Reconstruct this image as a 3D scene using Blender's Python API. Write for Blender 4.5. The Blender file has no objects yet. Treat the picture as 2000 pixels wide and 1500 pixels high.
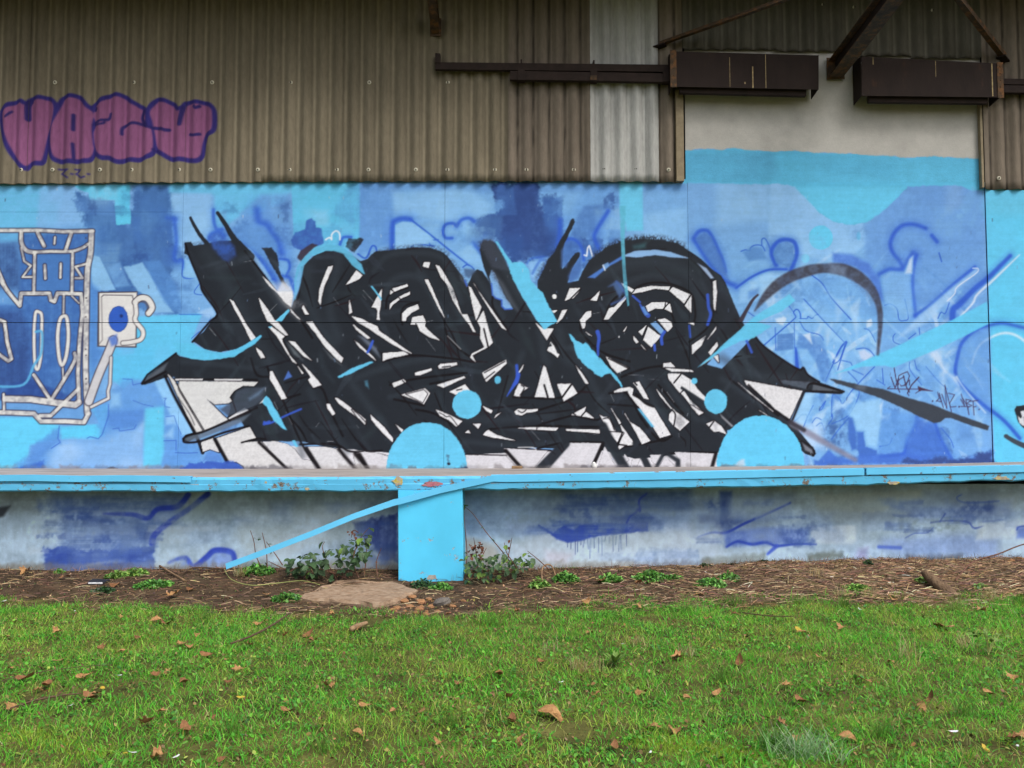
import bpy, math, random
import numpy as np
from mathutils import Vector, Matrix, Euler

random.seed(7)
RNG = np.random.default_rng(7)
scene = bpy.context.scene
COL = scene.collection

# ------------------------------------------------------------------ camera, sky, sun, exposure
DIST, EYE, FPX = 9.57, 1.47, 1664.0
PITCH = math.atan(90.0 / FPX)
cam_data = bpy.data.cameras.new('camera')
cam = bpy.data.objects.new('camera', cam_data)
COL.objects.link(cam)
cam.location = (0, -DIST, EYE)
cam.rotation_euler = (math.pi / 2 + PITCH, 0, 0)
cam_data.sensor_fit = 'HORIZONTAL'
cam_data.angle = 2 * math.atan(1000.0 / FPX)
cam_data.clip_end = 2000
scene.camera = cam

SUN_EL, SUN_AZ = math.radians(52), math.radians(142)      # azimuth measured from +Y towards +X
world = bpy.data.worlds.new('World')
scene.world = world
world.use_nodes = True
wn, wl = world.node_tree.nodes, world.node_tree.links
bg = wn['Background']
sky = wn.new('ShaderNodeTexSky')
sky.sky_type = 'NISHITA'
sky.sun_disc = False
sky.sun_elevation = SUN_EL
sky.sun_rotation = SUN_AZ
sky.dust_density = 4.0
hs = wn.new('ShaderNodeHueSaturation')
hs.inputs['Saturation'].default_value = 0.50               # veiled, overcast sky
wl.new(sky.outputs[0], hs.inputs['Color'])
wl.new(hs.outputs[0], bg.inputs['Color'])
bg.inputs['Strength'].default_value = 0.12

sun_data = bpy.data.lights.new('sun', 'SUN')
sun_data.energy = 1.4
sun_data.angle = math.radians(28)
sun_data.color = (1.0, 0.995, 0.985)
sun = bpy.data.objects.new('sun', sun_data)
COL.objects.link(sun)
sd = Vector((math.sin(SUN_AZ) * math.cos(SUN_EL), math.cos(SUN_AZ) * math.cos(SUN_EL), math.sin(SUN_EL)))
sun.rotation_euler = sd.to_track_quat('Z', 'Y').to_euler()
sun.location = sd * 30

vs = scene.view_settings
vs.view_transform = 'Standard'
vs.look = 'None'
vs.gamma = 1
vs.exposure = 0.84
vs.use_curve_mapping = False
scene.cycles.use_denoising = True
scene.cycles.max_bounces = 5

# ------------------------------------------------------------------ measuring: photograph point -> point on a plane
CT, ST = math.cos(PITCH), math.sin(PITCH)
def ray(x, y):
    u, v = (x - 1000.0) / FPX, (750.0 - y) / FPX
    return u, CT - v * ST, ST + v * CT
def on_y(x, y, Y):
    dx, dy, dz = ray(x, y)
    t = (Y + DIST) / dy
    return Vector((dx * t, Y, EYE + dz * t))
def smooth(a, b, t):
    t = min(1.0, max(0.0, (t - a) / (b - a)))
    return t * t * (3 - 2 * t)
def gz_np(X, Y):
    X = np.asarray(X, float); Y = np.asarray(Y, float)
    s = np.clip((Y + 2.3) / 1.2, 0, 1); s = s * s * (3 - 2 * s)
    r = np.clip((X - 0.3) / 4.5, 0, 1)
    z = s * (0.085 + 0.11 * r)
    z = z + 0.012 * np.sin(1.7 * X + 0.6 * Y) * np.cos(1.3 * Y - 0.4 * X) + 0.006 * np.sin(5.1 * X + 2) * np.sin(4.3 * Y)
    p = np.exp(-(((X + 0.75) / 0.8) ** 2 + ((Y + 1.5) / 0.45) ** 2))
    return z - p * 0.045
def gz(X, Y):
    return float(gz_np(X, Y))
def on_ground(x, y, lift=0.0):
    dx, dy, dz = ray(x, y)
    z = 0.0
    for _ in range(8):
        t = (z - EYE) / dz
        X, Y = dx * t, -DIST + dy * t
        z = gz(X, Y)
    return Vector((X, Y, z + lift))

# ------------------------------------------------------------------ colours
def lin(c):
    c = np.asarray(c, float) / 255.0
    return np.where(c <= 0.04045, c / 12.92, ((c + 0.055) / 1.055) ** 2.4)
WHITE_PHOTO = 1.20        # how bright a perfect white board in this light shows in the photograph
def alb(c):
    v = np.clip(lin(c) / WHITE_PHOTO, 0.004, 0.86)
    return (float(v[0]), float(v[1]), float(v[2]), 1.0)

# ------------------------------------------------------------------ materials (all node based)
def new_mat(name):
    m = bpy.data.materials.new(name)
    m.use_nodes = True
    nt = m.node_tree
    return m, nt.nodes, nt.links, nt.nodes['Principled BSDF']
def _coords(n, l, scale=(1, 1, 1)):
    tc = n.new('ShaderNodeTexCoord')
    mp = n.new('ShaderNodeMapping')
    mp.inputs['Scale'].default_value = scale
    l.new(tc.outputs['Object'], mp.inputs['Vector'])
    return mp.outputs[0]
def _noise(n, l, vec, scale, detail=4.0, rough=0.6):
    t = n.new('ShaderNodeTexNoise')
    t.inputs['Scale'].default_value = scale
    t.inputs['Detail'].default_value = detail
    t.inputs['Roughness'].default_value = rough
    l.new(vec, t.inputs['Vector'])
    return t.outputs['Fac']
def _ramp(n, l, fac, stops):
    r = n.new('ShaderNodeValToRGB')
    e = r.color_ramp.elements
    while len(e) < len(stops):
        e.new(0.5)
    for i, (p, c) in enumerate(stops):
        e[i].position = p
        e[i].color = c if not isinstance(c, (int, float)) else (c, c, c, 1)
    l.new(fac, r.inputs[0])
    return r.outputs[0]
def _mix(n, l, fac, a, b, mode='MIX'):
    m = n.new('ShaderNodeMix')
    m.data_type = 'RGBA'
    m.blend_type = mode
    for sock, v in ((m.inputs[0], fac), (m.inputs[6], a), (m.inputs[7], b)):
        if isinstance(v, (int, float)):
            sock.default_value = v
        elif isinstance(v, tuple):
            sock.default_value = v
        else:
            l.new(v, sock)
    return m.outputs[2]
def _bump(n, l, h, p, strength, dist=0.01):
    b = n.new('ShaderNodeBump')
    b.inputs['Strength'].default_value = strength
    b.inputs['Distance'].default_value = dist
    l.new(h, b.inputs['Height'])
    l.new(b.outputs[0], p.inputs['Normal'])

def mat_attr(name, rough=0.7, nscale=60.0, amp=0.12, bump=0.15, bscale=140.0, stretch=(1, 1, 1), spec=0.35, trans=0.0):
    """paint or pigment carried by the mesh's own colour attribute, with grain and fine relief on top"""
    m, n, l, p = new_mat(name)
    a = n.new('ShaderNodeAttribute')
    a.attribute_name = 'Col'
    v = _coords(n, l, stretch)
    g = _noise(n, l, v, nscale, 3.0, 0.7)
    g2 = _noise(n, l, v, nscale * 0.09, 2.0, 0.55)
    r = _ramp(n, l, g, [(0.3, 1 - amp), (0.7, 1.0)])
    r2 = _ramp(n, l, g2, [(0.3, 1 - amp), (0.7, 1.0)])
    c = _mix(n, l, 1.0, a.outputs['Color'], r, 'MULTIPLY')
    c = _mix(n, l, 1.0, c, r2, 'MULTIPLY')
    l.new(c, p.inputs['Base Color'])
    p.inputs['Roughness'].default_value = rough
    p.inputs['Specular IOR Level'].default_value = spec
    if bump:
        _bump(n, l, _noise(n, l, v, bscale, 2.0, 0.65), p, bump, 0.004)
    if trans:
        t = n.new('ShaderNodeBsdfTranslucent')
        l.new(c, t.inputs['Color'])
        mx = n.new('ShaderNodeMixShader')
        mx.inputs[0].default_value = trans
        l.new(p.outputs[0], mx.inputs[1])
        l.new(t.outputs[0], mx.inputs[2])
        l.new(mx.outputs[0], n['Material Output'].inputs[0])
    return m
def mat_noise(name, stops, scale=6.0, rough=0.8, bump=0.3, bscale=40.0, stretch=(1, 1, 1), metal=0.0, detail=6.0, bdist=0.01, spec=0.3):
    """stops: [(position, sRGB triple), ...] laid over a noise"""
    m, n, l, p = new_mat(name)
    v = _coords(n, l, stretch)
    f = _noise(n, l, v, scale, detail, 0.65)
    l.new(_ramp(n, l, f, [(q, alb(c)) for q, c in stops]), p.inputs['Base Color'])
    p.inputs['Roughness'].default_value = rough
    p.inputs['Metallic'].default_value = metal
    p.inputs['Specular IOR Level'].default_value = spec
    if bump:
        _bump(n, l, _noise(n, l, v, bscale, 6.0, 0.7), p, bump, bdist)
    return m
def mat_chipped(name, paint, under, dark, amount=0.40, scale=9.0, rough=0.55):
    """paint with flaked spots that show what is below, and a little grime"""
    m, n, l, p = new_mat(name)
    v = _coords(n, l)
    big = _noise(n, l, v, scale, 8.0, 0.75)
    fine = _noise(n, l, v, scale * 9, 6.0, 0.8)
    tone = _noise(n, l, v, 2.3, 4.0, 0.6)
    base = _ramp(n, l, tone, [(0.3, alb([q * 0.93 for q in paint])), (0.7, alb(paint))])
    chip = _ramp(n, l, big, [(amount - 0.035, 1.0), (amount, 0.0)])
    dots = _ramp(n, l, fine, [(0.265, 1.0), (0.29, 0.0)])
    u = _ramp(n, l, fine, [(0.35, alb(dark)), (0.6, alb(under))])
    c = _mix(n, l, dots, base, alb(dark))
    c = _mix(n, l, chip, c, u)
    l.new(c, p.inputs['Base Color'])
    p.inputs['Roughness'].default_value = rough
    p.inputs['Specular IOR Level'].default_value = 0.18
    h = _mix(n, l, chip, (1, 1, 1, 1), (0.2, 0.2, 0.2, 1))
    h2 = _mix(n, l, 0.25, h, fine)
    _bump(n, l, h2, p, 0.35, 0.006)
    return m

# ------------------------------------------------------------------ mesh helpers
def tag(o, label=None, cat=None, group=None, kind=None):
    if label: o['label'] = label
    if cat: o['category'] = cat
    if group: o['group'] = group
    if kind: o['kind'] = kind
    return o
def empty(name, loc=(0, 0, 0)):
    o = bpy.data.objects.new(name, None)
    o.empty_display_size = 0.1
    o.location = loc
    COL.objects.link(o)
    return o
def link(name, me, parent=None, keep=True):
    o = bpy.data.objects.new(name, me)
    COL.objects.link(o)
    if parent is not None:
        o.parent = parent
        if keep:                      # geometry is given in world coordinates
            o.matrix_parent_inverse = Matrix.Translation(parent_world(parent)).inverted()
    return o
def parent_world(p):
    v = Vector(p.location)
    while p.parent:
        p = p.parent
        v = v + Vector((0, 0, 0))
    return v
def mesh_np(name, co, quads, mat, parent=None, cols=None, smoothed=False, tris=None):
    me = bpy.data.meshes.new(name)
    co = np.asarray(co, np.float32)
    me.vertices.add(len(co)); me.vertices.foreach_set('co', co.ravel())
    nq = 0 if quads is None else len(quads)
    ntr = 0 if tris is None else len(tris)
    idx = []
    if nq: idx.append(np.asarray(quads, np.int32).ravel())
    if ntr: idx.append(np.asarray(tris, np.int32).ravel())
    idx = np.concatenate(idx)
    me.loops.add(len(idx)); me.loops.foreach_set('vertex_index', idx)
    st = np.concatenate([np.arange(nq) * 4, nq * 4 + np.arange(ntr) * 3]).astype(np.int32)
    me.polygons.add(nq + ntr); me.polygons.foreach_set('loop_start', st)
    me.update(calc_edges=True)
    me.polygons.foreach_set('use_smooth', np.full(nq + ntr, smoothed))
    if cols is not None:
        ca = me.color_attributes.new('Col', 'FLOAT_COLOR', 'POINT')
        c4 = np.ones((len(co), 4), np.float32); c4[:, :3] = cols
        ca.data.foreach_set('color', c4.ravel())
    if mat is not None: me.materials.append(mat)
    return link(name, me, parent)

class MB:
    """collects boxes, prisms and tubes and links them as one mesh"""
    def __init__(s): s.v, s.f = [], []
    def hexa(s, c):                   # 8 corners: bottom 4 (ccw from above), top 4
        b = len(s.v); s.v += [tuple(p) for p in c]
        for q in ((3, 2, 1, 0), (4, 5, 6, 7), (0, 1, 5, 4), (1, 2, 6, 5), (2, 3, 7, 6), (3, 0, 4, 7)):
            s.f.append([b + i for i in q])
        return s
    def box(s, x0, x1, y0, y1, z0, z1):
        return s.hexa([(x0, y0, z0), (x1, y0, z0), (x1, y1, z0), (x0, y1, z0), (x0, y0, z1), (x1, y0, z1), (x1, y1, z1), (x0, y1, z1)])
    def sweep(s, sections):           # list of rings with the same point count
        b = len(s.v); k = len(sections[0])
        for r in sections: s.v += [tuple(p) for p in r]
        for i in range(len(sections) - 1):
            for j in range(k):
                s.f.append([b + i * k + j, b + i * k + (j + 1) % k, b + (i + 1) * k + (j + 1) % k, b + (i + 1) * k + j])
        s.f.append([b + j for j in range(k)][::-1])
        s.f.append([b + (len(sections) - 1) * k + j for j in range(k)])
        return s
    def tube(s, pts, rad, k=6, squash=1.0):
        pts = [Vector(p) for p in pts]
        secs = []
        for i, p in enumerate(pts):
            d = (pts[min(i + 1, len(pts) - 1)] - pts[max(i - 1, 0)]).normalized()
            a = d.cross(Vector((0, 0, 1)))
            if a.length < 1e-3: a = Vector((1, 0, 0))
            a.normalize(); b = d.cross(a)
            r = rad[i] if isinstance(rad, (list, tuple)) else rad
            secs.append([p + a * (r * math.cos(2 * math.pi * j / k)) + b * (r * squash * math.sin(2 * math.pi * j / k)) for j in range(k)])
        return s.sweep(secs)
    def lathe(s, c, prof, axis='z', k=10):   # prof: list of (radius, height)
        secs = []
        for r, h in prof:
            ring = []
            for j in range(k):
                a = 2 * math.pi * j / k
                if axis == 'z': ring.append((c[0] + r * math.cos(a), c[1] + r * math.sin(a), c[2] + h))
                else: ring.append((c[0] + r * math.cos(a), c[1] - h, c[2] + r * math.sin(a)))
            secs.append(ring)
        return s.sweep(secs)
    def build(s, name, mat, parent=None, bevel=0.0, smoothed=False):
        me = bpy.data.meshes.new(name)
        me.from_pydata(s.v, [], s.f)
        me.update()
        import bmesh
        bm = bmesh.new(); bm.from_mesh(me)
        bmesh.ops.recalc_face_normals(bm, faces=bm.faces)
        bm.to_mesh(me); bm.free()
        if smoothed: me.polygons.foreach_set('use_smooth', [True] * len(me.polygons))
        if mat is not None: me.materials.append(mat)
        o = link(name, me, parent)
        if bevel:
            bv = o.modifiers.new('bevel', 'BEVEL'); bv.width = bevel; bv.segments = 2; bv.limit_method = 'ANGLE'
        return o

# ------------------------------------------------------------------ paint: shapes laid down on a board in metres
CROPS = {'p': (0, 0, 1.0), 'A': (350, 410, .2), 'B': (350, 640, .2), 'C': (700, 410, .2), 'D': (700, 640, .2),
         'E': (1050, 410, .2), 'F': (1050, 640, .2), 'G': (1350, 410, .2), 'H': (1350, 640, .2), 'I': (1600, 410, .2),
         'J': (1600, 640, .2), 'K': (0, 410, .2), 'L': (0, 640, .2), 'P': (0, 0, .35), 'Q': (650, 0, .35), 'R': (1300, 0, .35),
         'S': (0, 900, .35), 'T': (650, 900, .35), 'U': (1300, 900, .35)}
def vnoise(h, w, cy, cx, rng):
    gh, gw = int(h / cy) + 3, int(w / cx) + 3
    g = rng.random((gh, gw)).astype(np.float32)
    y = np.arange(h) / cy; x = np.arange(w) / cx
    y0 = y.astype(int); x0 = x.astype(int)
    fy = (y - y0)[:, None]; fx = (x - x0)[None, :]
    fy = fy * fy * (3 - 2 * fy); fx = fx * fx * (3 - 2 * fx)
    a = g[y0][:, x0]; b = g[y0][:, x0 + 1]; c = g[y0 + 1][:, x0]; d = g[y0 + 1][:, x0 + 1]
    return ((a * (1 - fx) + b * fx) * (1 - fy) + (c * (1 - fx) + d * fx) * fy).astype(np.float32)
def catmull(p, closed=False, n=6):
    out = []
    m = len(p)
    for i in range(m if closed else m - 1):
        if closed: a, b, c, d = p[i - 1], p[i], p[(i + 1) % m], p[(i + 2) % m]
        else: a, b, c, d = p[max(i - 1, 0)], p[i], p[i + 1], p[min(i + 2, m - 1)]
        for t in np.arange(n) / n:
            out.append(0.5 * ((2 * b) + (c - a) * t + (2 * a - 5 * b + 4 * c - d) * t * t + (3 * b - a - 3 * c + d) * t ** 3))
    if not closed: out.append(p[-1])
    return np.array(out)
class Board:
    def __init__(s, X0, X1, Z0, Z1, res, Y, base, seed=1):
        s.X0, s.Z0, s.res, s.Y = X0, Z0, res, Y
        s.w, s.h = int((X1 - X0) * res) + 2, int((Z1 - Z0) * res) + 2
        s.a = np.empty((s.h, s.w, 3), np.float32); s.a[:] = np.array(base) / 255.0
        r = np.random.default_rng(seed)
        s.k = res * (DIST + Y) / FPX                  # cells per photograph pixel
        k = s.k
        s.nf = vnoise(s.h, s.w, 1.6, 1.6, r)
        s.nm = vnoise(s.h, s.w, 9 * k, 9 * k, r) * .6 + vnoise(s.h, s.w, 4 * k, 4 * k, r) * .4
        s.nb = vnoise(s.h, s.w, 55 * k, 55 * k, r) * .6 + vnoise(s.h, s.w, 22 * k, 22 * k, r) * .4
        s.sv = vnoise(s.h, s.w, 40 * k, 2.2 * k, r) * .6 + vnoise(s.h, s.w, 70 * k, 7 * k, r) * .4
        s.sh = vnoise(s.h, s.w, 2.2 * k, 40 * k, r) * .6 + vnoise(s.h, s.w, 7 * k, 70 * k, r) * .4
    def P(s, crop, txt):
        x0, y0, sc = CROPS[crop]
        out = []
        for t in txt.split():
            x, y = t.split(',')
            q = on_y(x0 + float(x) * sc, y0 + float(y) * sc, s.Y)
            out.append(((q.x - s.X0) * s.res, (q.z - s.Z0) * s.res))
        return np.array(out)
    def _box(s, p, pad):
        x0 = max(0, int(p[:, 0].min() - pad)); x1 = min(s.w, int(p[:, 0].max() + pad) + 2)
        y0 = max(0, int(p[:, 1].min() - pad)); y1 = min(s.h, int(p[:, 1].max() + pad) + 2)
        return x0, x1, y0, y1
    def _lay(s, x0, x1, y0, y1, al, col):
        c = np.array(col, np.float32) / 255.0
        v = s.a[y0:y1, x0:x1]
        v += (c - v) * al[..., None]
    def _grain(s, al, sl, tex):
        if tex:
            kind, amt = tex
            nn = {'v': s.sv * .3 + s.nm * .4 + s.nb * .3, 'h': s.sh * .4 + s.nm * .35 + s.nb * .25, 'm': s.nm, 'b': s.nb, 'f': s.nf}[kind][sl]
            al = al * np.clip(1 - amt * np.clip((nn - .35) * 2.6, 0, 1), 0, 1)
        return al
    def poly(s, crop, txt, col, soft=.8, op=1.0, rough=0.0, tex=None, curve=False, grow=0.0):
        p = s.P(crop, txt) if isinstance(txt, str) else txt
        if curve: p = catmull(p, True, 6)
        k = s.k
        soft_c = max(soft * k, .55)
        x0, x1, y0, y1 = s._box(p, soft_c * 2 + (rough + abs(grow)) * k + 2)
        if x1 <= x0 or y1 <= y0: return
        gx = np.arange(x0, x1, dtype=np.float32)[None, :]; gy = np.arange(y0, y1, dtype=np.float32)[:, None]
        d2 = np.full((y1 - y0, x1 - x0), 1e9, np.float32); ins = np.zeros(d2.shape, bool)
        n = len(p)
        for i in range(n):
            ax, ay = p[i]; bx, by = p[(i + 1) % n]
            ex, ey = bx - ax, by - ay
            L = ex * ex + ey * ey + 1e-9
            t = np.clip(((gx - ax) * ex + (gy - ay) * ey) / L, 0, 1)
            dx = gx - ax - t * ex; dy = gy - ay - t * ey
            np.minimum(d2, dx * dx + dy * dy, out=d2)
            if ay != by:
                c = ((ay > gy) != (by > gy)) & (gx < ex * (gy - ay) / (by - ay) + ax)
                ins ^= c
        d = np.sqrt(d2); d = np.where(ins, -d, d) - grow * k
        sl = (slice(y0, y1), slice(x0, x1))
        if rough: d = d + (s.nm[sl] - .5) * 2 * rough * k + (s.nf[sl] - .5) * rough * .6 * k
        al = np.clip(.5 - d / (2 * soft_c), 0, 1)
        al = al * al * (3 - 2 * al) * op
        s._lay(x0, x1, y0, y1, s._grain(al, sl, tex), col)
    def line(s, crop, txt, w, col, soft=.8, op=1.0, curve=True, rough=0.0, tex=None, closed=False):
        p = s.P(crop, txt) if isinstance(txt, str) else txt
        if curve and len(p) > 2: p = catmull(p, closed, 6)
        elif closed: p = np.vstack([p, p[:1]])
        if curve and closed: p = np.vstack([p, p[:1]])
        k = s.k
        w = np.atleast_1d(np.array(w, float))
        seg = np.hypot(*(np.diff(p, axis=0).T)); acc = np.concatenate([[0], np.cumsum(seg)]) / max(seg.sum(), 1e-6)
        hw = np.interp(acc, np.linspace(0, 1, len(w)), w) * .5 * k if len(w) > 1 else np.full(len(p), w[0] * .5 * k)
        soft_c = max(soft * k, .55)
        x0, x1, y0, y1 = s._box(p, hw.max() + soft_c * 2 + rough * k + 2)
        if x1 <= x0 or y1 <= y0: return
        gx = np.arange(x0, x1, dtype=np.float32)[None, :]; gy = np.arange(y0, y1, dtype=np.float32)[:, None]
        d = np.full((y1 - y0, x1 - x0), 1e9, np.float32)
        for i in range(len(p) - 1):
            ax, ay = p[i]; bx, by = p[i + 1]
            m = hw[i:i + 2].max() + soft_c * 2 + rough * k + 2
            i0 = max(0, int(min(ax, bx) - m) - x0); i1 = min(x1 - x0, int(max(ax, bx) + m) + 2 - x0)
            j0 = max(0, int(min(ay, by) - m) - y0); j1 = min(y1 - y0, int(max(ay, by) + m) + 2 - y0)
            if i1 <= i0 or j1 <= j0: continue
            ex, ey = bx - ax, by - ay
            L = ex * ex + ey * ey + 1e-9
            X = gx[:, i0:i1]; Yg = gy[j0:j1]
            t = np.clip(((X - ax) * ex + (Yg - ay) * ey) / L, 0, 1)
            q = np.hypot(X - ax - t * ex, Yg - ay - t * ey) - (hw[i] + (hw[i + 1] - hw[i]) * t)
            v = d[j0:j1, i0:i1]
            np.minimum(v, q, out=v)
        sl = (slice(y0, y1), slice(x0, x1))
        if rough: d = d + (s.nm[sl] - .5) * 2 * rough * k
        al = np.clip(.5 - d / (2 * soft_c), 0, 1)
        al = al * al * (3 - 2 * al) * op
        s._lay(x0, x1, y0, y1, s._grain(al, sl, tex), col)
    def disc(s, cx, cy, rx, ry, col, soft=.8, rough=.5, half=False):
        n = 40
        a = np.linspace(0, math.pi if half else 2 * math.pi, n, endpoint=half)
        t = ' '.join('%.1f,%.1f' % (cx + rx * math.cos(q), cy - ry * math.sin(q)) for q in a)
        s.poly('p', t, col, soft, rough=rough * 1.6)
        if rx > 15 and not half: s.poly('p', t, [q * .93 for q in col], 6, .5, rough=6, tex=('b', 1.2), grow=-4)
    def white(s, crop, txt, col=(238, 238, 242), out=(20, 15, 20), grow=2.3, curve=False):
        for part in txt.split(';'):
            s.poly(crop, part, out, .9, .85, grow=grow, curve=curve)
            s.poly(crop, part, col, .55, .99, rough=.6, tex=('f', .08), curve=curve, grow=.5)
    def mottled(s, amt):
        s.a *= (1 + (s.nb - .5)[..., None] * amt + (s.nm - .5)[..., None] * amt * .5)
    def sample(s, X, Z):
        x = np.clip((np.asarray(X) - s.X0) * s.res, 0, s.w - 1.001); y = np.clip((np.asarray(Z) - s.Z0) * s.res, 0, s.h - 1.001)
        x0 = x.astype(int); y0 = y.astype(int); fx = (x - x0)[..., None]; fy = (y - y0)[..., None]
        a = s.a
        c = (a[y0, x0] * (1 - fx) + a[y0, x0 + 1] * fx) * (1 - fy) + (a[y0 + 1, x0] * (1 - fx) + a[y0 + 1, x0 + 1] * fx) * fy
        c = np.clip(c, 0, 1)
        return np.clip(np.where(c <= .04045, c / 12.92, ((c + .055) / 1.055) ** 2.4) / WHITE_PHOTO, .004, .88)

# ------------------------------------------------------------------ the mural (painted boards of the warehouse front)
LB, CY, MB_, DB, LN, SL = (142, 184, 236), (104, 194, 242), (104, 147, 222), (64, 96, 176), (52, 90, 206), (68, 104, 172)
PALE, BLK, INK, CREAM = (172, 205, 242), (36, 41, 49), (17, 13, 17), (226, 225, 222)
NAVY = (52, 74, 140)
mu = Board(-6.6, 6.6, 0.95, 5.45, 122, 0.0, (128, 170, 230), 3)
P, Ln, Wt = mu.poly, mu.line, mu.white

def paint_ground():
    # broad roller patches
    P('p', '-200,340 120,340 118,450 60,470 -200,470', (112, 190, 238), 10, tex=('h', .3))
    P('p', '80,340 172,340 176,450 70,452', (138, 180, 238), 6, tex=('b', .4))
    P('p', '150,378 225,390 250,440 262,372 330,362 345,480 330,560 345,615 250,600 190,560 175,470', SL, 8, .95, rough=8, tex=('v', .25))
    P('p', '262,360 330,360 326,420 265,425', (76, 112, 180), 7, .9, tex=('v', .5))
    P('p', '220,440 330,430 350,520 300,560 245,520', (74, 108, 176), 10, .8, tex=('v', .3))
    P('K', '1115,-250 1270,-250 1275,140 1130,140 1115,-90 880,-95 860,-170 780,-190 730,-240', (102, 198, 240), 1.5, rough=2.5)
    P('K', '700,-100 800,-110 1100,-95 1120,60 870,40 760,10', (88, 124, 196), 4, .8, rough=4, tex=('v', .3))
    P('p', '330,340 570,340 570,378 420,380 330,376', (112, 190, 238), 6, .95)
    P('p', '334,378 412,378 414,470 372,480 362,520 340,500', (150, 190, 240), 5, tex=('b', .3))
    P('p', '418,352 565,352 560,392 500,420 470,418 486,410 432,446 420,440', (112, 192, 240), 5, tex=('h', .25))
    P('p', '470,415 510,380 570,378 572,560 540,590 490,540 460,470', (118, 158, 226), 7, .9, tex=('v', .4))
    P('p', '568,340 703,340 704,470 640,520 574,470', (104, 194, 238), 1.5, tex=('h', .2))
    P('p', '703,340 772,340 770,470 700,500', (108, 148, 222), 4, .9, tex=('v', .4))
    P('p', '765,372 900,360 960,400 930,470 860,430 800,420 770,430', (146, 188, 240), 8, .9, tex=('b', .3))
    P('p', '760,340 1340,340 1340,372 960,378 880,370 770,375', (110, 150, 220), 7, .85, tex=('h', .4))
    P('p', '1140,370 1212,360 1210,520 1140,500 1100,440', (110, 152, 222), 10, .8, tex=('v', .4))
    P('p', '1255,420 1342,405 1342,480 1230,470', (148, 190, 242), 8, .85, tex=('b', .3))
    # dark cloud behind the middle
    P('Q', '900,1020 1140,1020 1160,1130 1190,1190 1270,1210 1275,1330 1240,1420 1090,1450 1010,1480 940,1380 900,1330 800,1320 800,1230 930,1180 950,1140 890,1110', NAVY, 5, .97, rough=7, tex=('m', .2))
    P('Q', '1000,1030 1130,1040 1150,1200 1100,1400 1000,1420 930,1300 960,1150', (52, 74, 140), 12, .8, rough=6)
    P('C', '1090,90 1290,40 1400,60 1380,260 1230,330 1120,320 1010,300 1080,230', (88, 124, 188), 8, .7, tex=('m', .5))
    P('C', '1120,310 1250,220 1310,420 1290,560 1230,500', (70, 100, 180), 6, .8)
    P('Q', '1400,1150 1510,1140 1500,1300 1470,1400 1350,1380 1340,1250', (84, 118, 190), 5, .8, tex=('v', .4))
    P('E', '1250,0 1300,0 1300,10', LB)
    P('E', '0,0 90,40 210,60 220,300 200,470 0,520', NAVY, 8, .6)
    P('E', '240,330 320,280 400,330 440,460 420,600 320,720 280,640', (86, 122, 200), 4, .9, tex=('v', .3))
    P('E', '550,260 600,180 690,20 780,0 780,200 640,360 560,330', (112, 152, 226), 8, .7, tex=('v', .4))
    # right door leaf
    P('p', '1342,345 1508,345 1506,470 1345,470', (128, 168, 228), 5, .95, tex=('v', .3))
    P('p', '1400,352 1506,352 1506,430 1400,440', (150, 190, 240), 14, .8)
    P('p', '1505,345 1640,345 1700,470 1640,520 1580,500 1500,470', (152, 192, 242), 5, .95, tex=('b', .3))
    P('p', '1690,440 1780,350 1922,350 1930,640 1800,640 1740,560 1690,520', (112, 150, 222), 8, .95, tex=('v', .35))
    P('p', '1850,352 1880,352 1880,400 1845,420', (140, 172, 228), 12, .6, tex=('v', .3))
    P('p', '1400,560 1720,520 1730,640 1720,760 1560,900 1500,800 1450,640', (136, 180, 238), 14, .9, tex=('b', .3))
    P('p', '1720,640 1930,560 1935,905 1700,905 1640,800', (122, 164, 232), 14, .8, tex=('b', .3))
    P('G', '1660,660 1900,640 2000,1100 1500,1100 1100,800 1200,650', (120, 165, 232), 10, .6)
    # cyan header over the door and the hanging bowl
    mu.a[:] = mu.a
    P('R', '95,840 230,830 320,836 370,823 480,838 600,845 720,840 830,850 1060,858 1180,868 1250,868 1350,880 1500,870 1600,878 1765,885 1775,1062 1690,1062 1650,1035 1350,1040 1290,1110 1200,1190 1120,1240 1030,1255 930,1235 850,1180 780,1100 720,1040 640,1025 560,1028 95,1020', (98, 188, 232), 1.6, rough=2)
    P('R', '110,850 600,850 640,980 560,1015 110,1015', (92, 170, 216), 10, .75, tex=('b', .5))
    P('R', '800,890 1300,900 1280,1000 850,980', (90, 176, 222), 12, .6, tex=('b', .5))
    P('R', '720,1045 1340,1045 1280,1110 1200,1185 1120,1235 1030,1250 930,1230 850,1175', (108, 200, 243), 4, .8)
    mu.disc(1603, 464, 23.6, 23.6, (106, 200, 243)); mu.disc(1573, 505, 8, 9, (112, 200, 243), 1.2)
    mu.disc(1677, 461, 4, 8, (118, 192, 240), 2)
    # far right board
    P('p', '1922,340 2300,340 2300,930 1942,930', (102, 200, 244), .8, tex=('b', .08))
    P('p', '1922,360 2300,360 2300,430 1924,420', (108, 194, 232), 14, .7)

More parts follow.
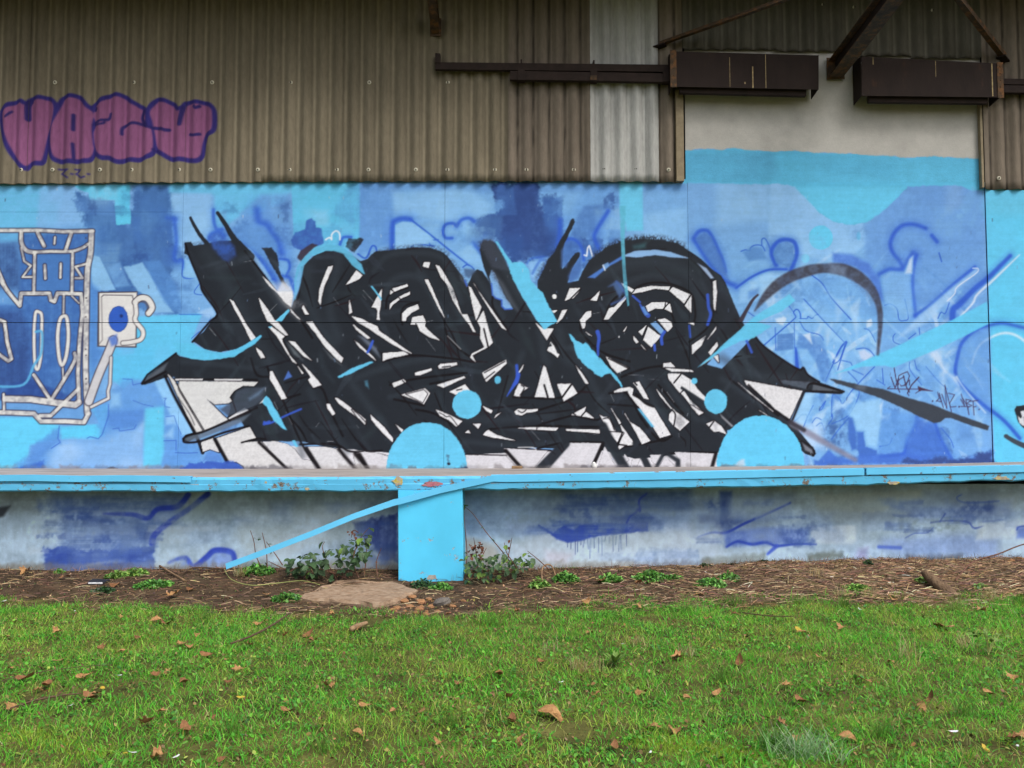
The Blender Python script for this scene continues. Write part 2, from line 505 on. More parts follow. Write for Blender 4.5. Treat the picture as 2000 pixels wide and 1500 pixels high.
def paint_deep_patches():
    r = random.Random(23)
    for x0, x1, y0, y1, n in ((150, 350, 375, 560, 26), (950, 1100, 360, 520, 22), (430, 580, 380, 560, 16), (1130, 1200, 380, 520, 10), (1600, 1900, 760, 900, 16), (200, 470, 740, 905, 14)):
        for k in range(n):
            x, y = r.uniform(x0, x1), r.uniform(y0, y1); w, h = r.uniform(10, 42), r.uniform(14, 60)
            t = '%.0f,%.0f %.0f,%.0f %.0f,%.0f %.0f,%.0f' % (x, y, x + w, y + r.uniform(-6, 6), x + w + r.uniform(-6, 6), y + h, x + r.uniform(-6, 6), y + h)
            P('p', t, r.choice([(52, 80, 150), (64, 96, 172), (46, 70, 138), (84, 122, 200), (74, 110, 190)]), r.choice([3, 6, 10]), r.uniform(.25, .6), rough=r.uniform(2, 6), tex=(r.choice('vmb'), .7))
def paint_left_machine():
    P('p', '-300,470 190,440 190,830 -300,830', (104, 148, 216), 14, .8, tex=('v', .3))
    P('K', '-400,330 180,320 210,800 -20,760 -400,800', (58, 84, 146), 12, .9, tex=('v', .4))
    P('K', '200,230 880,230 840,1900 60,1850 -400,1900 -400,900 190,930', (66, 100, 176), 5, .95, tex=('v', .35))
    P('K', '-400,1000 200,980 300,1200 280,1700 -400,1750', (56, 78, 142), 10, .9, tex=('v', .4))
    P('K', '340,430 700,430 700,800 340,800', (82, 122, 196), 4, .8, tex=('v', .5))
    P('K', '100,1700 300,1650 760,1850 0,1850', (50, 72, 146), 5, .9, tex=('h', .3))
    P('K', '-400,1240 -20,1060 60,1100 -400,1500', (84, 88, 110), 4, .7)
    P('K', '0,230 180,230 170,300 0,310', (110, 176, 232), 6, .8)
    # light wedges right of it
    P('K', '905,440 970,460 1130,780 1020,790 910,780 890,600', (148, 192, 240), 2, .9)
    P('K', '1210,560 1390,510 1450,600 1690,1000 1510,1000 1420,840 1340,790 1280,700', (148, 192, 240), 3, .9, rough=2)
    P('K', '1050,560 1170,510 1270,740 1120,760', (122, 164, 226), 4, .8, tex=('m', .4))
    P('K', '1400,500 1560,490 1720,740 1780,960 1700,990 1600,900', (94, 136, 210), 4, .9, tex=('m', .35))
    P('K', '870,700 960,770 960,1340 1040,1360 900,1600 870,1400', (84, 126, 206), 8, .8)
    # cyan ground of the left boards
    P('p', '270,618 395,612 372,672 352,690 345,700 300,740 262,742 240,760 220,740 215,700 262,690 266,640', CY, 3, 1, tex=('b', .15))
    P('p', '212,680 300,680 300,745 215,745', (98, 188, 238), 6, .9, tex=('b', .3))
    P('p', '-300,812 70,815 120,833 118,855 60,870 48,920 -300,920', (104, 202, 246), 5, 1)
    P('p', '118,834 195,828 178,795 212,788 212,820 203,850 190,858 120,858', (100, 200, 246), 2.5, 1)
    # cloudy forms under the bracket
    P('L', '900,760 1080,640 1200,500 1500,520 1620,700 1700,900 1800,1050 1960,1160 2000,1390 80,1390 380,1190 600,1090 980,1080', (104, 148, 224), 8, .95, rough=3, tex=('b', .25))
    P('L', '450,1390 480,1240 560,1110 900,1090 960,1110 1180,1000 1320,990 1400,840 1430,850 1420,1380', (164, 196, 242), 12, .9, rough=4, tex=('b', .45))
    P('L', '1050,830 1420,790 1420,900 1320,980 1180,1000 1040,960', (92, 132, 214), 7, .85)
    P('L', '1080,640 1170,640 1180,760 1070,780', (150, 192, 240), 8, .8)
    P('L', '1420,790 1600,770 1600,1200 1570,1340 1400,1360 1410,1000', (104, 200, 240), 5, .98)
    P('L', '1500,500 1590,480 1900,1030 1780,1050 1640,800', (150, 196, 246), 4, .95)
    P('L', '80,1390 250,1350 430,1290 440,1380', (66, 100, 200), 4, .85, rough=2)
    P('L', '300,1160 580,970 590,1130 450,1200 400,1280 280,1350', (96, 138, 218), 6, .8, rough=3)
    P('L', '1620,870 1710,860 1710,940 1620,950; '.replace('; ', ''), (158, 198, 244), 5, .8)
    P('L', '1600,1060 1700,960 1690,1080', (158, 198, 244), 6, .8)
    for t, w in (('1200,500 1290,505 1300,560 1380,540', 1.6), ('1060,750 1060,860 1030,950 1000,1040 960,1085 880,1065 850,1080', 1.8),
                 ('1100,990 1160,980 1170,1010 1310,990 1330,950', 1.6), ('580,960 565,1080 590,1120 500,1180', 1.8),
                 ('1300,710 1400,750 1500,770', 1.4), ('1600,690 1625,690 1610,710 1610,770 1660,780', 1.5), ('1620,870 1700,860 1730,950 1770,1040', 1.4),
                 ('1600,1105 1720,1100 1720,1200', 1.6), ('1710,1220 1830,1225 1930,1220', 1.6)):
        Ln('L', t, w, (66, 98, 200), .8, .85, curve=False)
    # frame of tubes in cream with dark edges
    T = [('K', '-60,200 360,198 640,212 905,205', 8, False), ('K', '893,215 882,420 850,620 842,1100 836,1500 842,1750 852,1980', 12, True),
         ('K', '205,220 208,320 255,395 340,415', 9, True), ('K', '330,412 500,405 690,405 800,372 855,335', 7, True),
         ('K', '365,222 430,352', 8, False), ('K', '695,225 640,392', 8, False), ('K', '535,265 530,330', 5, False),
         ('K', '338,425 328,815', 7, False), ('K', '708,425 700,800', 7, False),
         ('K', '205,370 235,500 300,545 218,655 310,655', 5, False), ('K', '845,525 735,555 805,665 735,665', 5.5, False),
         ('K', '435,540 442,670', 6.5, False), ('K', '592,525 588,660', 6, False),
         ('K', '-40,620 70,790 192,935 205,815 480,815 495,880 530,895 560,812 790,820 805,1000 775,1300 762,1600 772,1870', 8.5, False),
         ('K', '-40,530 60,760 150,890', 5, False), ('K', '622,825 618,1030', 5, False),
         ('K', '700,840 770,910', 3.5, False),
         ('K', '0,1075 45,1095 70,1290 112,1455 80,1475 -30,1395', 8, False), ('K', '330,1610 480,1835', 7.5, False),
         ('K', '728,1400 718,1500 505,1850', 8, True), ('K', '612,1530 618,1650', 4, False),
         ('K', '50,1845 300,1850 560,1885 735,1905 770,1880', 14, False), ('K', '-60,1975 330,1988 400,2065 640,2065 820,2075 865,1990', 10, False),
         ('K', '770,1745 620,1890 495,2010 390,2010', 8, False), ('K', '35,1800 40,1950', 6, False)]
    for c, t, w, cv in T:
        Ln(c, t, w * .86 + 3.4, (56, 50, 66), 1.3, .9, curve=cv)
    for c, t, w, cv in T:
        Ln(c, t, w * .86 - .4, CREAM, .8, .97, curve=cv, tex=('m', .35))
    for t, w in (('345,1010 375,995 405,1030 408,1200 400,1420 370,1555 340,1490 333,1200', 5.5), ('610,1040 650,1055 668,1220 648,1420 608,1515 578,1440 563,1250 580,1090', 6.5)):
        Ln('K', t, w + 3.2, (74, 66, 84), 1.2, .8, closed=True)
        Ln('K', t, w, CREAM, .9, .97, closed=True)
    Ln('K', '-40,1725 230,1705 330,1520 400,1400 410,1200 350,1190', 5, (98, 172, 226), 1.5, .9)
    for y in (275, 345, 860, 1045, 1360, 1420, 1650, 1700):
        mu.disc(0 + (835 + (y % 7)) * .2, 410 + y * .2, 1.6, 1.2, (70, 60, 66))
    # little flag with a blue spot
    P('K', '955,800 1342,795 1334,1345 950,1335', (70, 62, 72), 1.2)
    P('K', '968,812 1334,806 1322,1332 968,1325', (230, 228, 226), 1, tex=('h', .12))
    Ln('K', '990,850 1010,830 1290,835 1300,870', 2.2, (90, 84, 92), 1, .8, curve=False)
    Ln('K', '990,860 1000,1270 960,1320', 2.0, (110, 104, 108), 1.2, .7, curve=False)
    for c, w in (((78, 70, 78), 15), ((226, 224, 222), 11)):
        Ln('K', '1320,900 1370,860 1440,870 1485,950 1450,1010', w * .95, c, 1, curve=True)
        Ln('K', '1320,900 1330,1010 1320,1080 1395,1180 1380,1260 1290,1290 1200,1300', w * .7, c, 1, curve=True)
    Ln('K', '1350,900 1410,905 1440,960 1420,990', 2, (86, 78, 84), 1, .8)
    mu.disc(231, 623, 19, 25.5, (40, 66, 140)); mu.disc(231, 623, 17.8, 24.3, (56, 92, 196))
    mu.disc(237, 617, 3, 3, (36, 50, 110), 2)
    for c, w in (((78, 72, 84), 19), ((206, 205, 210), 15)):
        Ln('K', '1105,1270 1060,1390 960,1620 868,1870', w, c, 1.2, curve=True)
    for c, w in (((78, 72, 84), 8), ((214, 213, 214), 5)):
        Ln('K', '1085,1440 1075,1700 1055,1770 1060,1840 890,1925', w, c, 1, curve=False)
    P('K', '1060,1250 1140,1215 1150,1310 1090,1330', (96, 116, 206), 4, .9)

def paint_blue_details():
    # lines of deep blue left of the letters
    for c, t, w, so, op in (('A', '0,480 40,500 30,640 90,670 170,660', 2.4, 1.2, .9), ('A', '200,720 150,790 160,820 220,830', 1.8, 1, .8),
        ('A', '0,1020 180,1022 290,1022 305,1060 250,1160', 1.6, 1, .8), ('A', '120,1255 160,1220 200,1190 215,1230', 1.6, 1, .85),
        ('A', '335,0 340,110 365,185 420,190', 5, 4, .8), ('A', '290,290 310,240 380,215 440,250', 6, 5, .8),
        ('A', '760,0 780,110 860,150 900,230 960,310 1000,420', 10, 9, .8), ('A', '640,330 760,430 880,600 1000,760', 7, 6, .75),
        ('A', '980,480 1060,490 1080,560 1040,640', 3.5, 2, .8), ('A', '890,690 920,675 950,700 960,760', 3.5, 1.5, .85), ('A', '1020,640 1080,670 1120,790', 5, 3, .85),
        ('A', '1570,340 1600,270 1680,265', 4, 2, .85), ('A', '1740,430 1830,470 1880,360 1915,355 1925,400', 2.2, 1.2, .85),
        ('K', '1700,80 1720,300 1705,480 1780,500 1800,560', 6, 5, .75), ('K', '1630,75 1720,90', 5, 5, .6),
        ('C', '330,390 335,150 370,100 450,85 510,95', 8, 5, .9), ('C', '500,85 700,240 900,400 1080,540', 3.2, 1.6, .95),
        ('C', '515,360 560,335 680,345 730,355', 2.4, 1, .9), ('C', '690,300 700,340 740,350', 2.4, 1.2, .8), ('C', '0,430 70,470 130,355 170,365 180,400', 2.6, 1.4, .85),
        ('C', '960,160 920,130 850,145 825,210 850,270 915,275', 4.5, 2.5, .9), ('C', '970,140 1010,95 1080,80 1130,110', 5, 3.5, .85), ('C', '690,300 780,290', 2.4, 1.2, .8),
        ('C', '1020,560 1060,535 1100,550 1130,580', 2.6, 1, .9), ('C', '1330,560 1280,640 1290,700', 2.2, 1.5, .7),
        ('C', '1120,330 1200,420 1290,540', 6, 5, .7), ('C', '1650,520 1700,470 1850,460', 3, 3, .7),
        ('E', '220,100 215,250 180,420', 7, 5, .85), ('E', '250,300 330,280 400,320 440,400 450,490', 4.5, 3, .85), ('E', '690,10 580,190 555,270 600,380', 6, 4, .9),
        ('E', '0,540 30,490 60,490 80,520', 5, 2, .8),
        ('G', '30,270 70,215 130,200 190,240 300,480 330,600', 6, 3.5, .92), ('G', '30,290 180,520 330,690 430,740', 7, 5, .92),
        ('G', '485,405 530,390 570,400 580,370 620,345 690,350 720,400', 2.2, 1, .9), ('G', '690,340 690,290 720,280 760,350 820,520', 2.2, 1.1, .9),
        ('G', '830,540 790,450 790,380 850,310 920,290 1000,310 1030,390 1020,470 970,590', 6.5, 3, .95), ('G', '440,760 600,650 760,585 930,580', 3.6, 1.8, .95),
        ('G', '1180,640 1280,720 1370,860 1560,1070', 2.4, 1.1, .9), ('G', '1100,870 1300,1090 1500,1300', 1.9, .9, .85), ('G', '700,1330 850,1200 1000,1070 1020,1040 1000,1000 1030,970 1060,1000 1070,1060', 2.4, 1, .9),
        ('G', '1060,1060 1130,1060 1140,1040 1180,1060 1210,1030 1240,1020', 1.8, .8, .85), ('G', '560,1000 620,1040 650,1040', 2, 1.2, .8), ('G', '1060,1090 1120,1180 1250,1220 1290,1270', 1.8, .9, .85),
        ('G', '1610,1360 1680,1350 1740,1370 1790,1430', 2, 1, .85), ('G', '930,900 1000,1000', 1.6, .9, .8), ('G', '1380,1490 1460,1340 1510,1285 1500,1320 1450,1460 1400,1500', 2.0, .9, .9),
        ('G', '1690,1160 1740,1180 1800,1290', 1.6, 1, .7), ('G', '820,1150 825,1370', 1.8, 1, .8), ('G', '1020,1350 1035,1560 1035,1630', (3, 8), 1.2, .95), ('G', '1005,1090 1010,1350', 1.6, 1, .7),
        ('I', '820,570 780,500 720,420 695,330 730,230 800,160 880,140 960,150 1040,180', 6, 4, .92), ('I', '1100,250 1150,310', 6, 3, .9), ('I', '1170,420 1195,505', 2.5, 1.3, .9),
        ('I', '590,630 680,580 820,580 880,480 920,420', 7, 5, .85), ('I', '950,440 915,560 905,700 920,900 940,1040', 6, 4, .9), ('I', '945,1030 1100,920 1300,740 1520,560', 5.5, 3, .92),
        ('I', '1300,1060 1310,970 1370,920 1530,760 1640,670 1860,450', (10, 6), 3, .92), ('I', '640,930 700,920 760,970 780,1070 830,1080 870,1050 835,870', 1.8, .9, .85), ('I', '1160,1060 1190,1000 1230,1010 1270,905', 1.8, .9, .85),
        ('I', '1540,1160 1400,1290 1350,1440 1330,1600 1400,1720 1600,1900 1800,2060 1950,2230', 5.5, 3, .92), ('I', '1540,1160 1650,1130 1800,1110 2050,1170', 5, 4, .85), ('I', '870,1260 940,1205', 2, 1, .8),
        ('I', '800,1320 730,1290 720,1240 740,1210', 1.8, 1, .8), ('I', '975,1150 980,1230', 1.8, 1, .8),
        ('J', '60,520 200,220 270,140 240,220 180,410', 2, .9, .85), ('J', '0,800 60,720', 2, 1, .8), ('J', '120,870 130,660 200,700 230,740 330,600 540,380', 2, 1, .85), ('J', '330,600 390,640 290,850 120,940', 1.8, 1, .7),
        ('J', '90,940 130,880 120,820 160,780', 1.8, 1, .8), ('J', '290,880 200,980 120,1090', 2.2, 1.4, .7),
        ('J', '220,320 300,340 320,370', 1.8, .9, .8), ('J', '280,430 350,500 370,530', 1.8, .9, .8), ('J', '320,410 430,460', 1.8, .9, .8), ('J', '560,510 640,560', 1.8, .9, .8), ('J', '615,400 625,540', 1.8, .9, .8),
        ('J', '880,340 890,420 1000,560', 1.8, 1, .7), ('J', '930,320 950,400 980,420', 1.8, 1, .7), ('J', '1040,380 1160,520 1250,600', 1.6, 1, .6), ('J', '1190,980 1280,1090 1310,1170', 1.8, 1, .75),
        ('J', '590,1160 680,1140 710,1080', 2.2, 1.4, .8), ('J', '950,880 930,980 860,1080 840,1200 800,1240 600,1260', 6, 3, .9), ('J', '1130,940 1180,1080 1300,1300', 5, 4, .85),
        ('H', '1000,920 1050,880 1080,850 1130,860 1100,960', 1.6, .9, .8), ('H', '1190,760 1140,860 1060,1060', 1.5, .9, .8), ('H', '1180,930 1220,880 1270,900', 1.5, .9, .8), ('H', '1220,960 1270,930 1300,1000', 1.5, .9, .8), ('H', '1310,720 1280,790 1250,810', 1.5, .9, .8)):
        wd = np.atleast_1d(np.array(w, float)); big_ = wd.max() >= 3.5
        if big_: Ln(c, t, wd * 2.6, (80, 114, 216), so * 3.2, op * .55)
        Ln(c, t, wd * (1.2 if big_ else 1.05), LN, so * (1.0 if big_ else .9), op)
    # fills of the right side forms
    P('G', '830,520 800,430 850,330 930,310 1000,350 1010,470 960,560', (92, 130, 200), 3, .9, tex=('m', .3))
    P('G', '40,280 130,215 195,260 320,520 370,690 200,540', (82, 116, 196), 4, .9, tex=('m', .2))
    P('G', '500,410 600,360 690,370 740,480 560,500', (96, 136, 208), 4, .85)
    P('G', '1380,420 1560,430 1740,520 1850,700 1880,900 1830,860 1740,680 1600,560 1380,520', (84, 116, 214), 6, .9, tex=('m', .15))
    P('G', '480,770 620,670 780,610 920,610 840,690 720,820 600,900 470,900', (164, 202, 244), 6, .75, tex=('v', .5))
    P('G', '560,800 660,760 660,830 560,870', (88, 126, 208), 6, .7)
    P('G', '840,1215 1000,1200 1000,1360 835,1380', (88, 124, 200), 2, .9, tex=('h', .4))
    P('G', '1050,1210 1280,1240 1290,1290 1350,1480 1360,1620 1320,1700 1260,1660 1220,1500 1130,1360 1020,1350', (94, 132, 210), 4, .9, tex=('m', .3))
    P('G', '1090,1220 1160,1200 1180,1310', (214, 228, 246), 3, .85)
    P('G', '820,1060 900,1045 930,1060 900,1130 830,1100', (206, 226, 246), 3, .9, rough=2)
    P('G', '1720,1080 1760,1070 1760,1130 1720,1150', (206, 226, 246), 3, .9, rough=3)
    P('G', '1630,1380 1690,1360 1770,1420 1700,1480 1650,1450', (196, 210, 240), 4, .9)
    P('G', '1100,900 1500,1300 1400,1280 1080,930', (164, 202, 244), 4, .6); P('G', '1490,1150 1560,1290 1660,1480 1600,1400', (168, 206, 244), 5, .7)
    P('G', '1240,700 1340,800 1700,1100 1600,1080 1300,800', (164, 202, 244), 6, .5)
    P('I', '600,640 690,600 820,600 900,470 915,560 900,700 930,1000 870,1040 760,980 640,920', (140, 182, 238), 5, .7, tex=('v', .3))
    P('I', '880,480 915,450 905,620 840,620', (220, 232, 248), 4, .7)
    P('I', '970,1030 1300,750 1540,570 1540,600 1330,800 1260,890 1060,1100 900,1180 760,1260', (168, 200, 244), 5, .75)
    Ln('I', '1500,570 1550,575 1530,620 1350,750 1320,820 1250,890', 2.2, (222, 230, 246), 1.4, .85)
    Ln('I', '1380,1040 1500,910 1540,830 1700,680 1950,440', (3, 4, 5, 4, 2), (220, 232, 246), 2.2, .85)
    Ln('I', '1490,1500 1530,1380 1600,1290 1760,1210 1900,1220 2050,1320', (3, 4, 5), (226, 236, 248), 3, .85)
    P('I', '590,600 690,560 800,550 780,500 700,430', (110, 150, 222), 5, .4)
    P('J', '1060,250 1150,220 1180,240 1230,430 1340,480 1360,560 1330,540 1200,400', (204, 222, 246), 6, .8, rough=2)
    P('J', '1380,200 1500,60 1660,20 1670,780 1500,640 1380,500 1350,380', (106, 148, 224), 8, .6)
    Ln('J', '1340,480 1420,600 1620,830', 3, (216, 230, 248), 2, .7)
    P('J', '280,880 320,870 360,980 370,1180 320,1200 280,1080', (70, 104, 196), 4, .92, rough=1)
    P('J', '370,1020 430,1015 450,1160 560,1200 560,1260 400,1270 370,1180', (70, 104, 198), 3, .92, rough=1)
    P('J', '350,740 600,690 620,860 560,1170 460,1150 440,1010 360,1000 330,880 280,850', (156, 200, 244), 5, .9)
    P('J', '600,860 700,840 680,890 610,900 590,760 620,720', (208, 226, 246), 4, .75)
    P('J', '620,780 1000,880 930,1000 820,1200 600,1240 590,1000', (104, 148, 226), 6, .75, tex=('m', .2))
    P('J', '960,880 1110,930 1180,1080 1290,1290 850,1300 840,1180 880,1070', (72, 108, 208), 8, .85)
    P('J', '600,1240 860,1230 1320,1300 1690,1200 1690,1320 0,1345 60,1280', (72, 106, 208), 6, .85, rough=3)
    P('J', '820,1290 880,1280 1000,1310 1180,1250 1300,1290 1500,1270 1560,1220 1690,1210 1690,1330 800,1330', (58, 72, 132), 5, .85, rough=4)
    P('H', '1240,1300 1340,1195 1420,1260 1420,1345 1200,1340 1200,1290', (74, 108, 206), 3, .9)
    P('H', '1380,650 1470,650 1440,720 1370,800', (92, 130, 212), 3, .8); P('H', '1330,220 1400,260 1430,330 1380,300', (208, 226, 246), 3, .7, rough=3)
    P('H', '1080,650 1200,640 1140,900 1040,1000 1010,920', (164, 206, 246), 6, .7); P('H', '1030,1050 1300,930 1290,1180 1150,1160', (190, 214, 246), 10, .7)
    P('H', '1370,830 1560,720 1600,640 1560,640 1480,740 1400,700', (184, 212, 246), 4, .7)
    # forms around the first letter
    P('A', '1090,300 1130,220 1230,190 1240,100 1290,80 1330,110 1335,170 1390,180 1415,330 1200,400 1120,370', (66, 96, 184), 2, .97, rough=1, tex=('m', .15))
    P('A', '470,200 560,150 700,130 820,160 900,240 960,330 960,430 880,500 720,400 620,330 540,240', (104, 144, 218), 6, .85, tex=('b', .3))
    P('A', '620,340 700,390 830,560 950,760 900,740 760,540', (160, 196, 242), 3, .7)
    P('A', '60,470 100,500 190,680 90,660 40,640 50,540', (146, 192, 240), 4, .9)
    P('A', '980,490 1050,510 1060,580 1030,640 980,600', (128, 172, 232), 3, .8)
    P('A', '180,1000 260,970 320,950 350,1020 300,1060', (170, 200, 244), 4, .8)
    P('C', '360,150 430,115 520,120 700,250 740,310 660,330 540,345 480,365 360,380', (150, 192, 242), 2.5, .95)
    P('C', '1110,330 1200,480 1290,560 1280,660 1180,560 1080,520 960,420', (150, 192, 242), 6, .8, tex=('m', .3))
    P('C', '1660,510 1860,460 1830,520 1720,690 1680,640', (146, 186, 240), 4, .85); Ln('C', '1700,620 1770,500 1820,490', 5, (84, 118, 210), 2.5, .8)
    Ln('A', '1430,290 1470,270 1490,290 1490,240 1530,205 1565,230 1570,290', 3, (236, 240, 248), 1.2, .95); Ln('E', '455,440 480,450 490,370 505,350 520,400 535,450', 3, (236, 240, 250), 1, .95, curve=False)

def paint_letters():
    # main black bodies on their white ground
    P('p', '440,862 500,868 760,880 1000,880 1404,878 1402,920 476,920', (222, 221, 228), 1.2)
    P('p', '360,496 361,474 373,472 378,480 398,477 430,470 470,470 488,496 516,538 540,572 569,600 577,580 586,562 594,518 612,500 636,490 662,490 690,500 704,510 718,506 726,497 734,491 760,489 790,485 812,483 840,484 862,491 874,500 886,516 902,538 912,560 918,548 923,533 932,526 942,530 958,552 964,570 960,560 950,536 944,520 937,488 942,472 958,470 968,476 996,530 1012,566 1048,626 1050,548 1060,530 1070,506 1086,490 1116,430 1124,432 1102,476 1098,526 1124,494 1132,500 1110,538 1108,552 1130,548 1138,530 1150,510 1170,494 1190,480 1220,470 1260,466 1300,470 1326,476 1346,490 1370,506 1390,526 1408,538 1416,550 1430,584 1446,622 1456,640 1420,668 1400,690 1380,712 1410,720 1440,690 1472,656 1494,678 1538,710 1560,722 1568,718 1576,730 1600,746 1640,760 1648,766 1640,770 1600,768 1568,764 1542,818 1555,835 1592,880 1590,892 1572,886 1540,860 1500,830 1420,840 1412,880 1398,886 1340,884 1290,892 1240,896 1180,880 1040,874 1000,884 920,888 760,884 700,880 690,878 640,874 590,862 520,862 474,864 490,856 470,820 430,826 390,850 366,864 358,860 362,850 400,838 440,826 450,800 446,760 470,748 500,745 350,742 338,736 322,738 282,752 278,748 290,734 344,689 352,696 400,704 420,702 460,690 500,668 470,680 430,688 400,682 376,666 398,648 412,628 424,612 410,586 394,568 392,552 382,530 370,500', BLK, .9, rough=.6)
    # head strokes
    Ln('A', '110,80 200,240 330,400 520,640', (6, 8, 10, 14), BLK, 1, 1, rough=.6)
    Ln('A', '375,30 450,140 540,290 680,460', (7, 9, 14, 22), BLK, 1, 1, rough=.6)
    P('A', '810,375 900,365 960,440 970,560 1020,680 1090,800 1040,770 940,600 880,500', BLK, 1.4, .95, rough=1.6)
    P('A', '1150,470 1180,400 1300,325 1350,345 1270,410 1190,500', (62, 54, 70), 1.6, .95, rough=1)
    P('A', '1620,360 1650,280 1780,275 1800,290 1710,420', BLK, 1.4, .92, rough=2, tex=('m', .3))
    P('C', '1180,350 1220,290 1310,300 1400,420 1480,600 1300,560', (60, 66, 80), 3, .95, rough=2)
    Ln('E', '345,100 300,200 220,360 150,560', (7, 9, 14, 20), BLK, 1.2, .95, rough=1)
    Ln('E', '395,430 330,540 250,720', (7, 9, 16), BLK, 1.2, .95, rough=1)
    # blue showing through between the strokes
    P('A', '285,260 350,225 430,235 540,360 550,440 470,500 420,480 330,380', (62, 92, 190), 5, .85, tex=('m', .4))
    P('A', '420,440 500,420 560,450 480,520', (50, 64, 110), 6, .7)
    P('C', '1300,590 1330,620 1440,860 1510,965 1430,970 1400,940 1400,880 1340,860 1310,830 1300,720 1280,660', (136, 174, 232), 1.2, .95, rough=1.5)
    Ln('C', '1300,720 1310,830 1340,860 1400,880 1400,940 1430,970 1500,965', 3, (70, 100, 212), 1.4, .9, curve=False)
    P('E', '300,650 340,560 420,480 440,560 400,670 310,710', (78, 108, 180), 5, .85)
    P('E', '230,400 270,330 330,420 280,560 230,560', (80, 112, 186), 4, .8)
    P('C', '1030,575 1130,580 1150,600 1080,670 1040,640', (70, 92, 130), 3, .8)
    # soft black overspray at the letters' upper edges
    for t in ('C 130,440 250,400 450,372 600,362 760,380 860,430', 'C 900,500 980,600 1060,740', 'E 560,430 760,320 1000,270 1250,280 1420,340', 'A 70,330 130,350 240,330', 'C 1190,330 1290,560 1440,830', 'E 0,660 80,520 190,380'):
        c_, q_ = t.split(' ', 1)
        Ln(c_, q_, 9, BLK, 6, .5, tex=('f', .8))
    # dry brush over the big arch
    P('E', '480,500 620,390 780,300 950,255 1150,260 1370,310 1480,390 1300,350 1100,320 900,330 700,400', BLK, 4, .75, rough=2, tex=('f', .9))
    # dark inner strokes and worn paler passages
    for c, t, w in (('A', '260,420 420,640 560,900 700,1200 860,1480', 26), ('A', '700,460 860,760 1000,960', 10), ('A', '1260,560 1250,800 1330,1060 1500,1300', 20), ('A', '1560,500 1500,760 1470,1000 1560,1250', 16),
                    ('C', '150,600 300,440 600,420 800,460 900,620 1000,900', 10), ('C', '260,900 320,700 500,640 640,680', 12), ('C', '600,600 760,900 900,1200 1040,1390', 14), ('C', '1140,640 1260,820 1420,1050', 12), ('C', '1340,360 1500,720 1700,1040', 12),
                    ('E', '600,620 900,520 1250,520 1480,640 1580,860 1600,1100 1480,1280', 22), ('E', '700,900 900,700 1150,640 1380,720', 10), ('E', '1600,700 1680,900 1650,1080', 8), ('E', '30,1150 60,1400 90,1500', 14), ('E', '220,1180 240,1400 330,1490', 16),
                    ('D', '0,480 300,380 700,300 1100,330', 12), ('D', '300,680 700,580 1100,430', 8), ('D', '1600,250 1500,500 1350,800', 12), ('D', '1000,880 1400,900 1900,860', 14), ('D', '200,880 320,1100', 12), ('D', '1050,1110 1500,1150 2000,1120', 10),
                    ('B', '880,330 1000,640 1150,1000 1200,1250', 16), ('B', '1280,620 1450,940 1640,1200', 14), ('B', '1600,400 1800,700 2000,950', 14), ('B', '20,330 400,360 740,400', 10), ('F', '350,200 560,600 700,900', 14), ('F', '1000,480 1150,760 1280,1010', 12), ('F', '1250,520 1420,760 1560,900', 10), ('F', '1500,600 1800,940', 12), ('F', '600,860 760,1200 820,1320', 16),
                    ('H', '300,300 600,460 1000,500', 16), ('H', '300,500 700,760 960,920', 12), ('H', '120,900 330,1050', 10)):
        Ln(c, t, w, (54, 63, 73), w * .6, .5)
    for c, t in (('A', '60,330 100,460 200,700 230,800 370,1010 300,1090 130,1290'), ('A', '830,640 960,810 1180,1070 1300,1250'), ('A', '1200,560 1180,760 1160,860'), ('A', '640,400 830,640'),
                 ('C', '430,1120 420,1000 470,930 590,900'), ('C', '270,960 300,830 480,760'), ('C', '840,1070 870,1230 1000,1370 1100,1440'), ('C', '1310,850 1320,960 1460,1180'),
                 ('E', '880,830 1000,740 1150,710 1320,730 1500,820 1540,1000 1530,1090'), ('E', '640,1080 720,900 850,790'), ('E', '1060,1010 1160,950 1290,990 1340,1100'), ('E', '1480,1290 1650,1160 1720,1000 1700,700 1480,470'), ('E', '420,1090 430,1190 560,1340 700,1420 900,1480'),
                 ('D', '240,330 500,270 900,300 1140,340'), ('D', '310,560 560,500 1060,440'), ('D', '700,550 900,510'), ('D', '350,700 640,760'), ('D', '1280,990 1560,970 1980,960'), ('D', '1000,1240 1440,1250'), ('D', '1480,1180 1880,1200'), ('D', '1510,680 1920,690'), ('D', '560,800 740,840 960,970'),
                 ('B', '0,500 200,505 760,510'), ('B', '860,380 900,480 1010,700 1180,1100 1300,1300'), ('B', '700,300 760,460 880,480'), ('B', '1040,90 1010,110 1080,260 1220,440'), ('B', '1310,590 1400,600 1490,840 1600,1060'), ('B', '1010,700 1180,650'), ('B', '1180,1140 1520,1140 1680,1210 1980,1200'),
                 ('F', '0,690 160,690 380,650 480,560'), ('F', '0,810 340,700'), ('F', '330,850 560,900 620,880'), ('F', '0,960 600,970'), ('F', '0,1180 280,1120 640,1120'), ('F', '820,480 1040,400 1240,370'), ('F', '700,640 880,650 1010,880 1190,1100 1310,1060'), ('F', '1180,560 1420,840'), ('F', '850,1160 1000,1140 1250,1090'), ('F', '1240,1230 1740,1220'),
                 ('H', '620,80 720,190 950,350 1060,410 1095,390 1140,460 1250,530'), ('H', '860,510 1180,540 1490,625'), ('H', '500,520 640,680 980,930'), ('H', '380,500 560,650 850,860'), ('H', '0,1215 240,1225')):
        Ln(c, t, 3.8, INK, 1.3, .9)
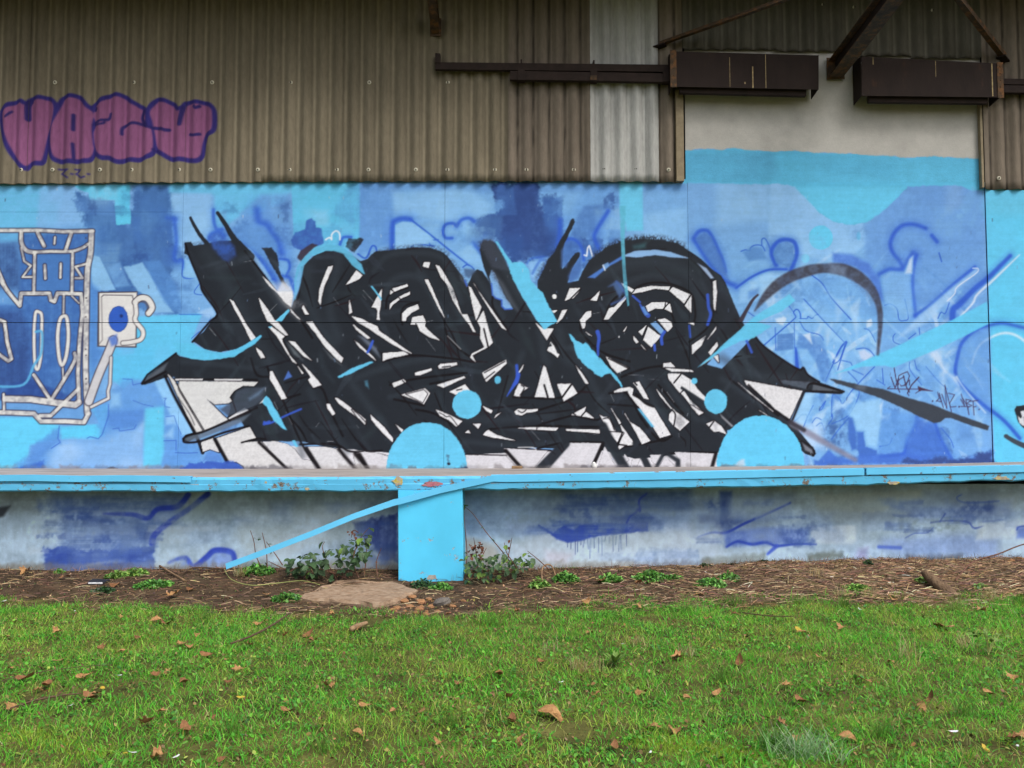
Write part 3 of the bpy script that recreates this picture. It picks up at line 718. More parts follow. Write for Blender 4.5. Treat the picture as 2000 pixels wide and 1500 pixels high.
    # silver white shards
    Wt('A', '495,875 530,895 590,1000 650,1110 745,1245 705,1280 655,1180 600,1070 540,970;778,862 845,945 930,1075 965,1095 1062,1222 1035,1225 900,1110 860,1080 810,970;872,1142 905,1142 1030,1235 1005,1260 1010,1290 1080,1420 1145,1500 1110,1480 1050,1390 960,1240;1085,965 1130,1020 1178,1068 1150,1050 1095,995;1210,930 1265,1020 1230,1020 1200,960;1240,1095 1300,1090 1410,1250 1600,1450 1585,1490 1540,1455 1420,1330 1330,1200 1270,1130;1455,555 1500,545 1490,580 1410,760 1385,880 1380,930 1360,890 1370,780 1400,690;1730,590 1790,640 1760,675 1630,730;1663,880 1690,1000 1660,1015 1660,940;1700,1120 1865,1250 1840,1260 1730,1170;1710,1270 1900,1440 1922,1472 1880,1440 1760,1340')
    P('A', '900,740 960,700 1060,690 1110,800 1100,1000 1180,1080 1000,900', (220, 222, 228), 9, .55)
    Wt('A', '812,648 870,700 950,795 1105,795 1110,840 1092,948 1030,900 960,810 880,740', grow=.3)
    P('A', '970,770 1010,700 1090,760 1105,800 955,800', (222, 228, 240), 4, .8)
    P('A', '1090,900 1150,870 1230,930 1110,960', (150, 150, 158), 7, .45, tex=('f', .5))
    Wt('B', '1070,130 1130,140 1210,240 1295,320 1220,280 1130,190;750,190 800,230 840,295 800,295 760,230;890,430 910,425 1050,690 1000,700 940,590 885,500;1200,355 1270,420 1390,560 1310,585 1260,510 1285,485 1230,400;1160,378 1215,445 1200,450;1520,685 1550,690 1700,800 1820,900 1822,942 1790,910 1640,800 1560,740;1440,745 1470,745 1520,840 1500,855 1450,790;1870,850 1900,880 2000,970 2090,1085 2085,1115 2000,1040 1930,960 1880,900;345,503 620,503 600,520 355,519;-40,500 230,500 228,514 -40,515;480,885 640,785 690,815 500,910')
    Wt('L', '1640,455 1700,512 2000,1000 1910,1030', (224, 223, 222))
    Wt('B', '0,525 770,530 730,570 625,565 540,615 487,680 515,718 485,738 345,745 235,668 330,760 430,860 495,915 400,950 240,1005 0,600', (224, 224, 224))
    P('B', '60,560 400,560 330,740 120,740', (214, 214, 216), 12, .5, tex=('m', .5))
    Ln('L', '1720,540 2000,1010', 2, INK, .9, .9); Ln('L', '1610,470 1720,700 1910,1040 1980,1220', (5, 6, 7), INK, 1.8, .95)
    Ln('L', '1740,680 1850,840 1900,950', 2.4, (60, 60, 66), 1.4, .6)
    Wt('B', '360,1085 690,970 750,1080 620,1122 800,1112 1060,1375 640,1385 630,1350 560,1310 470,1310;215,1120 330,1080 390,1215 300,1185 235,1210', (224, 224, 225))
    Wt('B', '815,1115 950,1112 1060,1140 1130,1190 1200,1290 1290,1300 1330,1388 1065,1388;1255,1165 1420,1165 1530,1185 1640,1280 1720,1388 1385,1388;1755,1230 1860,1215 2000,1240 2060,1260 2020,1388 1875,1388;1705,1255 1725,1262 1785,1385 1735,1385', (224, 224, 228), grow=1)
    Ln('B', '780,1120 1060,1385', 6, INK, 2, .95, curve=False); Ln('B', '1240,1180 1380,1400', 8, INK, 2.6, .95, curve=False); Ln('B', '350,1090 470,1310', 7, INK, 2, .95, curve=False)
    Ln('B', '1720,1230 1870,1400', 8, INK, 3, .92, curve=False); Ln('B', '1560,1190 1740,1400', 7, INK, 3, .9, curve=False); Ln('B', '610,1122 760,1085 840,1090', 3.4, INK, 1, .95)
    P('B', '50,1080 130,1050 300,990 560,890 700,840 620,920 400,1010 180,1095 80,1115', (98, 112, 128), 3, .8); Ln('B', '40,1090 60,1120 200,1110 420,1030 680,960', 4, INK, 1.4, .95); Ln('B', '40,1085 90,1050 250,1010 500,900 760,780', 4, INK, 1.4, .95)
    P('L', '1395,535 1440,480 1560,390 1640,340 1600,420 1480,500', (96, 104, 116), 3, .8); Ln('L', '1385,545 1440,460 1720,250', 4, INK, 1, .9, curve=False); Ln('L', '1390,550 1500,490 1620,430', 4, INK, 1, .9)
    P('B', '520,720 560,620 640,590 860,580 820,700 700,790 480,860 400,800', (70, 80, 96), 3, .8); P('B', '680,690 840,580 780,660 690,710', (98, 122, 150), 4, .8)
    P('B', '1060,150 1140,230 1210,320 1120,260', (120, 128, 134), 4, .8); P('D', '0,80 60,90 180,200 210,290 100,180', (112, 122, 140), 4, .8); P('B', '1410,200 1480,270 1590,370 1480,300', (110, 116, 122), 3, .7)
    Wt('C', '-60,1040 20,1060 110,1105 185,1140 200,1180 330,1270 460,1360 520,1402 440,1372 330,1310 200,1225 90,1150 0,1100;230,770 212,960 200,1010 207,1072 180,1072 187,990 175,955 130,950 190,840;640,510 700,515 685,565 630,550;755,540 790,550 850,640 930,790 1000,1000 1012,1020 1060,1020 1142,1192 1120,1190 1090,1130 1000,1010 920,880 890,790 860,720 810,660;650,680 680,680 700,720 820,1000 842,1052 790,970 700,790;335,770 475,725 482,745 345,800;315,785 340,803 313,822;305,975 310,915 400,850 500,800 505,825 420,860 340,920;430,1080 430,1010 480,960 580,925 590,965 520,1000 470,1050 462,1085;520,1085 530,1050 630,1030 655,1090 650,1140 720,1210 792,1272 690,1240 600,1180 575,1120 510,1120')
    Wt('C', '1075,745 1100,760 1200,950 1150,1080 1120,950;1125,715 1170,790 1300,970 1442,1172 1400,1150 1280,970;1160,1085 1220,985 1250,1090 1300,1270 1312,1292 1268,1340 1110,1420 1142,1482 1090,1440 1110,1405 1230,1340 1190,1250 1195,1150;1730,1100 1800,1160 1905,1160 1840,1270 1780,1180;240,1400 440,1385 490,1410 300,1450 240,1475')
    Ln('C', '1225,1160 1270,1350', 3, INK, .8); Ln('C', '560,1110 590,1170', 2, INK, .8); Ln('C', '390,850 410,870', 2, INK, .7); Ln('C', '870,1230 1000,1360', 1.6, (200, 200, 204), 1, .8)
    P('C', '860,730 960,800 940,900 900,800', BLK, 4, .6, tex=('f', .6)); P('C', '980,600 1040,700 1060,750 1000,680', (120, 130, 150), 4, .5, tex=('f', .6))
    P('C', '1310,590 1420,720 1580,1010 1460,900', (110, 118, 132), 6, .5)
    Wt('D', '555,440 710,400 715,415 600,465 555,465;780,375 800,355 960,340 965,360 880,390 790,400;330,545 440,505 467,530 350,580;770,560 1030,475 1042,490 830,585;420,655 650,595 697,640 640,747 570,710;890,625 1040,555 1090,615 950,655;1210,440 1370,350 1440,315 1447,350 1250,527 1230,490;1560,440 1612,363 1600,400 1555,470;1520,665 1530,620 1570,545 1652,590 1605,620 1580,670;1725,675 1810,368 1830,390 1917,685 1820,680')
    Ln('D', '460,650 640,605 680,645 630,735', 1.6, INK, .7, .8, curve=False, closed=True); Ln('D', '1230,440 1430,330', 2, INK, .7, .9); Ln('D', '1240,500 1330,430', 2, INK, .7, .9); Ln('D', '1815,560 1850,680', 3.6, INK, .8); Ln('D', '960,610 1010,600', 2, INK, .7); Ln('D', '1590,560 1620,590 1580,660', 2, INK, .7); Ln('D', '430,515 455,540', 2, INK, .7); Ln('D', '820,385 900,375', 2, INK, .7); Ln('D', '1460,470 1350,870', 3, INK, 1.4, .7)
    Wt('D', '760,805 800,815 900,860 1012,915 960,965 880,900 800,860;1120,940 1195,940 1170,985;1045,1025 1075,1000 1092,1030;1270,1000 1250,1010 1220,1045 1300,1070 1530,1102 1450,1080 1350,1050;1560,980 1680,975 1952,975 1920,1005 1650,990;1525,820 1560,795 1680,800 1752,795 1750,815 1640,830 1600,855 1540,845;1215,765 1307,810 1295,835 1250,810;1330,880 1390,830 1350,850;365,945 435,1000 425,1020;-60,800 60,920 65,945 0,880')
    Ln('D', '790,830 830,850 860,870 900,870 970,960', 1.8, INK, .8, .8); Ln('D', '1560,810 1600,830 1640,800', 2, INK, .8, .9)
    Wt('D', '0,1222 60,1212 200,1230 290,1260 270,1388 110,1388;1050,1245 1440,1255 1565,1388 1060,1388;1425,1180 1700,1195 1845,1205 1715,1362 1600,1352', (222, 221, 228), grow=1)
    Ln('D', '10,1240 100,1390', 8, INK, 2.6, .92, curve=False); Ln('D', '1440,1200 1600,1380', 7, INK, 2, .95, curve=False); Ln('D', '1560,1170 1700,1170 1740,1200', 2.2, (226, 226, 230), 1, .8)
    Wt('F', '290,1125 630,1130 545,1320 585,1372 95,1372 200,1200', (222, 221, 228), grow=1)
    Wt('E', '315,765 415,765 400,800 350,860 320,865 270,885 300,800;605,795 580,887 520,880;650,1070 700,960 750,950 855,840 862,870 750,1000 690,1067;820,715 942,780 920,802 850,760;930,815 960,775 1100,745 1290,750 1280,780 1150,765 1020,800;1320,755 1487,825 1430,910 1290,790;1502,835 1500,1002 1440,935;1060,940 1110,905 1250,900 1290,920 1312,1002 1240,965 1150,960 1080,992;1170,1070 1240,1060 1305,1095 1315,1140 1270,1187;985,1190 1060,1130 1020,1222;1080,1145 1202,1235 1110,1337 1035,1270;935,1230 987,1290 965,1302 940,1270;1010,1315 1060,1372 1035,1350;1470,1100 1525,1100 1527,1125;1715,700 1740,690 1750,800 1735,987 1720,950;1745,1135 1660,1262 1740,1170;1505,1320 1640,1230 1600,1320 1510,1407;415,1075 470,1000 525,985 520,1040 470,1080 460,1152 440,1160;185,1110 240,980 287,975 240,1060;140,985 190,980 160,1005;835,1185 870,1140 850,1185;95,1370 130,1290 160,1330 190,1400 212,1410 195,1442 160,1410;470,1190 530,1230 500,1220')
    Ln('E', '320,870 420,770', 2.4, INK, .8); Ln('E', '1230,965 1290,900', 2.4, INK, .8); Ln('E', '1240,960 1250,900', 2, INK, .8); P('E', '100,1340 130,1300 140,1330', BLK, 1)
    P('E', '1600,1270 1700,1090 1740,1110 1680,1230', BLK, 3, .8, tex=('f', .5)); P('E', '1690,1000 1740,1000 1730,1090 1680,1080', BLK, 3, .7, tex=('f', .6))
    mu.disc(1083, 579, 4.4, 4.6, (238, 238, 240)); mu.disc(1209, 658, 1.6, 2.6, (226, 226, 230))
    P('E', '850,440 950,400 1150,388 1300,410 1450,460 1475,472 1330,465 1150,440 960,465 860,455', (148, 182, 234), 1.5, .97, rough=.8)
    P('E', '490,660 640,560 820,450 830,480 690,555 560,667', (84, 120, 208), 2, .95); P('E', '630,540 690,510 700,550 650,590', (124, 160, 220), 1.5, .9); Ln('E', '640,540 660,590', 2.4, (226, 232, 240), 1, .9)
    P('E', '1560,520 1650,570 1722,665 1690,672 1620,590', (166, 186, 222), 2, .95); P('E', '690,750 770,690 830,720 850,790 800,860 740,740', (84, 112, 170), 4, .8); Ln('E', '770,700 860,840 720,920', 4, (72, 96, 170), 3, .7)
    P('E', '1100,1110 1165,1080 1262,1190 1200,1212', (132, 168, 228), 1, .97); Ln('E', '1160,1085 1260,1195', 2.4, INK, .8)
    for c, t, w in (('E', '1000,920 1040,990 1080,1030', (3, 9)), ('E', '930,840 1000,900', 4), ('E', '585,1190 600,1250 590,1330 590,1420', (8, 6, 4)), ('E', '1660,830 1670,950 1690,1020 1660,1120', 6), ('E', '1480,1130 1490,1240', 4), ('E', '1240,1190 1210,1240 1215,1310', 6), ('E', '1140,1320 1145,1370', 5), ('D', '1545,370 1555,470', 6), ('D', '1560,460 1545,520 1500,590 1450,670', (9, 6, 2)), ('D', '140,135 120,190 90,240', 4), ('B', '1890,130 1840,240', 4), ('H', '540,130 590,240', 5), ('B', '830,920 880,935 1050,855 1190,795', 4), ('C', '1040,690 1060,740', 3)):
        Ln(c, t, w, (62, 88, 204), 1.4, .92)
    P('D', '1500,560 1545,470 1570,480 1560,545 1520,570', (62, 88, 204), 1.5, .9); P('B', '1020,515 1065,420 1105,480', (84, 112, 200), 1.6, .95); P('E', '1010,950 1040,940 1085,1020 1050,1030', (104, 140, 214), 2, .9); Ln('B', '830,940 880,920', 6, (62, 88, 204), 1.4, .9)
    Wt('F', '665,280 720,310 892,395 780,440 720,380;375,370 430,440 497,545 470,545 400,430;935,540 990,525 1087,702 1040,690 960,570;745,620 800,595 900,580 935,600 920,660 990,700 1050,740 1130,770 1297,1045 1195,1078 1130,970 1010,800 900,660 880,615 750,635;1160,600 1300,780 1480,920 1390,1002 1330,960 1285,900 1285,850 1320,810 1250,730 1200,670;1230,350 1300,340 1340,385 1230,385;1245,395 1500,415 1522,430 1290,425;1270,450 1400,450 1500,510 1560,600 1640,680 1640,745 1500,650 1390,560 1420,600 1390,635 1280,500;1405,640 1430,620 1480,700 1617,830 1580,855 1500,760;1650,940 1720,910 1790,960 1842,1040 1770,1010 1720,1015;850,835 900,920 1000,980 1100,1105 1020,1135 960,1020;810,950 850,1000 947,1140 850,1150 800,1190 785,1170 840,1040;700,1020 837,1030 780,1120;605,850 640,870 700,880 760,1010 690,1005 640,910;720,790 812,932 800,940;330,850 470,775 460,810 547,885 420,860;190,550 330,550 387,640 258,717 240,670;0,975 200,980 180,1003 0,995;275,990 600,1000 607,1030 280,1005;1670,240 1752,140 1760,180 1690,270;1720,280 1760,270 1767,337')
    Ln('F', '240,680 330,555', 3.4, INK, .8, curve=False); Ln('F', '690,300 890,400', 2, INK, .7); Ln('F', '1330,540 1400,455', 2.6, INK, .8, curve=False); Ln('F', '1410,590 1640,740', 6, BLK, 1.4, .95, curve=False); Ln('F', '1310,800 1345,850 1330,960', 3, INK, 1, .9); P('F', '1345,860 1400,850 1440,930 1390,990 1340,930', (140, 140, 146), 4, .7, tex=('f', .4)); Ln('F', '430,860 470,815', 2.4, INK, .8); Ln('F', '350,840 370,850', 2.4, INK, .8); Ln('F', '640,890 700,890 750,1000', 2, INK, .8); Ln('F', '960,650 1050,735 1130,770', 5, INK, 1, .9); Ln('F', '950,540 970,560', 3, INK, .8); P('F', '1780,840 1910,960 1895,970 1800,880', (190, 190, 198), 2, .8); Ln('F', '1680,970 1720,915', 2.6, INK, .8); P('F', '1700,930 1760,940 1740,1000', (160, 158, 166), 5, .6); Ln('F', '1210,390 1300,430', 2, INK, .7); Ln('F', '1500,700 1530,760', 4, BLK, 2, .6)
    Wt('F', '655,1165 755,1345 735,1372 590,1372;1100,1245 1222,1240 1155,1335 1120,1310;1252,1262 1340,1350 1300,1372 1175,1370;1340,1217 1745,1232 1700,1365 1395,1368 1385,1300;850,1240 892,1290 850,1325;905,1372 925,1292 1000,1275 965,1372', (222, 221, 228), grow=.6)
    Ln('F', '640,1130 540,1350', 7, INK, 1.6, .95, curve=False); Ln('F', '640,960 760,1220 860,1380', (16, 18, 18), BLK, 3, .97, curve=False); Ln('F', '950,1130 1050,1300 1090,1390', (10, 12, 14), BLK, 2.5, .97, curve=False); Ln('F', '1250,1220 1370,1300 1370,1390', (7, 9, 10), BLK, 3, .95, curve=False); Ln('F', '1230,1230 1150,1380', 7, BLK, 2.5, .9, curve=False); Ln('F', '270,1130 0,1420', (18, 22), BLK, 2.5, .97, curve=False); Ln('F', '830,1020 780,1140 870,1150', 3, INK, 1, .9, curve=False); Ln('F', '1740,1230 1700,1370', 7, INK, 2, .95, curve=False)
    Wt('H', '520,515 1085,620 960,890 830,800 640,620 540,560;455,535 800,820 700,740 560,630;660,805 832,912 730,850;-5,760 115,830 75,855', (232, 231, 235))
    Ln('H', '1100,630 980,920', (5, 4), INK, 2, .9, curve=False); P('H', '860,505 1180,530 1130,600 900,550', (96, 106, 122), 2, .85, tex=('m', .3)); P('H', '1190,550 1480,630 1180,620', (110, 116, 126), 2, .7); Ln('H', '1110,620 1300,628 1470,635', 4.5, INK, 1.2, .95); Ln('H', '1130,590 1190,545 1480,620', 3.6, INK, 1, .95); Ln('H', '560,560 760,760', 4, INK, 1.2, .85)
    P('H', '90,375 150,310 225,285 160,330', (236, 238, 242), 1.4, .95)
    Ln('H', '990,940 1300,1120 1600,1290', (13, 12, 11, 9), (134, 132, 150), 4.5, .8, curve=False); Ln('H', '960,920 1100,1000', 8, (56, 52, 62), 2.5, .9)
    P('H', '1000,1050 1190,1165 1218,1230 1190,1262 1120,1225 1060,1140', INK, 1.6, .95); P('H', '1080,1120 1180,1190 1190,1230 1110,1200', (140, 146, 160), 3, .85)

def paint_over():
    CYO = (106, 196, 238)
    P('A', '-60,1300 130,1300 210,1345 320,1385 430,1395 560,1360 700,1280 800,1215 812,1235 740,1310 670,1350 540,1435 400,1455 240,1470 100,1450 -10,1415', (100, 192, 236), 1, rough=1)
    P('A', '1130,880 1125,700 1150,560 1230,450 1340,370 1470,340 1560,345 1680,420 1780,530 1817,632 1790,620 1690,540 1600,430 1500,395 1400,400 1290,450 1215,550 1180,740', (100, 182, 224), 1.4, .97, rough=.8, tex=('m', .12))
    P('A', '1140,860 1135,700 1180,560 1200,620 1175,760', (130, 172, 232), 4, .7)
    P('A', '935,1085 1070,965 1080,985 1000,1090', CYO, .9, rough=.6); P('A', '865,1140 910,1135 890,1155', CYO, 1)
    P('C', '118,745 137,742 230,870 225,885', CYO, .9, rough=.6); P('B', '1545,480 1690,390 1880,325 1897,340 1700,440 1560,495', CYO, 1, .97, rough=1.2); P('B', '1810,520 1840,515 1855,600 1820,570', CYO, 2.5, .5, tex=('m', .6))
    P('B', '805,725 850,665 880,690 980,860 1052,1000 1010,985 920,900 850,770', CYO, 1, rough=1.2); P('B', '1100,1100 1130,1098 1162,1165 1135,1165', CYO, 1, rough=.8)
    P('B', '780,745 830,690 815,730', (230, 230, 234), 1, .9)
    P('C', '1335,300 1360,310 1500,520 1590,500 1660,580 1690,700 1800,810 1942,1090 1910,1115 1810,1167 1740,1080 1620,880 1510,680 1450,500', CYO, 1, rough=1.8)
    P('F', '300,55 320,60 385,130 440,155 465,140 560,245 720,420 790,500 837,582 820,580 710,440 620,480 560,450 460,370 390,290 350,160', CYO, 1, rough=1.8)
    P('E', '795,-300 1025,-300 1030,200 870,205 860,130 805,20', (112, 200, 240), 3, .95); P('E', '800,-40 862,-40 850,300 860,560 897,930 880,942 840,740 818,420', (98, 186, 216), 1.4, .92, tex=('m', .3))
    P('E', '930,350 1060,320 1050,370 940,380', (70, 130, 140), 5, .45)
    P('F', '975,790 1000,790 1142,970 1110,970', (104, 186, 230), 1.6, .95)
    mu.disc(912, 790, 28.8, 28, CYO, .8, 1); mu.disc(972, 742, 6.3, 7.6, (98, 184, 224)); mu.disc(1398, 784, 22.5, 24, CYO, .8, .8); mu.disc(1356, 744, 6, 6, CYO)
    mu.disc(833.5, 919, 79, 94, CYO, .8, 1, True); mu.disc(1485, 914, 86, 103, (104, 198, 243), .8, 1, True)
    P('D', '860,1240 890,1240 885,1310 875,1350 870,1300', (70, 90, 110), 2, .6, rough=2); mu.disc(876, 906, 3, 2.6, (40, 44, 60), 1, 1)
    P('H', '480,1290 520,1280 530,1350 420,1355', (206, 220, 236), 4, .8, rough=2)
    P('D', '930,1370 1060,1350 1080,1388 940,1388', (50, 58, 80), 2, .8, rough=2)
    # cyan blades on the right
    P('G', '60,1540 230,1390 360,1270 530,1120 620,1040 800,930 960,825 1015,880 900,980 640,1095 780,1135 610,1250 480,1280 300,1370 200,1450', (104, 196, 238), 1.5, .96, rough=1)
    P('G', '620,1040 960,825 1015,890 820,1010', (112, 198, 240), 3, .7)
    P('I', '150,1600 400,1490 780,1320 1130,1150 1270,1090 1640,895 1660,1110 1580,1150 1400,1240 1150,1360 720,1540 640,1520 420,1530', (104, 198, 243), 2, .96)
    # black arcs and blades on the right
    Ln('G', '620,985 720,850 850,725 1000,640 1200,580 1350,570 1500,590 1650,670 1770,790 1835,950 1845,1100 1835,1250 1820,1410', (2, 14, 21, 22, 22, 18, 24, 25, 19, 12, 10, 7, 5), (62, 62, 74), 3, .92, tex=('m', .2))
    P('G', '1350,520 1520,560 1500,640 1360,620', (124, 142, 172), 7, .65); P('G', '1500,640 1760,800 1800,950 1660,780', (110, 130, 170), 8, .5, tex=('f', .5))
    Ln('G', '485,1080 540,980 600,880 650,830', (9, 7, 6, 4), (58, 50, 62), 1.2, .95)
    P('J', '98,500 150,502 400,560 620,600 880,690 1100,750 1300,830 1500,900 1662,960 1640,1002 1500,962 1280,882 1230,882 1180,920 1120,932 1000,880 800,780 600,690 400,620 170,545', (58, 64, 74), 1.6, .97, rough=.6)
    P('J', '350,560 460,570 440,610 360,600', (120, 128, 144), 5, .5)
    # signatures
    ink = (66, 52, 84)
    for t, w in (('730,395 745,480 770,600 785,630', 2.0), ('700,485 740,590 770,500', 2.0), ('770,560 775,470 810,450 860,430 880,470 850,560 800,570 760,530 790,500 830,480', 1.7), ('820,470 850,580 880,630', 2.2), ('830,560 880,510 880,560', 1.8), ('860,640 900,560 970,485', 2.4), ('665,595 800,600 980,600', 1.6), ('665,595 690,575', 1.4), ('940,640 1000,600', 1.4), ('860,640 875,665', 1.6)):
        Ln('J', t, w, ink, .7, .95, curve=False)
    P('J', '960,570 1010,590 1120,622 1000,615 970,625', (74, 50, 74), .8)
    for t in ('1140,720 1170,690 1155,630', '1145,715 1190,725 1170,650', '1170,640 1210,780', '1195,650 1245,790 1225,560 1290,820', '1260,640 1320,655 1270,740 1280,775 1335,770', '1385,650 1420,770 1380,700', '1380,770 1460,770', '1400,690 1440,760', '1430,700 1460,850 1450,780 1490,760 1440,740 1480,710 1430,700', '1500,720 1510,855', '1470,720 1550,710', '1500,775 1530,770'):
        Ln('J', t, 1.6, ink, .7, .9, curve=False)
    for x, y in ((1105, 718), (1365, 772), (1560, 800)): mu.disc(1600 + x * .2, 640 + y * .2, 1.6, 1.6, ink)
    # far right letters, only their start is in view
    P('J', '1900,800 1920,770 2000,755 2300,740 2300,900 2060,980 1990,980 1940,930 1920,880', BLK, 1.2, rough=1); Wt('J', '1930,860 1960,890 1990,850 1995,960 1950,930', (222, 226, 232), grow=.8)
    Ln('J', '1815,1060 1900,1110 2010,1160 2300,1280', (8, 11, 13), (60, 66, 76), 1.4, .95); P('J', '1805,1050 1830,1035 1870,1080 1830,1090', (60, 66, 76), 2, .8, rough=2)
    Wt('J', '1960,820 1990,810 2010,850 1980,880', (222, 226, 232), grow=.6)
    # wear: grime along the foot of the boards, scuffs
    for x in range(-160, 2200, 34):
        w = 20 + 34 * random.random()
        P('p', '%d,920 %d,%d %d,%d %d,920' % (x, x + 5, 911 - random.random() * 5, x + w, 912 - random.random() * 3, x + w + 8), random.choice([(110, 104, 104), (86, 84, 92), (140, 134, 132)]), 3, .22 + .4 * random.random(), rough=3)
    P('L', '1040,1388 1080,1350 1150,1370 1180,1390', (80, 80, 90), 2, .8, rough=2); P('B', '0,1390 90,1330 300,1300 560,1310 640,1385', (62, 88, 190), 3, .9, rough=3); P('B', '240,1300 260,1220 320,1200 400,1240 440,1310', (96, 132, 216), 4, .85)
    r = random.Random(4)
    for _ in range(170):
        x, y = r.uniform(0, 2000), r.uniform(365, 900)
        Ln('p', '%.1f,%.1f %.1f,%.1f' % (x, y, x + r.uniform(-1, 1), y + r.uniform(1, 7)), r.uniform(.8, 1.8), r.choice([(206, 216, 230), (190, 200, 214), (60, 66, 90), (120, 150, 200)]), .6, r.uniform(.25, .8))

def paint_inner_strokes():
    # overlapping passes inside the black: slate smears, dark outlines, hairline gaps of silver
    r = random.Random(41)
    dark = (mu.a.max(-1) < .34)[..., None]; base = mu.a.copy()
    for k in range(330):
        x, y = r.uniform(370, 1600), r.uniform(480, 890)
        a = r.choice([1.05, 1.0, .95, .9, 1.15, -.25, -.15, .05, -.9]) + r.uniform(-.12, .12)
        L = r.uniform(25, 120); bx = r.uniform(-8, 8)
        t = '%.1f,%.1f %.1f,%.1f %.1f,%.1f' % (x, y, x + L * .5 * math.cos(a) + bx, y + L * .5 * math.sin(a), x + L * math.cos(a), y + L * math.sin(a))
        kind = r.random()
        if kind < .45: Ln('p', t, (r.uniform(2, 5), r.uniform(6, 16), r.uniform(1, 4)), r.choice([(58, 70, 80), (64, 74, 86), (52, 58, 72), (48, 60, 66)]), r.choice([1.5, 4, 7]), r.uniform(.25, .6), tex=('m', .5))
        elif kind < .86: Ln('p', t, (r.uniform(1, 2), r.uniform(2, 4.5), r.uniform(.6, 1.5)), r.choice([(18, 14, 18), (34, 20, 26), (24, 20, 28)]), 1.0, r.uniform(.6, .95))
        else:
            q = '%.1f,%.1f %.1f,%.1f' % (x, y, x + L * .28 * math.cos(a), y + L * .28 * math.sin(a))
            Ln('p', q, (.6, r.uniform(1.2, 2.6), .5), (220, 220, 226), .5, r.uniform(.5, .95))
    mu.a[:] = np.where(dark, mu.a, base)
def paint_washes():
    r = random.Random(11)
    tones = [(150, 196, 242), (164, 206, 244), (120, 166, 228), (94, 138, 208), (84, 124, 196), (132, 178, 236), (76, 112, 188)]
    for k in range(150):                      # roller and brush passes of many blues
        x, y = r.uniform(120, 1900), r.uniform(365, 880)
        if 1500 < x < 1760 and y < 445: continue
        if x < 200 and y > 440: continue
        w, h = r.uniform(14, 60), r.uniform(20, 90)
        a = r.choice([-.9, -.6, -.1, 0, .1, .5, .8]); ca, sa = math.cos(a), math.sin(a)
        t = ' '.join('%.1f,%.1f' % (x + u * w * ca - v * h * sa, y + u * w * sa + v * h * ca) for u, v in ((-.5, -.5), (.5, -.5), (.5, .5), (-.5, .5)))
        P('p', t, r.choice(tones), r.choice([2, 4, 8, 14]), r.uniform(.18, .5), rough=r.uniform(1, 6), tex=(r.choice('vhmb'), .8))
    for k in range(190):                      # pale slashes of the tangle on the right
        x, y = r.uniform(1430, 1900), r.uniform(520, 890)
        L = r.uniform(20, 110); a = r.choice([-.75, -.6, -.9, .8, .95, .7, 1.3])
        q = (L * math.cos(a), L * math.sin(a))
        Ln('p', '%.1f,%.1f %.1f,%.1f %.1f,%.1f' % (x, y, x + q[0] * .5 + r.uniform(-4, 4), y + q[1] * .5, x + q[0], y + q[1]), (r.uniform(1, 5), r.uniform(3, 14), r.uniform(1, 4)), r.choice([(176, 212, 246), (206, 226, 248), (156, 200, 244), (96, 138, 216), (110, 156, 228)]), r.choice([1.2, 3, 6]), r.uniform(.25, .65), tex=('m', .5))
    for k in range(26):
        x, y = r.uniform(1440, 1900), r.uniform(560, 890)
        P('p', '%.0f,%.0f %.0f,%.0f %.0f,%.0f' % (x, y, x + r.uniform(10, 40), y + r.uniform(-30, 10), x + r.uniform(-10, 30), y + r.uniform(20, 70)), r.choice([(214, 230, 248), (190, 216, 246), (84, 120, 206)]), r.choice([3, 6, 9]), r.uniform(.3, .6), rough=3)
paint_ground(); paint_washes(); paint_deep_patches(); paint_left_machine(); paint_blue_details(); paint_letters(); paint_inner_strokes(); paint_over()
w_ = np.clip((mu.a[..., 2] - mu.a[..., 1] - .10) / .2, 0, 1)
mu.a[..., 0] *= 1 - .06 * w_; mu.a[..., 1] *= 1 + .05 * w_
mu.a *= (1 + (mu.sh - .5)[..., None] * .05 + (mu.nf - .5)[..., None] * .035 + (mu.nm - .5)[..., None] * .05)
# unpainted render above the cyan header of the doorway
def door_render():
    top = [on_y(1300 + float(a.split(',')[0]) * .35, float(a.split(',')[1]) * .35, 0) for a in '95,840 230,830 320,836 370,823 480,838 600,845 720,840 830,850 1060,858 1180,868 1250,868 1350,880 1500,870 1600,878 1775,885'.split()]
    xs = (np.array([q.x for q in top]) - mu.X0) * mu.res; zs = (np.array([q.z for q in top]) - mu.Z0) * mu.res
    c = np.arange(mu.w); r = np.arange(mu.h)[:, None]
    line = np.interp(c, xs, zs)[None, :] + (mu.nm - .5) * 2.5
    al = np.clip(r - line + .5, 0, 1)[..., None] * ((c > xs[0] - 30) & (c < xs[-1] + 30))[None, :, None]
    beige = np.array((196, 192, 184)) / 255.0 * (1 + (mu.nb - .5)[..., None] * .10 + (mu.nm - .5)[..., None] * .05)
    mu.a[:] = mu.a * (1 - al) + beige * al
door_render()

m_mural = mat_attr('painted_board', rough=0.62, nscale=75, amp=0.06, bump=0.22, bscale=95, spec=.12)
m_render = mat_attr('painted_render', rough=0.85, nscale=60, amp=0.10, bump=0.5, bscale=55)
m_core = mat_noise('dark_backing', [(0.3, (40, 40, 42)), (0.7, (58, 56, 54))], 5)

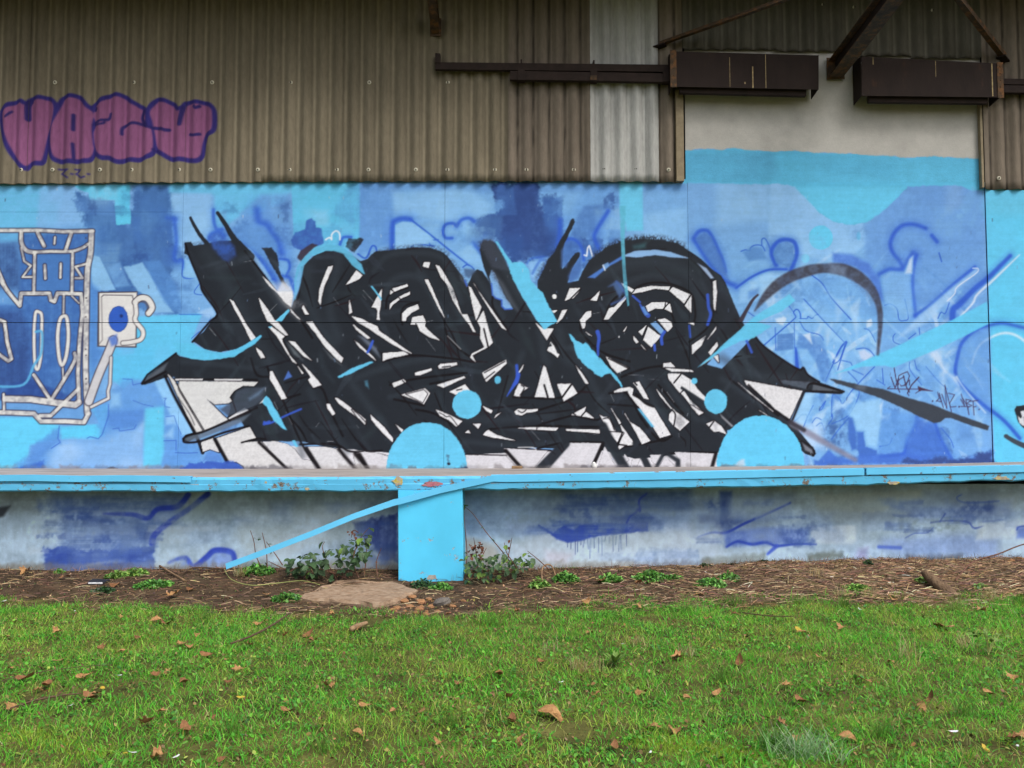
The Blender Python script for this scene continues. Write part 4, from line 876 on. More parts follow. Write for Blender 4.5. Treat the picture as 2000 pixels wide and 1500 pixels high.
def board_panel(name, board, X0, X1, Z0, Z1, Y, thick, mat, parent, res=None, warp=0.0):
    res = res or board.res
    nx, nz = max(2, int((X1 - X0) * res) + 1), max(2, int((Z1 - Z0) * res) + 1)
    x = np.linspace(X0, X1, nx); z = np.linspace(Z0, Z1, nz)
    GX, GZ = np.meshgrid(x, z)
    GY = np.full(GX.shape, Y) + warp * np.sin(GX * 2.1 + 1) * np.sin(GZ * 2.7)
    co = np.stack([GX, GY, GZ], -1).reshape(-1, 3)
    cols = board.sample(GX, GZ).reshape(-1, 3)
    i = np.arange(nx * nz).reshape(nz, nx)
    q = np.stack([i[:-1, :-1], i[:-1, 1:], i[1:, 1:], i[1:, :-1]], -1).reshape(-1, 4)
    ring = np.concatenate([i[0, :], i[1:, -1], i[-1, -2::-1], i[-2:0:-1, 0]])
    back = co[ring].copy(); back[:, 1] = Y + thick
    b0 = len(co); n = len(ring)
    rq = np.stack([ring, b0 + np.arange(n), b0 + (np.arange(n) + 1) % n, np.roll(ring, -1)], -1)
    return mesh_np(name, np.vstack([co, back]), np.vstack([q, rq]), mat, parent, np.vstack([cols, cols[ring] * .6]))

DOCK_Z = on_y(1000, 915, 0).z
wall = tag(empty('mural_wall', (0, 0.02, DOCK_Z)), 'long wall of boards covered by a blue, black and white graffiti mural', 'wall')
def wx(px, y=630): return on_y(px, y, 0).x
def wz(py): return on_y(1000, py, 0).z
seam, top, low = wz(630), wz(350), wz(921)
joints = [-6.5, wx(-170), wx(353), wx(868), wx(1346), wx(1931), 6.5]
for i in range(len(joints) - 1):
    a, b = joints[i] + .0015, joints[i + 1] - .0015
    if i == 4: b -= .004
    off = (0, .002, 0, .0015, -.001, -.012)[i]
    if i == 1:
        zs = wz(414)
        board_panel('board', mu, a, b, zs + .001, top, off, .014, m_mural, wall)
        board_panel('board', mu, a, b, seam + .004, zs - .001, off + .001, .014, m_mural, wall)
    else:
        board_panel('board', mu, a, b, seam + .004, top if i < 4 else wz(356), off, .014, m_mural, wall)
    board_panel('board', mu, a, b, low, seam - .004, off - .003, .014, m_mural, wall)
hd = board_panel('doorway_render', mu, joints[4] - .02, joints[5] - .006, wz(356) + .0015, wz(60), 0.002, .02, m_render, wall, 90)
hd['label'] = 'beige rendered band over the mural where a doorway was closed'
MB().box(-8, 8, .03, .25, .1, 6.9).build('wall_core', m_core, wall)

# ------------------------------------------------------------------ corrugated cladding above the mural
YC = -0.035                      # mid plane of the corrugation
PITCH_W = 0.1795
AMP = 0.021
tagb = Board(-6.6, -3.0, 3.9, 5.6, 150, YC - AMP, (0, 0, 0), 9)
tagm = Board(-6.6, -3.0, 3.9, 5.6, 150, YC - AMP, (0, 0, 0), 9)     # coverage of the tag
def both(fn, *a, **k):
    getattr(tagb, fn)(*a, **k)
    b = list(a)
    if fn == 'poly': b[2] = (255, 255, 255)
    else: b[3] = (255, 255, 255)
    getattr(tagm, fn)(*b, **k)
PUR, NVY = (152, 94, 134), (58, 50, 122)
tagb.a[:] = np.array(NVY) / 255
body = ['5,620 40,590 80,572 110,565 145,580 175,550 240,545 285,560 305,600 290,690 262,760 240,860 225,900 170,905 135,930 85,885 50,830 20,750 5,680',
        '330,580 350,545 400,535 440,545 480,590 520,625 510,700 515,790 520,830 490,885 400,890 330,890 290,870 270,800 272,720 300,650',
        '520,590 560,560 600,540 640,530 690,540 730,570 770,590 810,620 820,690 850,720 850,840 780,880 700,885 650,895 600,870 560,870 520,830 505,740 520,690 505,640',
        '830,620 870,560 900,560 960,580 990,610 1020,600 1040,575 1080,570 1140,575 1180,600 1190,640 1185,720 1150,745 1130,800 1120,860 1090,890 1030,880 960,880 900,850 865,820 850,740 840,680']
for b in body:
    both('poly', 'P', b, NVY, 2.2, .92, curve=True, grow=6)
    both('poly', 'P', ' '.join('%s,%.0f' % (q.split(',')[0], float(q.split(',')[1]) + 14) for q in b.split()), NVY, 2.2, .92, curve=True, grow=2)
for b in body:
    tagb.poly('P', b, PUR, 2.0, .97, curve=True, grow=-2.6)
for t, w in (('150,660 150,590 165,560', 7), ('405,640 403,720', 4.5), ('400,800 405,885', 4), ('60,620 30,650', 3), ('520,680 560,670 600,660 612,630', 3.6), ('510,690 560,690 580,680', 3), ('675,745 680,710 720,690 770,685 820,705 850,712', 4), ('860,710 890,715 920,725 940,722', 4.5), ('1000,690 1010,640 1020,600', 6), ('1055,745 1080,752 1110,745', 4), ('530,600 525,610', 4), ('1080,590 1090,600 1110,590', 4), ('800,620 790,660 815,700', 5), ('850,830 870,840', 4)):
    tagb.line('P', t, w * 1.5, (52, 44, 108), 1.5, .95)
for t in ('320,940 375,945 335,965 375,990', '410,940 445,945 415,965 450,990 470,985'):
    both('line', 'P', t, 3.6, NVY, 1.6, .9, curve=False)
for x, y in ((393, 968), (485, 968)):
    both('line', 'P', '%d,%d %d,%d' % (x, y, x + 6, y), 4.2, NVY, 1.6, .8)

m_sheet = mat_attr('fibre_cement_sheet', rough=0.9, nscale=34, amp=0.22, bump=0.35, bscale=120, stretch=(1, 1, .25), spec=.15)
m_bolt = mat_noise('bolt_steel', [(0.3, (44, 40, 36)), (0.7, (70, 64, 56))], 40, .6)
m_washer = mat_noise('pale_washer', [(0.3, (176, 170, 148)), (0.7, (206, 200, 178))], 40, .7)
clad = tag(empty('corrugated_cladding', (0, YC, wz(355))), 'brown corrugated cladding above the mural with one pale grey patch', 'cladding')
sheet_rng = np.random.default_rng(5)
x_crest = on_y(658, 332, YC).x            # a bolted crest
def sheet(x0, x1, z0, z1, kind, dy=0.0, per=16, rows=None, name='corrugated_sheet'):
    n = max(4, int(round((x1 - x0) / PITCH_W * per)))
    dense = x0 < -3.15 and z0 < 5.0
    rows = rows or (210 if dense else 26)
    x = np.linspace(x0, x1, n + 1); z = np.linspace(z0, z1, rows + 1)
    ph = (x - x_crest) / PITCH_W * 2 * np.pi
    w = np.cos(ph)
    y = YC + dy - AMP * w
    GX, GZ = np.meshgrid(x, z); GY = np.tile(y, (rows + 1, 1))
    GZ = GZ.copy(); GZ[0] += sheet_rng.normal(0, .0012, n + 1)
    base = {'brown': (131, 121, 102), 'pale': (186, 185, 180), 'stain': (132, 120, 106), 'olive': (106, 102, 90)}[kind]
    base = np.array(base, float) * (1 + sheet_rng.uniform(-.04, .04))
    c = np.tile(lin(base), (GX.size, 1)).reshape(rows + 1, n + 1, 3)
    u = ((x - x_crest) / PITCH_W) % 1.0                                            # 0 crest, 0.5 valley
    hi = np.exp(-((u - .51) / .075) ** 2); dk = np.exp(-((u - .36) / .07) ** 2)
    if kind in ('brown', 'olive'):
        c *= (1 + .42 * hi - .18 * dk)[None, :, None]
    elif kind == 'stain':
        band = np.exp(-((u - .44) / .11) ** 2)
        nn = vnoise(rows + 1, n + 1, 1.2, 1.5, sheet_rng)
        c *= (1 - np.clip(.62 * band[None, :] * (.5 + nn), 0, .75))[..., None]
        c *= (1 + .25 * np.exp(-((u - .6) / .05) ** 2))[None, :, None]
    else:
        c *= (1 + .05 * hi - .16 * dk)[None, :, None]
    st = vnoise(rows + 1, n + 1, max(3, rows / 3.0), 1.6, sheet_rng); bl = vnoise(rows + 1, n + 1, max(2, rows / 7.0), 9, sheet_rng)
    c *= (.86 + .18 * st + .12 * bl)[..., None]
    if dense:
        al = np.clip((tagm.sample(GX, GZ)[..., :1] * WHITE_PHOTO - .006) / .70, 0, 1) ** .46
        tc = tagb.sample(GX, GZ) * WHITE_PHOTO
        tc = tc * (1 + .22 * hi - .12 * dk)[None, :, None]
        al = np.where((GX < -3.05)[..., None], al, 0)
        c = c * (1 - al) + tc * al
    c = np.clip(c / WHITE_PHOTO, .005, .85)
    front = np.stack([GX, GY, GZ], -1).reshape(-1, 3)
    i = np.arange(front.shape[0]).reshape(rows + 1, n + 1)
    q = np.stack([i[:-1, :-1], i[:-1, 1:], i[1:, 1:], i[1:, :-1]], -1).reshape(-1, 4)
    # thickness: a back skin of two rows, joined at the lower and side edges
    bk = np.stack([np.tile(x, 2), np.tile(y + .0065, 2), np.repeat([z0 + .0005, z1], n + 1)], -1)
    b0 = front.shape[0]; j = b0 + np.arange(2 * (n + 1)).reshape(2, n + 1)
    qb = np.stack([j[0, :-1], j[1, :-1], j[1, 1:], j[0, 1:]], -1)
    ql = np.stack([i[0, :-1], j[0, :-1], j[0, 1:], i[0, 1:]], -1)
    cols = np.vstack([c.reshape(-1, 3), np.tile(lin(np.array((70, 64, 52))) , (2 * (n + 1), 1))])
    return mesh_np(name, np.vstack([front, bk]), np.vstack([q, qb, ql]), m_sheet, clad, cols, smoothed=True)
bolt_me = {}
def bolt(parent, px, py, pale=False):
    p = on_y(px, py, YC - AMP)
    k = 'w' if pale else 'b'
    if k not in bolt_me:
        mb = MB().lathe((0, 0, 0), [(.0, -.002), (.023, -.002), (.023, .003), (.016, .006), (.0, .006)], 'y', 10)
        o = mb.build('washer', m_washer if not pale else m_bolt)
        h = MB().lathe((0, 0, 0), [(.0, .004), (.0085, .004), (.0085, .013), (.0, .014)], 'y', 6).build('bolt', m_bolt)
        bolt_me[k] = (o.data, h.data)
        bpy.data.objects.remove(o); bpy.data.objects.remove(h)
    a = link('washer', bolt_me[k][0], parent, False); a.location = p
    a.matrix_parent_inverse = Matrix.Identity(4)
    if parent.parent: a.location = p - Vector((0, 0, 0))
    b = link('bolt', bolt_me[k][1], parent, False); b.location = p
    for o in (a, b): o.matrix_parent_inverse = Matrix.Identity(4)
zt = 6.78
zb = lambda px: on_y(px, float(np.interp(px, [0, 300, 700, 1000, 1335, 1336, 1922, 2000], [360, 357, 354.5, 354, 356, 356, 369, 371])), YC).z
edges = [-6.5]
xj = x_crest + PITCH_W * 0.35
while xj - 5 * PITCH_W > -6.5: xj -= 5 * PITCH_W
edges = [-6.5] + [xj + 5 * PITCH_W * k for k in range(20)]
lim1 = on_y(996, 332, YC).x; lim2 = on_y(1153, 332, YC).x; lim3 = on_y(1262, 332, YC).x; lim4 = on_y(1287, 332, YC).x; lim5 = on_y(1334, 332, YC).x
spans = [(edges[i], edges[i + 1], 'brown') for i in range(len(edges) - 1) if edges[i + 1] < lim1 - .1]
last = spans[-1][1]
spans += [(last, lim1, 'brown'), (lim1, lim2, 'stain'), (lim2, lim3, 'pale'), (lim3, lim4, 'pale'), (lim4, lim5, 'stain')]
sheets = []
for k, (a, b, kd) in enumerate(spans):
    pxm = 1000 + (a + b) / 2 / DIST * FPX
    dy = -.007 if k % 2 else 0.0
    if kd == 'pale': dy = -.014 - .006 * (k % 2)
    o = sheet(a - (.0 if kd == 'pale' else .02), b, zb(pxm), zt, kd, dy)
    if kd == 'pale': o['label'] = 'pale grey newer corrugated sheet'
    if kd == 'stain': o['label'] = 'corrugated sheet with dark vertical stains in its grooves'
    sheets.append((a, b, o))
ra, rb_ = on_y(1922, 340, YC).x, 6.5
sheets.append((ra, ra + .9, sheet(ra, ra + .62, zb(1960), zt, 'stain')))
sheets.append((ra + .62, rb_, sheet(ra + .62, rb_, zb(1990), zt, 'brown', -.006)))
# sheets over the closed doorway end higher
za = on_y(1450, 97, YC).z; zc = on_y(1800, 114, YC).z
mid = (lim5 + ra) / 2 + .12
for a, b, z in ((lim5 + .004, mid - .75, za), (mid - .75, mid, za - .02), (mid + .004, mid + .8, zc + .03), (mid + .8, ra - .004, zc)):
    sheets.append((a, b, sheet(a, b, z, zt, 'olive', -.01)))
def sheet_at(px, py):
    X = on_y(px, py, YC - AMP).x
    for a, b, o in sheets:
        if a <= X < b: return o
    return sheets[-1][2]
def snap(px, py):
    X = on_y(px, py, YC).x
    return px + ((round((X - x_crest) / PITCH_W) * PITCH_W + x_crest) - X) / DIST * FPX
for px in (46, 105, 198, 257, 350, 407, 503, 562, 658, 719, 815, 874, 969, 1028, 1122, 1305): bolt(sheet_at(px, 332), snap(px, 332), 331.5)
for px in (1181, 1243): bolt(sheet_at(px, 332), px, 330, True)
for px in (114, 264, 414, 566, 721, 875): bolt(sheet_at(px, 160), snap(px, 160), 161)
for px, py in ((1951, 348), (1595, 9), (1821, 20), (1680, 14)): bolt(sheet_at(px, py), px if px > 1900 else snap(px, py), py)
# steel edge strip beside the doorway
m_trim = mat_noise('edge_trim', [(0.3, (128, 112, 88)), (0.7, (152, 138, 110))], 12, .7)
a = on_y(1320, 340, YC).x; b = on_y(1335, 340, YC).x
MB().box(a, b, -.075, -.004, zb(1334) + .004, on_y(1330, 178, YC).z).build('edge_trim', m_trim, clad, .003)
c0 = on_y(1915, 340, YC).x
MB().box(c0, c0 + .028, -.06, -.004, zb(1922) + .01, on_y(1915, 190, YC).z).build('edge_trim', m_trim, clad, .003)

# ------------------------------------------------------------------ sliding door gear, canopy steel
m_brown = mat_noise('brown_painted_steel', [(0.28, (40, 32, 29)), (0.62, (48, 38, 34)), (0.74, (72, 50, 36))], 7, .75, .25, 60, (1, 1, .3), spec=.12)
m_rust = mat_noise('rusty_steel', [(0.3, (58, 46, 36)), (0.5, (80, 62, 44)), (0.66, (120, 80, 44)), (0.8, (70, 56, 44))], 14, .8, .5, 60)
m_dark = mat_noise('dark_steel', [(0.3, (42, 34, 31)), (0.7, (56, 45, 41))], 9, .75, .2, 60, spec=.12)
m_streak = mat_noise('pale_drip', [(0.4, (150, 128, 90)), (0.7, (200, 180, 130))], 30, .8)
def hood(name, label, px0, px1, pyt0, pyt1, pyb0, pyb1, yf, left_end, drips):
    e = tag(empty(name, (on_y((px0 + px1) / 2, pyb0, yf).x, yf / 2, on_y(px0, pyb0, yf).z)), label, 'door track')
    A, B = on_y(px0, pyt0, yf), on_y(px1, pyt1, yf); C, D = on_y(px0, pyb0, yf), on_y(px1, pyb1, yf)
    # front plate
    MB().hexa([C, D, D + Vector((0, .006, 0)), C + Vector((0, .006, 0)), A, B, B + Vector((0, .006, 0)), A + Vector((0, .006, 0))]).build('front_plate', m_brown, e)
    # sloping top plate, back rail, end plates, lower lip
    bk = -.03
    At, Bt = Vector((A.x, bk, A.z + .05)), Vector((B.x, bk, B.z + .05))
    MB().hexa([A + Vector((0, .006, -.006)), B + Vector((0, .006, -.006)), Bt + Vector((0, 0, -.006)), At + Vector((0, 0, -.006)), A + Vector((0, .006, 0)), B + Vector((0, .006, 0)), Bt, At]).build('top_plate', m_brown, e)
    for q, Q in ((C, A), (D, B)):
        s = .006 if q is C else -.006
        MB().hexa([(q.x, yf + .007, q.z + .004), (q.x + s, yf + .007, q.z + .004), (q.x + s, bk, q.z - .02), (q.x, bk, q.z - .02), (q.x, yf + .007, Q.z - .004), (q.x + s, yf + .007, Q.z - .004), (q.x + s, bk, Q.z + .03), (q.x, bk, Q.z + .03)]).build('end_plate', m_brown, e)
    MB().hexa([(C.x + .1, yf + .05, C.z - .05), (D.x - .12, yf + .05, D.z - .05), (D.x - .12, yf + .11, D.z - .05), (C.x + .1, yf + .11, C.z - .05), (C.x + .1, yf + .05, C.z + .03), (D.x - .12, yf + .05, D.z + .03), (D.x - .12, yf + .11, D.z + .03), (C.x + .1, yf + .11, C.z + .03)]).build('track_rail', m_dark, e, .004)
    # riveted flange at the outer end and paint drips
    fx = px0 if left_end else px1
    f0, f1 = on_y(fx, pyt0 if left_end else pyt1, yf), on_y(fx, pyb0 if left_end else pyb1, yf)
    s = 1 if left_end else -1
    MB().box(min(f0.x - .02 * s, f0.x + .05 * s), max(f0.x - .02 * s, f0.x + .05 * s), yf - .008, yf - .001, f1.z - .01, f0.z + .012).build('flange', m_rust, e, .002)
    for k in range(5):
        z = f1.z + (f0.z - f1.z) * (k + .5) / 5
        MB().lathe((f0.x + .015 * s, yf - .008, z), [(0, 0), (.008, 0), (.006, .006), (0, .007)], 'y', 8).build('rivet', m_rust, e)
    for dx, y0, y1, w in drips:
        p0, p1 = on_y(dx, y0, yf), on_y(dx, y1, yf)
        MB().box(p0.x - w, p0.x + w, yf - .0016, yf + .002, p1.z, p0.z).build('paint_drip', m_streak, e)
    return e
hood('door_track_cover', 'dark brown steel track cover with a long pale drip, left of the beam', 1312, 1599, 100, 108, 169, 175, -.26, True,
     [(1470, 130, 172, .006), (1425, 112, 170, .002), (1495, 106, 172, .003), (1455, 160, 164, .006)])
hood('door_track_cover', 'dark brown steel track cover with rusty end, right of the beam', 1683, 1955, 110, 124, 187, 190, -.26, False,
     [(1705, 112, 126, .004), (1827, 118, 150, .002), (1937, 124, 188, .006), (1950, 126, 160, .004)])
def rail_bar(mb, x0, y0, x1, y1, h, Y, d):
    A, B = on_y(x0, y0, Y), on_y(x1, y1, Y); hh = h / FPX * (DIST + Y)
    mb.hexa([(A.x, Y, A.z - hh), (B.x, Y, B.z - hh), (B.x, Y + d, B.z - hh), (A.x, Y + d, A.z - hh), (A.x, Y, A.z), (B.x, Y, B.z), (B.x, Y + d, B.z), (A.x, Y + d, A.z)])
    return mb
r = tag(empty('door_rail', on_y(1080, 140, -.1)), 'long dark double rail bolted across the corrugated cladding', 'rail')
rail_bar(MB(), 850, 121, 1309, 126, 15, -.14, .05).build('upper_bar', m_dark, r, .004)
rail_bar(MB(), 996, 138, 1309, 143, 18, -.155, .06).build('lower_bar', m_dark, r, .004)
rail_bar(MB(), 850, 103, 860, 104, 20, -.15, .07).build('stop_block', m_dark, r, .004)
for px in (1018, 1160, 1302):
    y0 = float(np.interp(px, [850, 1309], [121, 126]))
    rail_bar(MB(), px - 7, y0 + 12, px + 7, y0 + 12, 22, -.163, .1).build('hanger', m_dark, r, .003)
    if px < 1300: rail_bar(MB(), px - 1.5, y0 - 7, px + 1.5, y0 - 7, 9, -.13, .09).build('stud', m_dark, r)
rust_patch = rail_bar(MB(), 1153, 147, 1166, 147, 9, -.166, .004).build('rusty_clip', m_rust, r)
r2 = tag(empty('door_rail', on_y(1980, 165, -.1)), 'short end of a dark rail at the far right edge', 'rail')
rail_bar(MB(), 1956, 153, 2230, 157, 12, -.14, .05).build('upper_bar', m_dark, r2, .004)
rail_bar(MB(), 1956, 166, 2230, 170, 15, -.155, .06).build('lower_bar', m_dark, r2, .004)
# canopy: beams that stand out from the wall, tie rods, roof
def beam(name, label, p0, p1, w, h, mat):
    e = tag(empty(name, p0), label, 'beam')
    d = (p1 - p0); side = Vector((1, 0, 0)); up = d.cross(side).normalized()
    if up.z < 0: up = -up
    t = .012
    def slab(o0, o1, a0, a1):
        mb = MB()
        c = [p0 + side * a0 + up * o0, p0 + side * a1 + up * o0, p1 + side * a1 + up * o0, p1 + side * a0 + up * o0,
             p0 + side * a0 + up * o1, p0 + side * a1 + up * o1, p1 + side * a1 + up * o1, p1 + side * a0 + up * o1]
        return mb.hexa(c)
    slab(0, t, -w / 2, w / 2).build('lower_flange', mat, e)
    slab(t, h - t, -t / 2, t / 2).build('web', m_dark, e)
    slab(h - t, h, -w / 2, w / 2).build('upper_flange', mat, e)
    slab(-.004, h + .01, -w / 2 - .02, w / 2 + .02)
    MB().box(p0.x - w / 2 - .02, p0.x + w / 2 + .02, p0.y - .012, p0.y, p0.z - .02, p0.z + h + .03).build('end_plate', m_rust, e)
    return e
pA = on_y(1632, 152, -.03); pB = Vector((pA.x, -1.9, pA.z + .14))
beam('canopy_beam', 'thick rusty steel beam jutting out between the two track covers', pA, pB, .16, .2, m_rust)
pC = on_y(851, 68, -.06); pD = Vector((pC.x - .0, -1.9, pC.z + .5))
beam('canopy_beam', 'small rusty steel beam end at the top above the rail', pC, pD, .09, .16, m_rust)
def rod(label, a, b, w):
    d = (b - a).normalized(); s = d.cross(Vector((0, 0, 1))).normalized(); u = s.cross(d)
    mb = MB()
    prof = [(-w, -w), (w, -w), (w, -w + .008), (-w + .008, -w + .008), (-w + .008, w), (-w, w)]
    mb.sweep([[p + s * x + u * y for x, y in prof] for p in (a, b)])
    e = tag(empty('tie_rod', a), label, 'tie rod')
    mb.build('angle_bar', m_rust, e)
    MB().hexa([a + s * x + u * y + d * z for z in (-.06, .07) for x, y in ((-.05, -.05), (.05, -.05), (.05, -.035), (-.05, -.035))]).build('gusset', m_dark, e)
rod('thin rusty tie bar slanting up above the left track cover', on_y(1287, 84, -.06), on_y(1720, -70, -1.2), .03)
rod('thin rusty tie bar slanting down to the right track cover', on_y(1960, 110, -.06), on_y(1800, -95, -1.2), .03)
m_roof = mat_noise('roof_underside', [(0.3, (84, 78, 64)), (0.7, (104, 96, 80))], 4, .9)
cr = tag(empty('canopy_roof', (0, 0, 6.5)), 'corrugated canopy roof over the dock', 'roof', kind='structure')
n = 900
xs = np.linspace(-9, 9, n); zz = .02 * np.cos(xs / PITCH_W * 2 * np.pi)
rows = [(-.02, 6.80), (-1.15, 6.66)]
co = np.concatenate([np.stack([xs, np.full(n, y), z + zz], -1) for y, z in rows] + [np.stack([xs, np.full(n, y), z + zz + .01], -1) for y, z in rows])
i = np.arange(4 * n).reshape(4, n)
q = np.vstack([np.stack([i[0, :-1], i[1, :-1], i[1, 1:], i[0, 1:]], -1), np.stack([i[2, :-1], i[2, 1:], i[3, 1:], i[3, :-1]], -1), np.stack([i[1, :-1], i[3, :-1], i[3, 1:], i[1, 1:]], -1)])
mesh_np('roof_sheet', co, q, m_roof, cr)
MB().box(-9, 9, -1.13, -1.06, 6.50, 6.62).build('eaves_purlin', m_dark, cr)

# ------------------------------------------------------------------ loading dock
YF, YW = -1.37, -0.98
def xz(px, py, Y): return on_y(px, py, Y)
ft = [(-180, 930), (0, 930.5), (400, 931), (700, 930), (1000, 928), (1300, 922), (1690, 915), (2000, 909), (2200, 905)]
fb = [(-180, 960), (0, 960.5), (400, 961), (700, 960), (1000, 957), (1300, 954), (1690, 948), (2000, 939), (2200, 934)]
wb = [(-180, 914), (0, 915), (400, 916), (1000, 915), (1500, 911), (1800, 907), (2000, 902), (2200, 899)]
def curve_z(tab, Y):
    P_ = [on_y(x, y, Y) for x, y in tab]
    xs, zs = [p.x for p in P_], [p.z for p in P_]
    return lambda X: float(np.interp(X, xs, zs))
z_ft, z_fb, z_wb = curve_z(ft, YF), curve_z(fb, YF), curve_z(wb, 0)
BLUE = (100, 196, 240)
m_edge = mat_chipped('chipped_blue_paint', BLUE, (150, 140, 128), (70, 58, 52), .44, 8)
m_strip = mat_chipped('blue_painted_steel', (106, 202, 246), (120, 84, 64), (70, 50, 44), .37, 11)
m_pill = mat_chipped('blue_painted_pillar', (94, 212, 255), (190, 200, 206), (90, 96, 104), .39, 6)
m_top = mat_noise('dock_concrete', [(0.25, (112, 104, 100)), (0.45, (150, 142, 138)), (0.62, (166, 158, 152)), (0.8, (150, 120, 108))], 5, .9, .5, 50, (.35, 1, 1))
dock = tag(empty('loading_dock', (0, YF, 0.05)), 'concrete loading dock with cyan painted edge below the mural', 'loading dock')
xs = np.linspace(-6.6, 6.6, 133)
mb = MB(); secs = []
rj = np.random.default_rng(12)
for X in xs:
    a, b, c = z_wb(X * DIST / DIST), z_ft(X), z_fb(X)
    j1, j2 = rj.normal(0, .0035, 2)
    if X > 3.6: j1 += abs(rj.normal(0, .006))
    rec = .022 if (X < on_y(373, 940, YF).x or X > on_y(965, 940, YF).x) else 0.0
    secs.append([(X, .028, a + .002), (X, YF + .05, b + .004), (X, YF + .012 + rec, b - .006 + j2 * .5), (X, YF - .002 + j2 + rec, b - .03), (X, YF + j2 + rec, b - .073), (X, YF + j2 * .5 - .002, b - .0735 if rec else b - .08), (X, YF + .002, c + .014 + j1), (X, YF + .02, c + j1), (X, YW + .02, c - .01), (X, .028, c - .01)])
mb.sweep(secs)
slab = mb.build('slab', None, dock)
slab.data.materials.append(m_top); slab.data.materials.append(m_edge)
for f in slab.data.polygons:
    y = f.center.y
    f.material_index = 1 if y < YF + .045 and f.normal.z < .93 else 0
# base wall below the slab, painted
bw = Board(-6.6, 6.6, -.15, 1.0, 90, YW, (164, 184, 204), 21)
Q = bw.poly; QL = bw.line
bw.mottled(.16)
Q('S', '-600,180 2600,180 6200,120 6200,240 2600,290 1500,300 -600,290', (122, 134, 138), 14, .7, tex=('h', .4))  # grey band under the slab: its shade put into the wall's colour
Q('S', '250,180 1040,180 1000,330 860,400 850,630 250,620 240,500 330,470 340,300', (84, 110, 168), 12, .85, tex=('h', .6))
Q('S', '240,490 330,480 450,500 860,480 860,625 290,630 250,590', (46, 72, 156), 4, .95, rough=6, tex=('h', .4))
Q('S', '470,360 850,350 840,450 470,430', (80, 104, 160), 10, .7, tex=('h', .5))
Q('S', '560,560 700,545 700,565 450,590', (160, 176, 200), 3, .5, rough=3, tex=('h', .5))
for t, w in (('580,295 740,300 825,320 880,270 990,255 1050,190', (3, 7, 8, 9)), ('850,460 865,410 950,340 1060,265 1160,185', (10, 9, 8, 9)), ('940,570 1000,545 1040,545 1080,590 1150,540 1200,500 1290,510 1310,560', (4, 7, 8, 9, 9, 8))):
    QL('S', t, np.array(w) * 1.25, (40, 62, 172), 2.6, .95)
Q('S', '940,620 960,560 1040,545 1090,600 1200,510 1290,500 1330,600', (92, 120, 200), 10, .55)
Q('S', '-300,300 -20,260 60,250 20,310 -300,400', (46, 50, 58), 4, .9); Q('S', '-600,590 240,580 250,640 -600,640', (104, 116, 122), 6, .6)
Q('S', '1330,300 2000,250 1990,420 1400,560 1320,420', (176, 186, 190), 14, .6, tex=('h', .5))
Q('T', '120,350 360,290 362,560 290,570 230,480 130,420', (46, 62, 128), 5, .92, rough=4, tex=('v', .35))
Q('T', '-40,560 362,540 362,680 -40,680', (140, 128, 112), 14, .6)
Q('T', '720,170 2000,170 2000,330 1800,400 1200,430 720,420', (114, 134, 166), 16, .8, tex=('h', .35)); Q('T', '1280,170 2000,150 2000,270 1300,290', (66, 90, 146), 12, .75, tex=('h', .5))
Q('T', '960,290 1240,290 1240,410 980,420', (128, 150, 190), 10, .6, tex=('v', .4)); Q('T', '1180,400 2000,360 2000,600 1190,600 1000,560 960,460', (190, 200, 214), 14, .7, tex=('b', .3)); Q('T', '1190,500 1340,520 1300,580 1180,560', (204, 190, 206), 10, .5)
Q('T', '730,420 900,470 960,560 730,600', (168, 158, 146), 10, .7)
Q('T', '1150,360 1230,400 1290,355 1640,350 1760,345 1760,390 1500,420 1310,460 1250,440', (40, 66, 164), 2.4, .95, rough=2); Q('T', '1320,290 1760,300 1760,380 1330,350', (84, 104, 160), 8, .7, tex=('h', .5)); Q('T', '1310,370 1370,362 1345,385', (150, 168, 200), 3, .8)
QL('T', '1640,345 1660,310 1690,290 1700,270 1715,280 1710,220 1750,185', 4, (56, 74, 170), 1.5, .9)
r_ = random.Random(8)
for k in range(18):
    x = 1310 + k * 19 + r_.uniform(-6, 6)
    QL('T', '%.0f,%.0f %.0f,%.0f' % (x, 452 - (x - 1310) * .12, x + r_.uniform(-4, 4), 470 + r_.uniform(0, 90) - (x - 1310) * .12), 1.5, (60, 76, 140), .7, .75)
Q('T', '1760,290 2000,280 2000,400 1770,390', (128, 152, 200), 10, .6, tex=('v', .5))
Q('U', '300,170 370,170 375,400 310,410', (52, 76, 146), 5, .9); Q('U', '180,300 430,300 420,350 190,345', (64, 82, 140), 6, .75, tex=('h', .4)); Q('U', '140,200 700,190 690,300 440,420 160,420', (108, 128, 166), 16, .6)
QL('U', '180,425 260,400 340,400 440,350 600,280 695,235', (3, 5, 5, 4), (40, 64, 166), 1.8, .95)
Q('U', '320,400 560,370 800,380 790,460 560,470 330,480', (84, 110, 186), 6, .9, tex=('m', .3)); QL('U', '340,480 400,450 480,465 560,455 620,475 720,465 840,465', (4, 6, 5, 3), (40, 66, 170), 2.2, .95); QL('U', '620,475 570,520', (8, 5), (58, 82, 184), 2.5, .9)
Q('U', '800,370 1060,360 1065,450 1040,465 820,460', (204, 214, 222), 4, .9, rough=2); Q('U', '830,190 1430,160 1430,230 1150,300 850,270', (152, 160, 156), 6, .8, rough=3); Q('U', '830,260 1160,290 1400,250 1380,330 900,340', (140, 152, 160), 10, .6)
Q('U', '0,370 310,390 320,560 0,560', (182, 194, 212), 16, .7); Q('U', '1300,260 1920,230 1930,300 1700,330 1400,340', (108, 130, 180), 12, .75, tex=('v', .4)); Q('U', '1440,170 1860,160 1850,240 1450,250', (116, 132, 152), 10, .6); Q('U', '1200,430 1700,410 1860,430 1850,540 1300,520 1200,490', (132, 154, 202), 14, .75)
